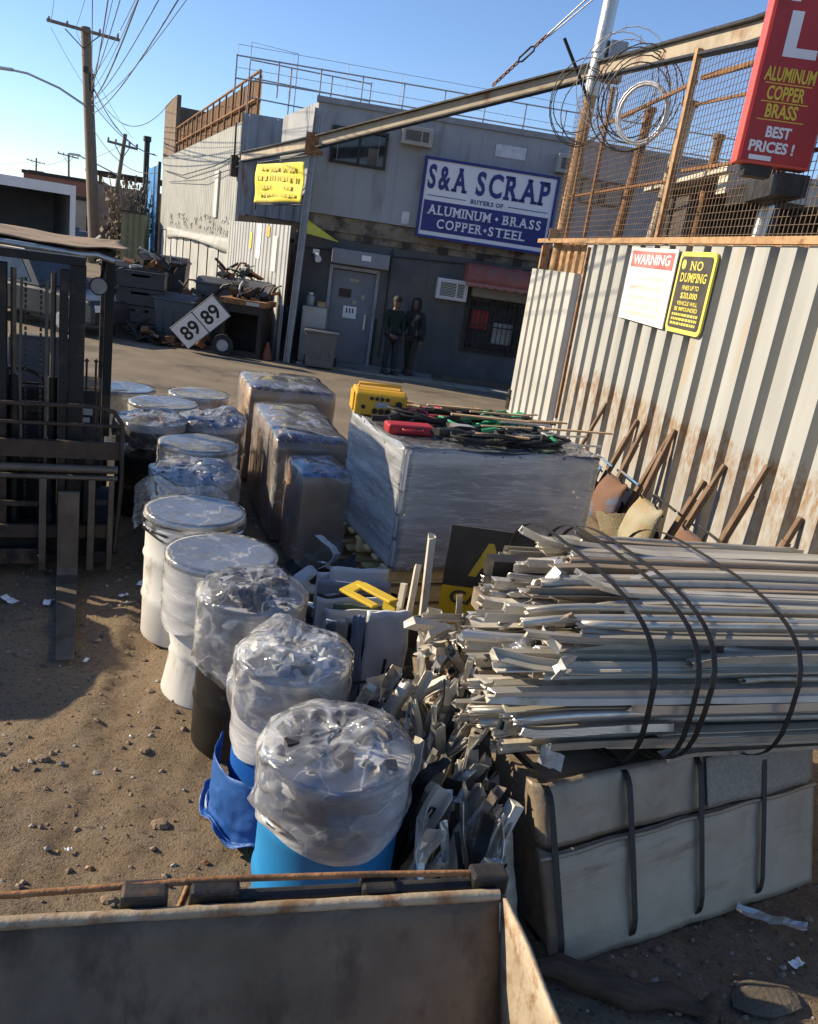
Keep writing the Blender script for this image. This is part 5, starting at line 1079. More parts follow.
def drum(label, x, y, r, h, m, top='film', seed=1, film=None, dent=0, rz=0, bits=None, bagz=.55, dome=.10, film_mat=None, bag_mat=None, cover=None):
    t = thing('drum', label, 'drum', (x, y, gz(x, y)), rz, 'wrapped drums in the yard')
    def dfn(p, a, rr, z):
        if not dent: return p
        k = dent * max(0, math.sin(min(1, z / h * 1.7) * 3.1)) * max(0, .45 + .75 * nz(math.cos(a) * 1.8 + seed, math.sin(a) * 1.8, z * 5.5)) * (1.2 - z / h)
        q = p.copy(); s = 1 - k * 1.5; q.x *= s; q.y *= s; q.z -= k * .12; return q
    b = MB(); b.lathe(drum_prof(r, h), 44, fn=dfn, cap=(True, False)); body = b.build('body', m, t)
    cr = crumple(seed, .012, 5)
    if film:
        z0, z1 = film
        b = MB(); n = 14; pr = [(r * 1.045, z0 + (z1 - z0) * k / n) for k in range(n + 1)]
        b.lathe(pr, 60, fn=lambda p, a, rr, z: p * 1 + Vector((math.cos(a), math.sin(a), 0)) * (cr(Vector((p.x * .4, p.y * .4, p.z * 2.2))) * .5 + .003 * math.sin(z * 70 + 5 * math.sin(a * 2 + seed)) + .002 * math.sin(z * 130 - 6 * math.sin(a + seed))) + Vector((0, 0, .03 * math.sin(a * 3 + seed) if z < z0 + .05 else 0)))
        b.build('stretch_film', film_mat or m_film, t)
    if bits:
        b = MB(); rs = random.Random(seed)
        for i in range(70):
            a = rs.random() * 6.28; q = r * .85 * rs.random() ** .5; s = rs.uniform(.03, .11)
            b.box((q * math.cos(a), q * math.sin(a), h + rs.uniform(-.02, dome * .25)), (s, s * rs.uniform(.3, 1), s * rs.uniform(.2, .7)), rotm(rs.random() * 3, rs.random() * 3, rs.random() * 3), rs.randrange(len(bits)))
        b.build('scrap_fill', bits, t)
    if top == 'film':
        b = MB(); N = 10
        pr = [(r * 1.05, h - .07), (r * 1.055, h - .02), (r * 1.045, h + .005)] + [(r * 1.03 * (1 - k / N) + .001, h + .006 - .012 * math.sin(k / N * 1.5)) for k in range(1, N + 1)]
        c2 = crumple(seed + 5, .006, 2.6)
        b.lathe(pr, 56, fn=lambda p, a, rr, z: p + Vector((0, 0, c2(p))) ); b.build('top_film', bag_mat or m_bag, t)
    elif top == 'bag':
        c2 = crumple(seed + 9, .006, 2.6); b = MB(); pr = [(r * 1.045, h - .05), (r * 1.04, h + .004)] + [(r * 1.0 * (1 - k / 8) + .001, h + .008) for k in range(9)]
        b.lathe(pr, 48, fn=lambda p, a, rr, z: p + Vector((0, 0, c2(p)))); b.build('top_film', m_film, t)
        c2 = crumple(seed, .016, 2.0); b = MB(); pr = []; zb = h * bagz; q_ = random.Random(seed * 7 + 1)
        for k in range(6): pr.append((r * (1.055 + .01 * math.sin(k)), zb + (h + .01 - zb) * k / 5))
        for k in range(1, 9):
            q = k / 8; pr.append((r * 1.05 * (1 - q) + .001, h + .02 + dome * math.sin(min(1, q * 1.4) * 1.57) * (1 - .55 * q)))
        pr.insert(6, (r * 1.05, h + .018))
        n_ = 26; peak = [(q_.uniform(0, 6.28), q_.uniform(.35, .85) * r, q_.uniform(.3, 1)) for _ in range(4)]
        def bf(p, a, rr, z):
            d = Vector((math.cos(a), math.sin(a), 0)); top_ = max(0, min(1, (z - h + .1) / .1)); fr = min(1, rr / .08)
            tq = Vector((-d.y, d.x, 0)) * q_.uniform(-.5, .5) * .18 * rr
            q = p + tq * fr + d * ((c2(p) + q_.uniform(-.012, .014)) * fr) + Vector((0, 0, (c2(p * 1.4 + Vector((2, 1, 0))) + q_.uniform(-.013, .013)) * top_))
            for pa, pr_, ph in peak:
                e = (Vector((p.x, p.y, 0)) - Vector((pr_ * math.cos(pa), pr_ * math.sin(pa), 0))).length
                q.z += .05 * ph * max(0, 1 - e / (.55 * r)) * top_
            if z < zb + .05: q.z += .05 * math.sin(a * 3 + seed) + .04 * q_.random(); q += d * .02 * q_.uniform(-.3, 1)
            return q
        M_ = len(pr); base_ = [bf(Vector((rr * math.cos(2 * math.pi * (k + .5 * (jj % 2)) / n_), rr * math.sin(2 * math.pi * (k + .5 * (jj % 2)) / n_), z)), 2 * math.pi * (k + .5 * (jj % 2)) / n_, rr, z) for jj, (rr, z) in enumerate(pr) for k in range(n_)]
        tri = []
        for jj in range(M_ - 1):
            for k in range(n_):
                a0, a1, b0_, b1_ = jj * n_ + k, jj * n_ + (k + 1) % n_, (jj + 1) * n_ + k, (jj + 1) * n_ + (k + 1) % n_
                if jj % 2: tri += [(a0, a1, b1_), (a0, b1_, b0_)] if q_.random() < .8 else [(a0, a1, b0_), (a1, b1_, b0_)]
                else: tri += [(a0, a1, b0_), (a1, b1_, b0_)] if q_.random() < .8 else [(a0, a1, b1_), (a0, b1_, b0_)]
        b.add(base_, tri, 0, False)
        o_ = b.build('plastic_bag', bag_mat or m_bag, t)
        for p_ in o_.data.polygons: p_.use_smooth = True
        ca = o_.data.attributes.new('crease_edge', 'FLOAT', 'EDGE')
        for v_ in ca.data: v_.value = q_.choice((0, 0, 0, .35, .6, .9))
        sd_ = o_.modifiers.new('subsurf', 'SUBSURF'); sd_.levels = 2; sd_.render_levels = 2
    return t
m_bit = [m_steel, m_galv, pm('torn_card', (.35, .28, .2), (.5, .42, .32), 6, .8), m_black]
drum('light blue drum under a crumpled clear bag, nearest the hopper', -.14, 2.83, .285, .84, m_dblue, 'bag', 2, film=(.55, .82), bits=m_bit, bagz=.70, dome=.07, film_mat=m_film, bag_mat=m_bagw)
drum('deep blue drum wrapped in streaky film with a blue sheet spilling at its foot', -.43, 3.44, .252, .88, m_dblue2, 'bag', 5, film=(.46, .87), bits=[m_galv, m_clean], bagz=.76, dome=.09, bag_mat=m_bagw)
drum('black drum under a loose clear bag between the deep blue and the dented white drums', -.76, 4.02, .268, .86, m_dblk, 'bag', 9, film=(.5, .85), bits=[m_black, m_steel], bagz=.52, dome=.09)
drum('dented white drum with crushed lower side and filmed lid, behind the black drum', -1.06, 4.54, .315, .89, m_dwhite, 'film', 12, film=(.48, .86), dent=.26)
drum('upright white drum with rust scuffs and a taut film lid, standing behind the dented one', -1.42, 5.22, .318, .89, m_dwhite, 'film', 15, film=(.74, .86))
drum('pale drum under a bag tied with a drooping corner, right of the forklift', -1.72, 6.2, .325, .86, m_dwhite, 'bag', 18, bagz=.55, dome=.06, bits=[m_dblue2, m_clean, m_galv])
drum('white rimmed drum half hidden behind the drooping bag', -1.90, 6.92, .325, .92, m_dwhite, 'film', 21, film=(.6, .88))
drum('black drum with a milky bag over it, beside the forklift flank', -2.56, 7.62, .315, .89, m_dblk, 'bag', 24, bagz=.72, dome=.05, bag_mat=m_bagw, bits=[m_clean, m_rustlt])
drum('drum with a dark bundle bagged in clear plastic, in front of the white rimmed pair', -2.08, 7.98, .32, .90, m_dsteel, 'bag', 27, bagz=.6, dome=.07, bits=[m_dblue2, m_steel])
drum('white drum with a thick white rim in the back of the row', -2.70, 8.42, .34, .93, m_dwhite, 'film', 30, film=(.55, .9))
drum('farthest drum with a filmed lid, behind the thick rimmed white drum', -2.55, 9.2, .33, .93, m_dwhite, 'film', 33)
drum('grey drum behind the forklift, farthest left of the drums', -3.35, 9.0, .33, .93, m_dsteel, 'film', 36)
t = thing('plastic_sheet', 'crumpled blue plastic sheet draped on the dirt at the foot of the deep blue drum', 'plastic sheet', (-.60, 3.40, gz(-.6, 3.3)))
cr = crumple(44, .022, 4); b = MB()
def drape(u, v):   # falls down the drum side, then spreads in folds over the ground
    a = R(165) + R(120) * u; k = v
    rr = .0 + (.06 if k < .5 else .05 + .09 * (k - .5) ** 1.1); zz = .33 * (1 - k / .62) if k < .62 else .03
    c = cr(Vector((math.cos(a) * .7, math.sin(a) * .7, k * 1.2)))
    p = Vector((.17, .04, 0)) + Vector((math.cos(a), math.sin(a), 0)) * (.262 + rr + c * (.25 + k * .8))
    return (p.x, p.y, max(.006, zz + .03 + c * .9 + .03 * math.sin(u * 17) * k))
b.sheet(drape, 46, 26, .003); b.build('blue_sheet', pm('sheet_blue', (.012, .07, .26), (.025, .10, .32), 6, .5, 0, .3, bscale=14), t)
t = thing('bag_corner', 'drooping knotted corner of clear plastic hanging off the tied bag', 'plastic', (-1.70, 5.88, .6))
cr = crumple(51, .03, 6); b = MB(); b.sheet(lambda u, v: (-.36 + .72 * u * (1 - .1 * v), -.06 - .1 * math.sin(u * 3.14) * (.4 + v) + cr(Vector((u, v, 0))), .2 - .36 * v + .12 * math.sin(u * 3.14) + .05 * math.sin(u * 9)), 40, 20, .003); b.build('film', m_bagw, t)

# ------------------------------------------------------------------ wrapped cartons
m_wrap = plastic('box_wrap', (.08, .28), 1.6, (1, 1, 1.2), (.80, .83, .9), .14, 4, .1)
def wrapped(label, x, y, rz, w_, d_, h_, seed, card=m_card, fill=None, wrap=None, grp='wrapped cartons'):
    t = thing('wrapped_carton', label, 'carton', (x, y, gz(x, y)), rz, grp)
    b = MB(); wall(b, -w_ / 2, w_ / 2, .02, h_, -d_ / 2, -d_ / 2 + .015); wall(b, -w_ / 2, w_ / 2, .02, h_, d_ / 2 - .015, d_ / 2)
    b.bb(-w_ / 2, -w_ / 2 + .015, -d_ / 2 + .016, d_ / 2 - .016, .02, h_); b.bb(w_ / 2 - .015, w_ / 2, -d_ / 2 + .016, d_ / 2 - .016, .02, h_); b.bb(-w_ / 2 + .016, w_ / 2 - .016, -d_ / 2 + .016, d_ / 2 - .016, .02, h_ * .75); b.build('carton', card, t)
    b = MB(); rs = random.Random(seed)
    for i in range(60):
        s = rs.uniform(.06, .22); b.box((rs.uniform(-.42, .42) * w_, rs.uniform(-.42, .42) * d_, h_ * rs.uniform(.75, .96)), (s, s * rs.uniform(.2, .6), s * rs.uniform(.1, .5)), rotm(rs.random(), rs.random(), rs.random() * 3), rs.randrange(4))
    b.build('scrap_fill', fill or [m_steel, m_dblue2, m_card, m_gray], t)
    cr = crumple(seed, .022, 1.9); b = MB()
    def rp(a, gx_, gy_):  # rounded rectangle by angle
        c, s = math.cos(a), math.sin(a); k = 1 / max(abs(c) / gx_, abs(s) / gy_); return Vector((c * k, s * k, 0))
    pr = [(1.02, .03 + (h_ - .03) * k / 12) for k in range(13)] + [(1.02 * (1 - k / 9) + .001, h_ + .015 + .05 * math.sin(k / 9 * 2.4)) for k in range(1, 10)]
    def f(p, a, r, z):
        q = rp(a, w_ / 2 + .012, d_ / 2 + .012) * (r / 1.0); q.z = z; n_ = Vector((math.cos(a), math.sin(a), .0)); c = cr(q)
        return q + n_ * max(-.005, c) * (1 if z < h_ else .4) + Vector((0, 0, c * 1.2 if z >= h_ else 0))
    b.lathe(pr, 88, fn=f); b.build('plastic_wrap', wrap or m_wrap, t)
    return t
wrapped('brown carton wrapped in clear plastic, farthest of the wrapped cartons', -1.68, 9.75, R(20), .95, 1.05, 1.06, 61)
wrapped('tall carton under bluish plastic with dark scrap showing through the top', -1.24, 8.15, R(20), .66, 1.7, .96, 64, card=pm('dark_card', (.2, .13, .08), (.26, .17, .1), 4, .85))
wrapped('smaller bagged carton with blue scrap on top, beside the pallet load', -.84, 6.98, R(24), .42, .55, .84, 67, fill=[m_dblue, m_dblue2, m_dblue, m_clean])

# ------------------------------------------------------------------ wrapped pallet load with tools on it
RZP = R(24)
PAL = thing('pallet', 'pale timber pallet under the grey wrapped load', 'pallet', (-.07, 5.84, .32), RZP); PAL.scale = (.88, .88, .88)
for k in range(7):
    b = MB(); b.bb(-.06, 1.95, .01 + k * .235, .12 + k * .235, .122, .146); b.build('deck_board', m_ply, PAL)
for y in (.02, .70, 1.40):
    b = MB(); b.bb(-.055, 1.94, y, y + .09, .03, .12); b.build('stringer', m_ply, PAL)
for y in (.0, .74, 1.48):
    b = MB(); b.bb(-.05, 1.9, y, y + .1, .005, .028) ; b.build('base_board', m_ply, PAL)
for z_, lab in ((.16, 'spare pallet under the pallet that carries the wrapped load'), (.0, 'lowest pallet of the stack below the wrapped load')):
    p_ = dup(PAL); p_.location.z = z_; p_['label'] = lab
PL = thing('pallet_load', 'big block of sheets and boxes wrapped in streaky grey film on the pallet', 'wrapped load', (-.07, 5.84, .452), RZP); PL.scale = (.88, .88, .88)
LW, LD, LH = 1.9, 1.5, 1.05
b = MB(); rs = random.Random(71); z = .0
for h_ in (.26, .27, .25, .27):
    b.bb(rs.uniform(0, .02), LW - rs.uniform(0, .03), rs.uniform(0, .02), LD - rs.uniform(0, .02), z, z + h_ - .006, rs.randrange(2)); z += h_
b.build('sheet_stack', [pm('stack_grey', (.24, .245, .255), (.34, .345, .355), 2, .6, 0, .05, stretch=(1, 1, 5)), pm('stack_slate', (.16, .165, .175), (.25, .255, .265), 2, .6, 0, .05, stretch=(1, 1, 5))], PL)
b = MB(); b.bb(-.006, .03, -.006, .4, .70, 1.04); b.build('white_box', m_clean, PL)
for (y0, y1, z0, z1) in ((.0, 1.47, .01, .25), (.02, 1.46, .27, .47), (.01, 1.0, .49, .68), (.43, .98, .70, 1.03)):  # pale sheet ends, whitened to stand in for light on the left face
    b = MB(); b.bb(-.012, .04, y0, y1, z0, z1); b.build('lit_sheet_ends', pm('lit_sheet_pale', (.62, .61, .6), (.54, .54, .55), 2, .7, 0, .1, stretch=(1, 1, 9)), PL, bevel=.006)
b = MB(); b.bb(-.02, -.013, .30, .42, .72, 1.03); b.build('red_stripe', pm('stripe_red', (.6, .1, .12), (.65, .16, .16), 4, .6), PL)
b = MB(); b.bb(-.009, -.003, 1.0, 1.46, .75, 1.02); b.build('card_panel', pm('card_orange', (.5, .33, .2), (.56, .4, .26), 4, .7), PL)
m_strw = plastic('streaked_wrap', (.22, .55), 1.6, (.7, .7, 9), (.86, .87, .89), .12, 5, .15)
cr = crumple(73, .014, 3)
def lf_(u, v):
    P = 2 * (LW + LD); s = u * P; n_ = None
    if s < LW: q = Vector((s, 0, 0)); n_ = Vector((0, -1, 0))
    elif s < LW + LD: q = Vector((LW, s - LW, 0)); n_ = Vector((1, 0, 0))
    elif s < 2 * LW + LD: q = Vector((LW - (s - LW - LD), LD, 0)); n_ = Vector((0, 1, 0))
    else: q = Vector((0, LD - (s - 2 * LW - LD), 0)); n_ = Vector((-1, 0, 0))
    q.z = -.02 + 1.09 * v
    return q + n_ * (.022 + cr(Vector((q.x, q.y, q.z * 3)))) + Vector((0, 0, .02 * math.sin(u * 40) * (v > .97)))
b = MB(); b.sheet(lf_, 120, 22, .002); b.build('stretch_film', m_strw, PL)
b = MB(); c2 = crumple(75, .02, 4); b.sheet(lambda u, v: (-.03 + (LW + .06) * u, -.03 + (LD + .06) * v, 1.07 + max(0, c2(Vector((u * 2, v * 2, 0)))) * .8), 40, 30, .002); b.build('top_film', m_bag, PL)
PM_ = Matrix.Translation((-.07, 5.84, 1.40)) @ Matrix.Rotation(RZP, 4, 'Z') @ Matrix.Scale(.88, 4)
def onpal(x, y, z=0): return PM_ @ Vector((x, y, z))
D = thing('charger_box', 'yellow battery charger box with black sockets standing on the wrapped load', 'charger', onpal(.17, 1.3, .01), R(12))
m_dev = pm('device_yellow', (.60, .33, .015), (.5, .27, .02), 4, .5, 0, .1, c3=(.2, .13, .05), c3amt=.36, c3scale=9)
b = MB(); b.prism([(-.17, 0), (.17, 0), (.17, .20), (.12, .235), (-.12, .235), (-.17, .20)], 'x', -.24, .24); b.build('housing', m_dev, D, bevel=.02)
b = MB()
for i in range(4): b.tube([(-.09 + i * .05, -.172, .165), (-.09 + i * .05, -.185, .165)], .018, 8)
for i in range(3): b.tube([(-.05 + i * .06, -.172, .05), (-.05 + i * .06, -.187, .05)], .026, 8)
b.tube([(.17, -.172, .13), (.17, -.19, .13)], .03, 10); b.tube([(-.16, -.172, .08), (-.16, -.185, .08)], .02, 8); b.build('sockets', m_black, D)
b = MB(); b.bb(-.05, .08, -.178, -.171, .085, .135); b.build('panel', m_gray, D)
for s in (-1, 1): b = MB(); b.bb(s * .245 - .01, s * .245 + .01, -.12, .12, .03, .2); b.build('end_cap', m_dev, D)
b = MB(); b.tube([(-.2, 0, .235), (-.2, 0, .27), (.2, 0, .27), (.2, 0, .235)], .014, 8); b.build('handle', m_dev, D)
T_ = thing('red_tool_case', 'flat red tool case on the front left of the wrapped load', 'tool case', onpal(.18, .5, .01), R(20))
m_tred = pm('tool_red', (.36, .02, .025), (.28, .02, .025), 4, .5, 0, .1, c3=(.14, .05, .04), c3amt=.38, c3scale=14)
b = MB(); b.bb(-.2, .22, -.09, .09, 0, .085); b.build('case', m_tred, T_, bevel=.02); b = MB(); b.tube([(-.08, -.1, .05), (-.08, -.14, .05), (.1, -.14, .05), (.1, -.1, .05)], .012, 6); b.build('handle', m_tred, T_); b = MB(); b.bb(.05, .12, -.097, -.088, .03, .07); b.build('clasp', m_steel, T_)
m_cgrn = pm('cable_green', (.02, .26, .10), (.03, .32, .13), 6, .5); m_cred = pm('cable_red', (.45, .04, .04), (.5, .07, .05), 6, .5)
rs = random.Random(77)
def cable(label, x, y, m, n, rr, seed, sx=.25):
    t = thing('cable_bundle', label, 'cable', onpal(x, y, .03), RZP); q = random.Random(seed)
    for k in range(n):
        b = MB(); ph = q.random() * 6; pts = [(sx * math.cos(a * 1.0 + ph) * (1 + .3 * math.sin(a * .7 + ph)) + .25 * q.uniform(-1, 1) * .3, .16 * math.sin(a + ph) + .05 * math.sin(a * 2.3), .03 + .03 * math.sin(a * 1.7 + ph) + .012 * k) for a in [j * .42 for j in range(26)]]
        b.tube(pts, rr, 6); b.build('cable', m, t)
cable('tangle of black cables behind the red tool case', .62, .95, m_black, 5, .014, 1, .3)
cable('loose black leads across the front of the load', .9, .3, m_black, 3, .012, 12, .34)
cable('red cable loops among the black cables', .75, 1.15, m_cred, 2, .013, 2, .22)
cable('green cable bundle near the middle of the wrapped load', 1.0, .8, m_cgrn, 2, .013, 3, .26)
cable('pale grey cable loops near the right end of the load', 1.45, .45, m_gray, 3, .011, 6, .24)
cable('brown cord bundle at the back left of the load', .45, 1.32, m_wood, 3, .011, 7, .2)
cable('black hose coil at the front right of the load', 1.3, .25, m_black, 4, .014, 8, .26)
cable('green strap bundle at the back right of the load', 1.6, 1.25, m_cgrn, 3, .012, 9, .2)
cable('second black cable tangle near the back of the load', 1.2, 1.15, m_black, 4, .013, 4, .28)
def tool(label, x, y, rz, m, kind):
    t = thing('power_tool', label, 'tool', onpal(x, y, .02), rz)
    b = MB(); b.tube([(-.15, 0, .05), (.02, 0, .055), (.12, 0, .05)], [.035, .045, .03], 12); b.build('motor', m, t)
    b = MB(); b.tube([(.12, 0, .05), (.30, 0, .045)], .018, 8); b.build('shaft', m_steel, t)
    b = MB(); b.beam((-.12, 0, .05), (-.22, .12, .04), .045, .05); b.build('grip', m_black, t)
tool('green cordless tool lying on the right of the load', 1.0, .45, R(40), m_cgrn, 0); tool('black and green tool at the back right of the load', 1.45, 1.0, R(10), m_cgrn, 0); tool('grey tool lying in front of the green cable', .75, .5, R(-20), m_gray, 0); tool('red handled tool behind the red tool case', .45, 1.1, R(70), m_tred, 0); tool('dark drill lying at the front middle of the load', .55, .3, R(15), m_steel, 0); tool('green tool at the front right corner of the load', 1.5, .25, R(100), m_cgrn, 0); tool('small red tool near the back middle of the load', .9, 1.3, R(150), m_tred, 0); tool('black tool between the red case and the yellow box', .2, .85, R(60), m_black, 0); tool('dark tool at the right end of the load', 1.6, .6, R(-35), m_steel, 0)
rs = random.Random(78); t = thing('metal_rods', 'pale rods and strips lying on the right half of the load', 'rods', onpal(1.25, .72, .02), RZP)
for k in range(26):
    b = MB(); y = rs.uniform(-.62, .6); x = rs.uniform(-.75, .3); a = rs.uniform(-.25, .25); L_ = rs.uniform(.35, .75)
    b.beam((x, y, .02 + .005 * k), (x + L_ * math.cos(a), y + L_ * math.sin(a), .03 + .005 * k), rs.uniform(.015, .05), .014); b.build('rod', rs.choice((m_galv, m_wood, m_card, m_steel)), t)
for o_ in list(col.objects):
    if o_.name.split('.')[0] in ('charger_box', 'red_tool_case', 'cable_bundle', 'power_tool', 'metal_rods'): o_.scale = (.9, .9, .9)
# ------------------------------------------------------------------ aluminium bales
m_alu = [pm('aluminium_a', (.56, .525, .455), (.44, .41, .345), 5, .38, .55, .12, stretch=(.5, 4, 4), c3=(.26, .2, .14), c3amt=.36, c3scale=4),
         pm('aluminium_b', (.44, .405, .34), (.33, .30, .245), 6, .42, .45, .15, stretch=(.5, 4, 4), c3=(.2, .15, .1), c3amt=.38, c3scale=5),
         pm('aluminium_c', (.64, .62, .57), (.54, .52, .47), 5, .32, .65, .1, stretch=(.5, 4, 4), c3=(.3, .25, .2), c3amt=.33),
         pm('aluminium_painted_white', (.58, .54, .46), (.5, .45, .37), 5, .5, .0, .08, c3=(.34, .27, .19), c3amt=.4, c3scale=6),
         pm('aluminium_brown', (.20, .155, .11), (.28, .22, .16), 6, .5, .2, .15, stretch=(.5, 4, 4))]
m_strap = pm('strap_black', (.012, .011, .010), (.025, .022, .02), 8, .5, .2, .1)
def section(kind, w_, h_, t=.006):
    if kind == 'box': return [[(-w_, -h_), (w_, -h_), (w_, h_), (-w_, h_)], [(-w_ + t, -h_ + t), (w_ - t, -h_ + t), (w_ - t, h_ - t), (-w_ + t, h_ - t)]]
    if kind == 'pipe': return [[(w_ * math.cos(k * .5236), w_ * math.sin(k * .5236)) for k in range(12)], [((w_ - t) * math.cos(k * .5236), (w_ - t) * math.sin(k * .5236)) for k in range(12)]]
    if kind == 'chan': o = [(-w_, -h_), (w_, -h_), (w_, h_), (w_ - t, h_), (w_ - t, -h_ + t), (-w_ + t, -h_ + t), (-w_ + t, h_), (-w_, h_)]; return [o]
    if kind == 'fin': o = [(-w_, -h_), (w_, -h_), (w_, -h_ + t), (t, -h_ + t), (t, h_ - t), (w_ * .7, h_ - t), (w_ * .7, h_), (-w_ * .7, h_), (-w_ * .7, h_ - t), (-t, h_ - t), (-t, -h_ + t), (-w_, -h_ + t)]; return [o]
    o = [(-w_, -h_), (w_, -h_), (w_, -h_ + t), (-w_ + t, -h_ + t), (-w_ + t, h_), (-w_, h_)]; return [o]
def profile(kind, w_, h_, path, tw=0, roll=0, dent=0, seed=0, rag=.0):
    """hollow or open metal section swept along a path, ends torn by rag"""
    loops = section(kind, w_, h_); mb = MB(); N = len(path); path = [Vector(p) for p in path]; rs = random.Random(seed)
    ragv = [[rs.uniform(-rag, rag) for _ in lp] for lp in loops]; rings = []
    for i, p in enumerate(path):
        t = (path[min(i + 1, N - 1)] - path[max(i - 1, 0)]).normalized(); y = t.cross(Vector((0, 0, 1))); y = y.normalized() if y.length > .05 else Vector((0, 1, 0)); z = y.cross(t)
        a = roll + tw * i / N; ca, sa = math.cos(a), math.sin(a); sq = 1 - dent * max(0, noise.noise(Vector((i * .9, seed, 1))))
        rr = []
        for li, lp in enumerate(loops):
            for pi_, (u, v) in enumerate(lp):
                v2 = v * sq; q = p + y * (u * ca - v2 * sa) + z * (u * sa + v2 * ca)
                if i == 0: q -= t * (ragv[li][pi_])
                rr.append(q)
        rings.append(rr)
    k = len(rings[0]); off = 0; flat = [v for r in rings for v in r]; fs = []
    for li, lp in enumerate(loops):
        n = len(lp)
        for i in range(N - 1):
            for j in range(n):
                a, b = off + j, off + (j + 1) % n; q = (i * k + a, i * k + b, (i + 1) * k + b, (i + 1) * k + a); fs.append(q if li == 0 else q[::-1])
        off += n
    for i in (0, N - 1):
        if len(loops) == 2:
            n = len(loops[0])
            for j in range(n): fs.append((i * k + j, i * k + (j + 1) % n, i * k + n + (j + 1) % n, i * k + n + j))
        else:
            fs.append(tuple(i * k + j for j in range(len(loops[0]))))
    mb.add(flat, fs, 0, kind == 'pipe'); return mb
def torn(o, d, wv, L_, w_, curl, seed, th=.005, nl=12, nw=2):
    """strip of torn, crumpled sheet metal"""
    o = Vector(o); d = Vector(d).normalized(); wv = Vector(wv); wv = (wv - d * wv.dot(d)).normalized(); n = d.cross(wv); s = Vector((seed * 1.7, seed * .9, 0)); rs = random.Random(seed)
    k1, k2 = rs.uniform(-curl, curl), rs.uniform(-curl, curl); kink = rs.uniform(.3, .8); ka = rs.uniform(-1.1, 1.1) * min(1, curl)
    def f(u, v):
        a = k1 * u + k2 * u * u + (ka if u > kink else 0) * min(1, (u - kink) * 8)
        c = 1 + .06 * nz(u * 6 + seed, v * 2, 3) if 0 < v < 1 else 1 + .22 * nz(u * 9 + seed, v * 3, 7)
        p = o + d * (L_ * u * math.cos(a * .6)) + n * (L_ * u * math.sin(a * .6)) + wv * ((v - .5) * w_ * c)
        return p + n * (.010 * ridge(Vector((u * 2, v, seed))) + .005 * nz(u * 7, v * 3, seed)) + wv * (.008 * nz(u * 4, 0, seed))
    mb = MB(); mb.sheet(f, nl, nw, th, smooth=False); return mb

RZU = R(23); RZT = R(18)
UB = thing('aluminium_bale', 'large strapped bundle of tan aluminium extrusions resting on the folded sheet bale', 'scrap bale', (.71, 2.98, .665), RZT)
rs = random.Random(101); cells = []
BW, BH = 1.42, .76
ny, nz_ = 25, 17
for iz in range(nz_):
    for iy in range(ny):
        y = (iy + .5 + .28 * rs.uniform(-1, 1) + .25 * (iz % 2)) / ny * BW; z = (iz + .5 + .25 * rs.uniform(-1, 1)) / nz_ * BH
        a, c = (y / BW - .5) * 2, (z / BH - .5) * 2
        if abs(a) ** 3.2 + abs(c) ** 3.2 > 1.06: continue
        vis = max(-a, c) + .15 * rs.random()
        cells.append((vis, y, z))
cells.sort(reverse=True)
rest = MB()
for i, (vis, y, z) in enumerate(cells):
    kind = rs.choice(('box', 'box', 'box', 'chan', 'fin', 'fin', 'pipe', 'pipe', 'ang')); wy = rs.uniform(.014, .038); hz = rs.uniform(.009, .023)
    if kind == 'pipe': wy = hz = rs.uniform(.014, .026)
    front = y < .28
    x0 = rs.uniform(-.24, .2) - .10 * math.sin(z / BH * 3.1) + .16 * max(0, z / BH - .72) / .28 + .52 * max(0, y - .35) + (rs.choice((0, 0, 0, .5, .9)) if front or z > .6 else 0); x1 = rs.uniform(1.85, 2.25)
    if rs.random() < .12: x1 = x0 + rs.uniform(.5, 1.0)
    b0 = Vector((0, rs.uniform(-.02, .02), rs.uniform(-.02, .02))) * rs.choice((1, 1, 1, 4)); n = 16; path = []
    for k in range(n):
        t = k / (n - 1); e = max(0, 1 - t * 6); path.append((x0 + (x1 - x0) * t, y + .006 * math.sin(t * 4 + i) - .02 * (1 if front else 0) * math.sin(z / BH * 3.14) + b0.y * e * e, z + .006 * math.sin(t * 3 + i * 2) + b0.z * e * e ))
    pr_ = profile(kind, wy, hz, path, rs.uniform(-.06, .06), rs.choice((0, 0, 0, 1.571, .2, -.25, 3.1)), .34, i, .016)
    mi_ = rs.choices(range(5), (5, 5, 3, 2, 2))[0]
    if i < 98: pr_.build('extrusion', m_alu[mi_], UB)
    else: rest.add(pr_.v, pr_.f, mi_)
tag(rest.build('inner_extrusions', m_alu, UB), kind='stuff')
mb = MB()
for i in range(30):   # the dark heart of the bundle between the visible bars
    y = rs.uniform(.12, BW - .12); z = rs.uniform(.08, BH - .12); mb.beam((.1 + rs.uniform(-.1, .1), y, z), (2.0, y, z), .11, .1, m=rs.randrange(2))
tag(mb.build('bundle_core', [m_alu[4], m_steel], UB), kind='stuff')
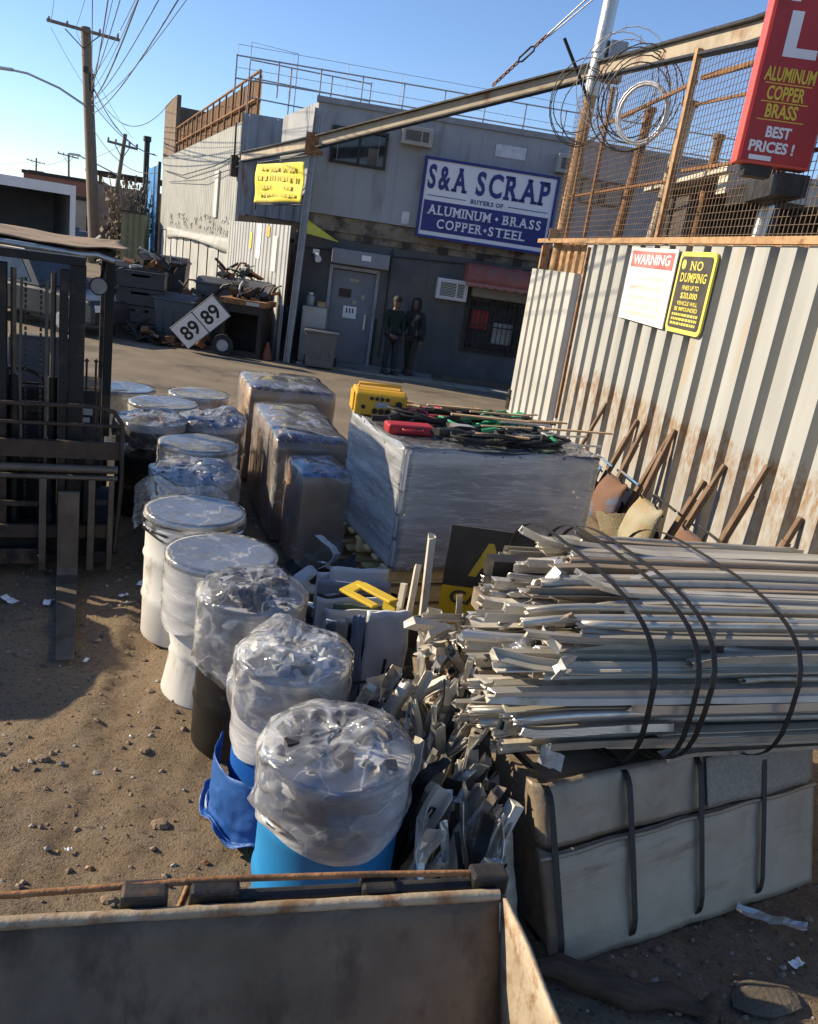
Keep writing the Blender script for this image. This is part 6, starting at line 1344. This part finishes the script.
def strap_loop(x, y0, y1, z0, z1, wd, skew=0, bul=.05, nn=40, th=.004, ex=3.0, closed=True):
    pts = []
    for k in range(nn):
        a = 2 * math.pi * k / nn; c, s = math.cos(a), math.sin(a)
        yy = (y0 + y1) / 2 + (y1 - y0) / 2 * (abs(c) ** (2 / ex)) * (1 if c >= 0 else -1); zz = (z0 + z1) / 2 + (z1 - z0) / 2 * (abs(s) ** (2 / ex)) * (1 if s >= 0 else -1)
        pts.append(Vector((x + skew * (zz - z0) + .01 * math.sin(a * 3), yy, zz)))
    b = MB(); vs = []
    cen = Vector((x, (y0 + y1) / 2, (z0 + z1) / 2))
    for p in pts:
        o_ = (p - cen); o_.x = 0; o_.normalize()
        for dx, do in ((-wd / 2, 0), (wd / 2, 0), (wd / 2, th), (-wd / 2, th)): vs.append(p + Vector((dx, 0, 0)) + o_ * do)
    fs = [(4 * i + j, 4 * i + (j + 1) % 4, 4 * ((i + 1) % nn) + (j + 1) % 4, 4 * ((i + 1) % nn) + j) for i in range(nn) for j in range(4)]
    return b.add(vs, fs)
for x, sk in ((.40, -.05), (.60, -.03), (.64, .03), (1.10, .0)):
    strap_loop(x, -.075, BW + .07, -.015, BH + .055, .026, sk).build('strap', m_strap, UB)
# torn ends that stick out at the left of the bundle
for i in range(26):
    y = rs.uniform(.02, BW * .95); z = rs.uniform(.1, BH * .92)
    torn((.05 + .5 * max(0, y - .35) + rs.uniform(-.05, .1), y, z), (-1, rs.uniform(-.9, .5), rs.uniform(-.5, .8)), (0, rs.uniform(-1, 1), 1), rs.uniform(.12, .24), rs.uniform(.03, .08), 1.6, 200 + i).build('torn_end', rs.choices(m_alu, (4, 2, 4, 3, 1))[0], UB)
# upright scraps jammed against the left end
UP = thing('scrap_bundle', 'jumble of bent upright aluminium offcuts jammed at the left end of the extrusion bundle', 'scrap', (.28, 3.45, 0), RZU)
for i in range(80):
    x = rs.uniform(-.1, .4); y = rs.uniform(-.2, .42) + .5 * max(0, x - .25); zt = rs.uniform(.5, .84) + .42 * max(0, min(1, x * 1.7)); L_ = rs.uniform(.25, .5)
    d = Vector((rs.uniform(-.35, .5), rs.uniform(-.5, .3), 1)).normalized(); p0 = Vector((x, y, zt - L_)); kind = rs.choice(('box', 'chan', 'ang', 'fin', 'pipe'))
    if i % 5: 
        bend = Vector((rs.uniform(-.12, .12), rs.uniform(-.12, .12), 0)); path = [p0 + d * L_ * k / 7 + bend * math.sin(k / 7 * 3) for k in range(8)][::-1]
        profile(kind, rs.uniform(.014, .036), rs.uniform(.01, .022), path, rs.uniform(-.6, .6), rs.random() * 3, .5, 300 + i, .03).build('offcut', rs.choices(m_alu, (4, 3, 4, 4, 1))[0], UP)
    else: torn(p0, d, (rs.uniform(-1, 1), rs.uniform(-1, 1), 0), L_ * .7, rs.uniform(.05, .12), 1.1, 300 + i).build('offcut', rs.choices(m_alu, (4, 3, 4, 4, 1))[0], UP)
for i in range(12):   # white window frame ends sticking out to the left
    o_ = Vector((rs.uniform(.12, .4), rs.uniform(.2, .6), rs.uniform(.75, 1.0))); d = Vector((-1, rs.uniform(-.8, 0), rs.uniform(-.25, .5))).normalized(); L_ = rs.uniform(.14, .28)
    profile(rs.choice(('box', 'chan', 'fin')), .03, .02, [o_ + d * L_ * (1 - k / 5) for k in range(6)], .2, rs.random(), .3, 350 + i, .03).build('frame_end', m_alu[3], UP)

RZW = math.atan2(.78, 1.39)
LB = thing('sheet_bale', 'block of folded grey aluminium sheet held by four black straps under the extrusion bundle', 'scrap bale', (.85, 2.74, 0), RZW)
m_sheet = pm('sheet_grey', (.31, .255, .185), (.37, .31, .23), 6, .45, .08, .12, bscale=70, c3=(.23, .18, .125), c3amt=.38, c3scale=8, c3stretch=(.3, 1, 2))
m_sheet2 = pm('sheet_grey_worn', (.31, .255, .185), (.25, .2, .14), 5, .5, .3, .25, bscale=25, c3=(.2, .155, .11), c3amt=.42, c3scale=3)
LL, LDp, LHt = 1.64, 1.2, .665
LBM = Matrix(((1, 0, -.05, 0), (0, 1, .46, 0), (0, 0, 1, 0), (0, 0, 0, 1)))   # the block leans back
b = MB(); b.bb(.05, LL - .02, .05, LDp, .01, LHt - .02); b.build('core', m_alu[4], LB)
def fp(z0, z1, off, sd):
    def f(u, v):
        x = -.01 + LL * u; z = z0 + (z1 - z0) * v + .02 * (u - .5) * v
        y = -off + .005 * nz(u * 5, v * 3, sd) - .007 * abs(math.sin(u * math.pi * 4 + .4)) + .005 * nz(u * 9, v * 2.5, sd + 3) + .004 * nz(u * 30, v * 9, sd + 7)
        e = max(0, 1 - u * 22); x += .03 * e; y += .05 * e * e
        if v > .94: y += .012 * ((v - .94) * 16) ** 2
        return (x, y, z)
    return f
b = MB(); b.sheet(fp(.005, .43, .03, 1), 80, 18, .006); b.build('lower_sheet', m_sheet, LB)
b = MB(); b.sheet(fp(.44, .685, .02, 4), 80, 12, .006); b.build('upper_sheet', m_sheet2, LB)
b = MB(); b.tube([(-.01 + LL * k / 30, -.045 + .006 * math.sin(k / 30 * 11 + 1) * .1 - .012 * math.sin(k / 30 * 12.6 + .4) ** 2, .432 + .02 * (k / 30 - .5)) for k in range(31)], .008, 6); b.build('folded_lip', m_sheet2, LB)
for i in range(20):
    y = .12 + i * .055; w_ = rs.uniform(.45, .6)
    torn((-.07 + rs.uniform(-.03, .02), y + .06, .02), (rs.uniform(-.08, .05), 0, 1), (1, rs.uniform(-.2, .2), 0), w_, rs.uniform(.10, .18), .25, 400 + i).build('folded_edge', rs.choices(m_alu + [m_black], (4, 3, 3, 2, 1, 2))[0], LB)
for i, x in enumerate((.045, .44, .84, 1.24)): strap_loop(x, -.062, LDp + .03, -.004, LHt + .035, .03, .02, ex=9, th=.0022).build('strap', m_strap, LB)
b = MB(); b.sheet(lambda u, v: (.9 + .68 * u, -.05 + .006 * math.sin(u * 9), .455 + .21 * v), 40, 8, .005); b.build('tread_sheet', pm('tread_plate', (.34, .31, .26), (.27, .24, .2), 60, .5, .3, .6, bscale=90), LB)

SP = thing('shredded_trim', 'ragged pile of black and silver metal trim spilling between the blue drum and the strapped bales', 'scrap', (.36, 3.35, 0), RZU)
for i in range(98):
    dk = rs.random()
    x = rs.uniform(-.34, .40); y = rs.uniform(-.66, .70 if x > .02 else .22); top = .36 + .30 * max(0, min(1, (y + .5))) + .18 * max(0, x); L_ = rs.uniform(.25, .5)
    zt = rs.uniform(.55, 1.0) * (top + .2); x = min(x, .06 + .2 * y) if y < .1 else x; d = Vector((.22 + rs.uniform(-.22, .2), .18 + rs.uniform(-.2, .2), 1)); o_ = (x - .1, y - .08, max(.01, zt - L_ * .85))
    m = m_black if (dk < .16 or (x < -.08 and dk < .42)) else rs.choices(m_alu, (4, 3, 4, 3, 1))[0]
    if i % 2 == 0 and m is not m_black:
        dd = d.normalized(); path = [Vector(o_) + dd * L_ * 1.2 * k / 7 + Vector((.012 * math.sin(k), .012 * math.cos(k * 1.3), 0)) for k in range(8)][::-1]; profile(rs.choice(('chan', 'ang', 'pipe')), rs.uniform(.014, .04), rs.uniform(.01, .024), path, .15, rs.random() * 3, .5, 500 + i, .02).build('offcut', m, SP)
    else: torn(o_, d, (rs.uniform(-1, 1), rs.uniform(-1, 1), rs.uniform(-.2, .2)), L_ * 1.25, rs.uniform(.02, .075), .3, 500 + i).build('torn_strip', m, SP)
for i in range(2):   # curled bright edges on top near the bale
    torn((.05 + rs.uniform(-.2, .25), -.15 + rs.uniform(-.2, .35), .5 + rs.random() * .14), (rs.uniform(-1, .6), rs.uniform(-1, .3), rs.uniform(-.2, .5)), (rs.uniform(-1, 1), 1, 1), rs.uniform(.12, .24), rs.uniform(.03, .07), 2.0, 600 + i).build('torn_strip', m_alu[rs.choice((2, 2, 3, 0))], SP)

# baled appliance panels with the yellow folded piece, and crumpled sheet behind
AB = thing('panel_bale', 'squashed stack of grey, blue and dark green appliance panels standing beside the blue drums', 'scrap bale', (-.20, 4.50, 0), R(17))
m_pg = pm('panel_pale', (.50, .52, .54), (.56, .58, .6), 2, .5, .1, .08, c3=(.26, .22, .18), c3amt=.36, c3scale=4)
m_pb = pm('panel_blue', (.12, .16, .23), (.17, .21, .29), 2, .5, 0, .08, c3=(.2, .16, .12), c3amt=.34); m_pgr = pm('panel_green', (.045, .075, .055), (.07, .10, .075), 2, .55, 0, .1)
def pan(x0, x1, y, zt, m, sd, lean=.05):
    b = MB(); b.sheet(lambda u, v: (x0 + (x1 - x0) * u + .015 * nz(v * 4, sd), y + lean * v + .012 * nz(u * 4, v * 4, sd) + .03 * max(0, abs(u - .5) * 2 - .85) * 5 * .3, .015 + (zt + .03 * nz(u * 3, sd, 2)) * v), 14, 16, .02); b.build('panel', m, AB)
pan(.06, .33, .0, .63, m_pg, 1); pan(-.02, .045, -.01, .60, m_pb, 2); pan(.315, .45, .10, .56, m_pgr, 3)
for i in range(14):
    pan(-.1 + rs.uniform(-.06, .1), .42 + rs.uniform(-.1, .06), .14 + i * .07, rs.uniform(.40, .52), rs.choice((m_pg, m_pg, m_pgr, m_pb, m_alu[3], m_steel)), 10 + i, rs.uniform(-.03, .06))
for (x, z0, z1) in ((.17, .02, .36), (.20, .2, .3)):
    b = MB(); b.tube([(x, -.03, z0), (x + .02, -.03, z1)], .01, 6); b.build('loose_bar', m_steel, AB)
b = MB(); b.tube([(-.02, -.03, .2), (.34, 0, .21)], .008, 6); b.build('tie_wire', m_steel, AB)
CS = thing('crumpled_sheet_pile', 'crumpled white and tan sheet metal behind the appliance panels at the foot of the pallet', 'scrap', (-.42, 5.75, 0), R(20))
for i in range(60):
    o_ = (rs.uniform(-.28, .42), rs.uniform(-.65, .6), rs.uniform(.0, .2)); d = (rs.uniform(-.6, .6), rs.uniform(-.6, .3), rs.uniform(.1, .8))
    torn(o_, d, (rs.uniform(-1, 1), rs.uniform(-1, 1), rs.uniform(-.3, .3)), rs.uniform(.16, .34), rs.uniform(.05, .15), 1.8, 700 + i).build('torn_strip', rs.choice((m_alu[3], m_alu[3], m_alu[0], m_black, m_pg, m_card, m_clean)), CS)
t = thing('yellow_bracket', 'bright yellow folded metal bracket lying on top of the appliance panels', 'bracket', (-.13, 5.0, .60), R(-28))
m_yb = pm('bracket_yellow', (.62, .43, .02), (.5, .34, .03), 5, .5, 0, .06)
b = MB(); b.prism([(-.2, 0), (.02, 0), (.02, .02), (-.2, .02)], 'x', -.17, -.08); b.beam((-.12, -.02, .015), (.2, -.12, .03), .08, .02); b.beam((-.14, -.18, .012), (.14, -.24, .012), .06, .02); b.build('bracket', m_yb, t, bevel=.006)
b = MB(); b.beam((.16, -.1, .03), (.22, -.22, -.06), .08, .015); b.build('flange', m_yb, t)
t = thing('upright_tubes', 'cluster of pale square tubes standing up beside the black and yellow sign', 'tubes', (.17, 5.0, 0))
for (a, bb, w_) in (((.03, 0, .2), (.0, 0, 1.03), .027), ((-.08, .05, .15), (-.06, .05, .80), .022), ((-.15, .1, .15), (-.13, .12, .62), .02)):
    p = [Vector(bb).lerp(Vector(a), k / 6) for k in range(7)]; profile('box', w_, w_ * .8, p, .1, .2, .1, int(w_ * 1000), .02).build('tube', m_alu[3], t)
t = thing('shop_board', 'black and yellow sign board with a large yellow A, wedged behind the extrusion bundle', 'sign', (.31, 5.45, .16), R(2))
b = MB(); b.bb(0, .68, 0, .02, .38, .82); b.bb(0, .68, .001, .019, .8205, .83); b.build('upper_panel', m_sblk, t)
b = MB(); b.bb(0, .68, 0, .02, 0, .378); lp = b.build('lower_panel', pm('board_yellow', (.74, .46, .015), (.68, .42, .02), 3, .5, 0, .04), t)
xf(glyphs('A', .26, .26, .03, .004), None, (.30, -.002, .60)).build('lettering', pm('board_gold', (.74, .5, .06), rough=.5, bump=0), t)
xf(glyphs('CA', .105, .24, .02, .004), None, (.185, -.002, .30)).build('lettering', m_sblk, lp)

# ------------------------------------------------------------------ wheelbarrows upended against the fence
def barrow(label, u, w0, w1, z0, z1, tray_m, sx):
    o_ = FA + FD * u; t = thing('wheelbarrow', label, 'wheelbarrow', (o_.x, o_.y, 0), RZF, 'wheelbarrows upended along the fence')
    for (xt, xb, zt) in ((w0, -.22, z0), (w1, .2, z1)):
        b = MB(); a = Vector((xt + (xb * .35) - .12, -.46, .06)); e = Vector((xt, -.17, zt)); b.beam(a, a.lerp(e, .78), .06, .075, (1, 0, 0)); b.beam(a.lerp(e, .78), e, .045, .052, (1, 0, 0)); b.build('handle', m_wood2, t, bevel=.006)
    def tr(uu, vv):
        a = (uu - .5) * 2; c = (vv - .5) * 2; dp = .15 * max(0, 1 - abs(a) ** 3.5) * max(0, 1 - abs(c) ** 3.5)
        return (a * .36 * (1 - .18 * (c + 1) / 2), -.56 - dp - .12 * (1 - c) * .5, .30 + c * .29)
    b = MB(); b.sheet(tr, 18, 18, .008); b.build('tray', tray_m, t)
    b = MB(); b.tube([(-.05, -.60, .2), (.05, -.60, .2)], .19, 20); wh = b.build('wheel', m_black, t, bevel=.02); b = MB(); b.tube([(-.06, -.60, .2), (.06, -.60, .2)], .1, 14); b.build('rim', m_rust, wh)
    for s in (-.2, .2):
        b = MB(); b.tube([(s, -.5, .5), (s, -.62, .62), (s, -.6, .68)], .012, 6); b.build('leg', m_steel, t)
    b = MB(); b.tube([(-.26, -.42, .62), (.28, -.42, .6)], .014, 6); b.build('cross_brace', sx, t)
    return t
m_wood2 = pm('weathered_handle', (.13, .08, .05), (.20, .13, .08), 8, .8, 0, .4, stretch=(3, 3, .6))
m_tblue = pm('tray_blue', (.08, .20, .36), (.12, .25, .4), 3, .55, 0, .15, c3=(.25, .16, .1), c3amt=.46, c3scale=5); m_tor = pm('tray_rust', (.17, .085, .05), (.13, .068, .04), 3, .75, 0, .3, c3=(.07, .17, .32), c3amt=.46, c3scale=1.7); m_tcr = pm('tray_cream', (.26, .22, .14), (.31, .285, .2), 4, .75, 0, .4, c3=(.3, .2, .09), c3amt=.46, c3scale=5)
barrow('upended wheelbarrow with a pale blue tray, farthest along the fence', 5.15, .16, .42, 1.2, 1.2, m_tblue, m_tblue)
barrow('upended wheelbarrow with a rust and blue tray, between the blue and the cream ones', 5.98, .26, .34, 1.22, 1.3, m_tor, m_tblue)
barrow('upended wheelbarrow with a stained cream tray and one bent handle', 6.95, .55, .25, 1.2, .95, m_tcr, m_steel)
barrow('upended wheelbarrow mostly hidden by the extrusion bundle, nearest along the fence', 8.0, .2, .85, 1.38, 1.1, m_tor, m_steel)
t = thing('timber_stick', 'single weathered stick leaning on the fence left of the wheelbarrows', 'stick', FA + FD * 4.1, RZF); b = MB(); b.beam((-.02, -.55, 0), (.06, -.14, 1.2), .04, .05, (1, 0, 0)); b.build('stick', m_wood2, t)
# low clutter along the fence foot
for i, (u, m, lab) in enumerate(((4.6, m_gray, 'grey crushed sheet lying at the fence foot left of the blue barrow'), (6.5, m_tcr, 'cream crushed panel leaning low between two barrows'), (7.5, m_clean, 'white crushed panel at the fence foot near the cream barrow'))):
    o_ = FA + FD * u; t = thing('crushed_panel', lab, 'panel', (o_.x, o_.y, 0), RZF); torn((-.3, -.75, .05), (1, .2, .12), (0, -.5, 1), .65, .4, .8, 800 + i, nl=14, nw=8).build('panel', m, t)

# ------------------------------------------------------------------ litter and loose wood on the dirt
t = thing('rotten_log', 'rotten brown log lying on the dirt before the folded sheet bale', 'log', (1.15, 2.62, .03), R(-8))
b = MB(); b.tube([(-.36 + .72 * k / 10, .02 * math.sin(k), .03 + .012 * math.sin(k * 2)) for k in range(11)], [.03, .05, .055, .06, .055, .06, .05, .05, .045, .03, .012], 9); b.build('log', pm('rotten_wood', (.06, .043, .03), (.11, .08, .052), 8, .9, 0, .8, stretch=(.5, 4, 4)), t)
t = thing('wood_stump', 'short broken stump of wood on the dirt at the lower right', 'wood', (1.46, 2.58, .0), R(20)); b = MB(); b.tube([(0, 0, 0), (.01, 0, .07), (.03, .01, .12)], [.045, .04, .02], 9); b.build('stump', MATS['rotten_wood'], t)
t = thing('metal_strip', 'bright thin metal strip lying by the right end of the sheet bale', 'strip', (1.80, 3.22, .02), R(-25)); torn((0, 0, .01), (1, 0, .04), (0, 1, .2), .3, .045, .2, 820).build('strip', m_alu[2], t)
t = thing('concrete_lump', 'flat broken lump of pale concrete in the dirt below the bale', 'rubble', (1.75, 2.72, .0), R(15)); b = MB(); b.lathe([(.12, .0), (.13, .02), (.09, .032), (.001, .035)], 11, fn=lambda p, a, r, z: Vector((p.x * (1.2 + .3 * nz(a)), p.y * (.7 + .3 * nz(a * 2)), z)), smooth=False); b.build('lump', pm('dirty_concrete', (.075, .062, .048), (.11, .092, .07), 5, .9, 0, .5), t)
LIT = ((-2.46, 5.30, .16, 'white scrap of paper on the dirt left of the fork shank'), (-2.03, 5.62, .12, 'white scrap of paper on the dirt right of the fork shank'), (-1.88, 4.60, .07, 'small white scrap beside the fork tip'), (-2.72, 5.28, .2, 'long torn paper under the fork carriage'), (-1.95, 5.8, .18, 'pale plastic scrap beside the fork carriage end'), (-1.28, 3.0, .05, 'small pale scrap on the open dirt'), (1.98, 2.95, .12, 'white plastic scrap by the right bale end'))
for o_ in list(LB.children): o_.data.transform(LBM); [setattr(v.co, 'x', v.co.x * (1 + .16 * v.co.z) ) for v in o_.data.vertices]
for i, (x, y, s, lab) in enumerate(LIT):
    s *= .6
    t = thing('litter_scrap', lab, 'litter', (x, y, gz(x, y) + .012), rs.random() * 3, 'scraps of litter on the dirt'); torn((-s / 2, 0, .004), (1, 0, .05), (0, 1, 0), s, s * .5, .2, 840 + i, .002).build('scrap', m_clean, t)
for i, (x, y, s, lab) in enumerate(((-1.66, 3.55, .03, 'brown stone alone on the sunlit dirt'), (-1.0, 2.75, .028, 'flat stone on the dirt near the hopper rim'), (-1.75, 3.05, .035, 'larger dark stone left on the sunlit dirt'), (-1.2, 3.75, .026, 'pale stone near the black drum foot'), (-.95, 3.25, .036, 'clod of earth beside the blue plastic sheet'))):
    t = thing('stone', lab, 'stone', (x, y, gz(x, y))); b = MB(); b.lathe([(s * .9, -.01), (s * 1.1, s * .3), (s * .7, s * .75), (.001, s * .85)], 9, fn=lambda p, a, r, z: Vector((p.x * (1.2 + .5 * nz(a, i)), p.y * (.9 + .4 * nz(a * 2, i)), z)), smooth=False); b.build('stone', pm('clod_brown', (.17, .12, .08), (.22, .16, .11), 9, .95, 0, .5), t)
# unseen tank shape, added left of the view to shade the fork tips
t = thing('added_shade_tank', 'unseen dark tank shape added left of the forklift to shade the fork tips', 'tank', (-4.75, 4.9, 0), R(4))
b = MB(); b.lathe([(.001, -.78), (.4, -.74), (.62, -.55), (.68, -.3), (.68, .3), (.62, .55), (.4, .74), (.001, .78)], 28); xf(b, rotm(R(90)), (0, 0, .86)); b.build('shell', m_steel, t)
for y in (-.35, .35): b = MB(); b.bb(-.5, .5, y - .06, y + .06, 0, .3); b.build('cradle', m_rust, t)
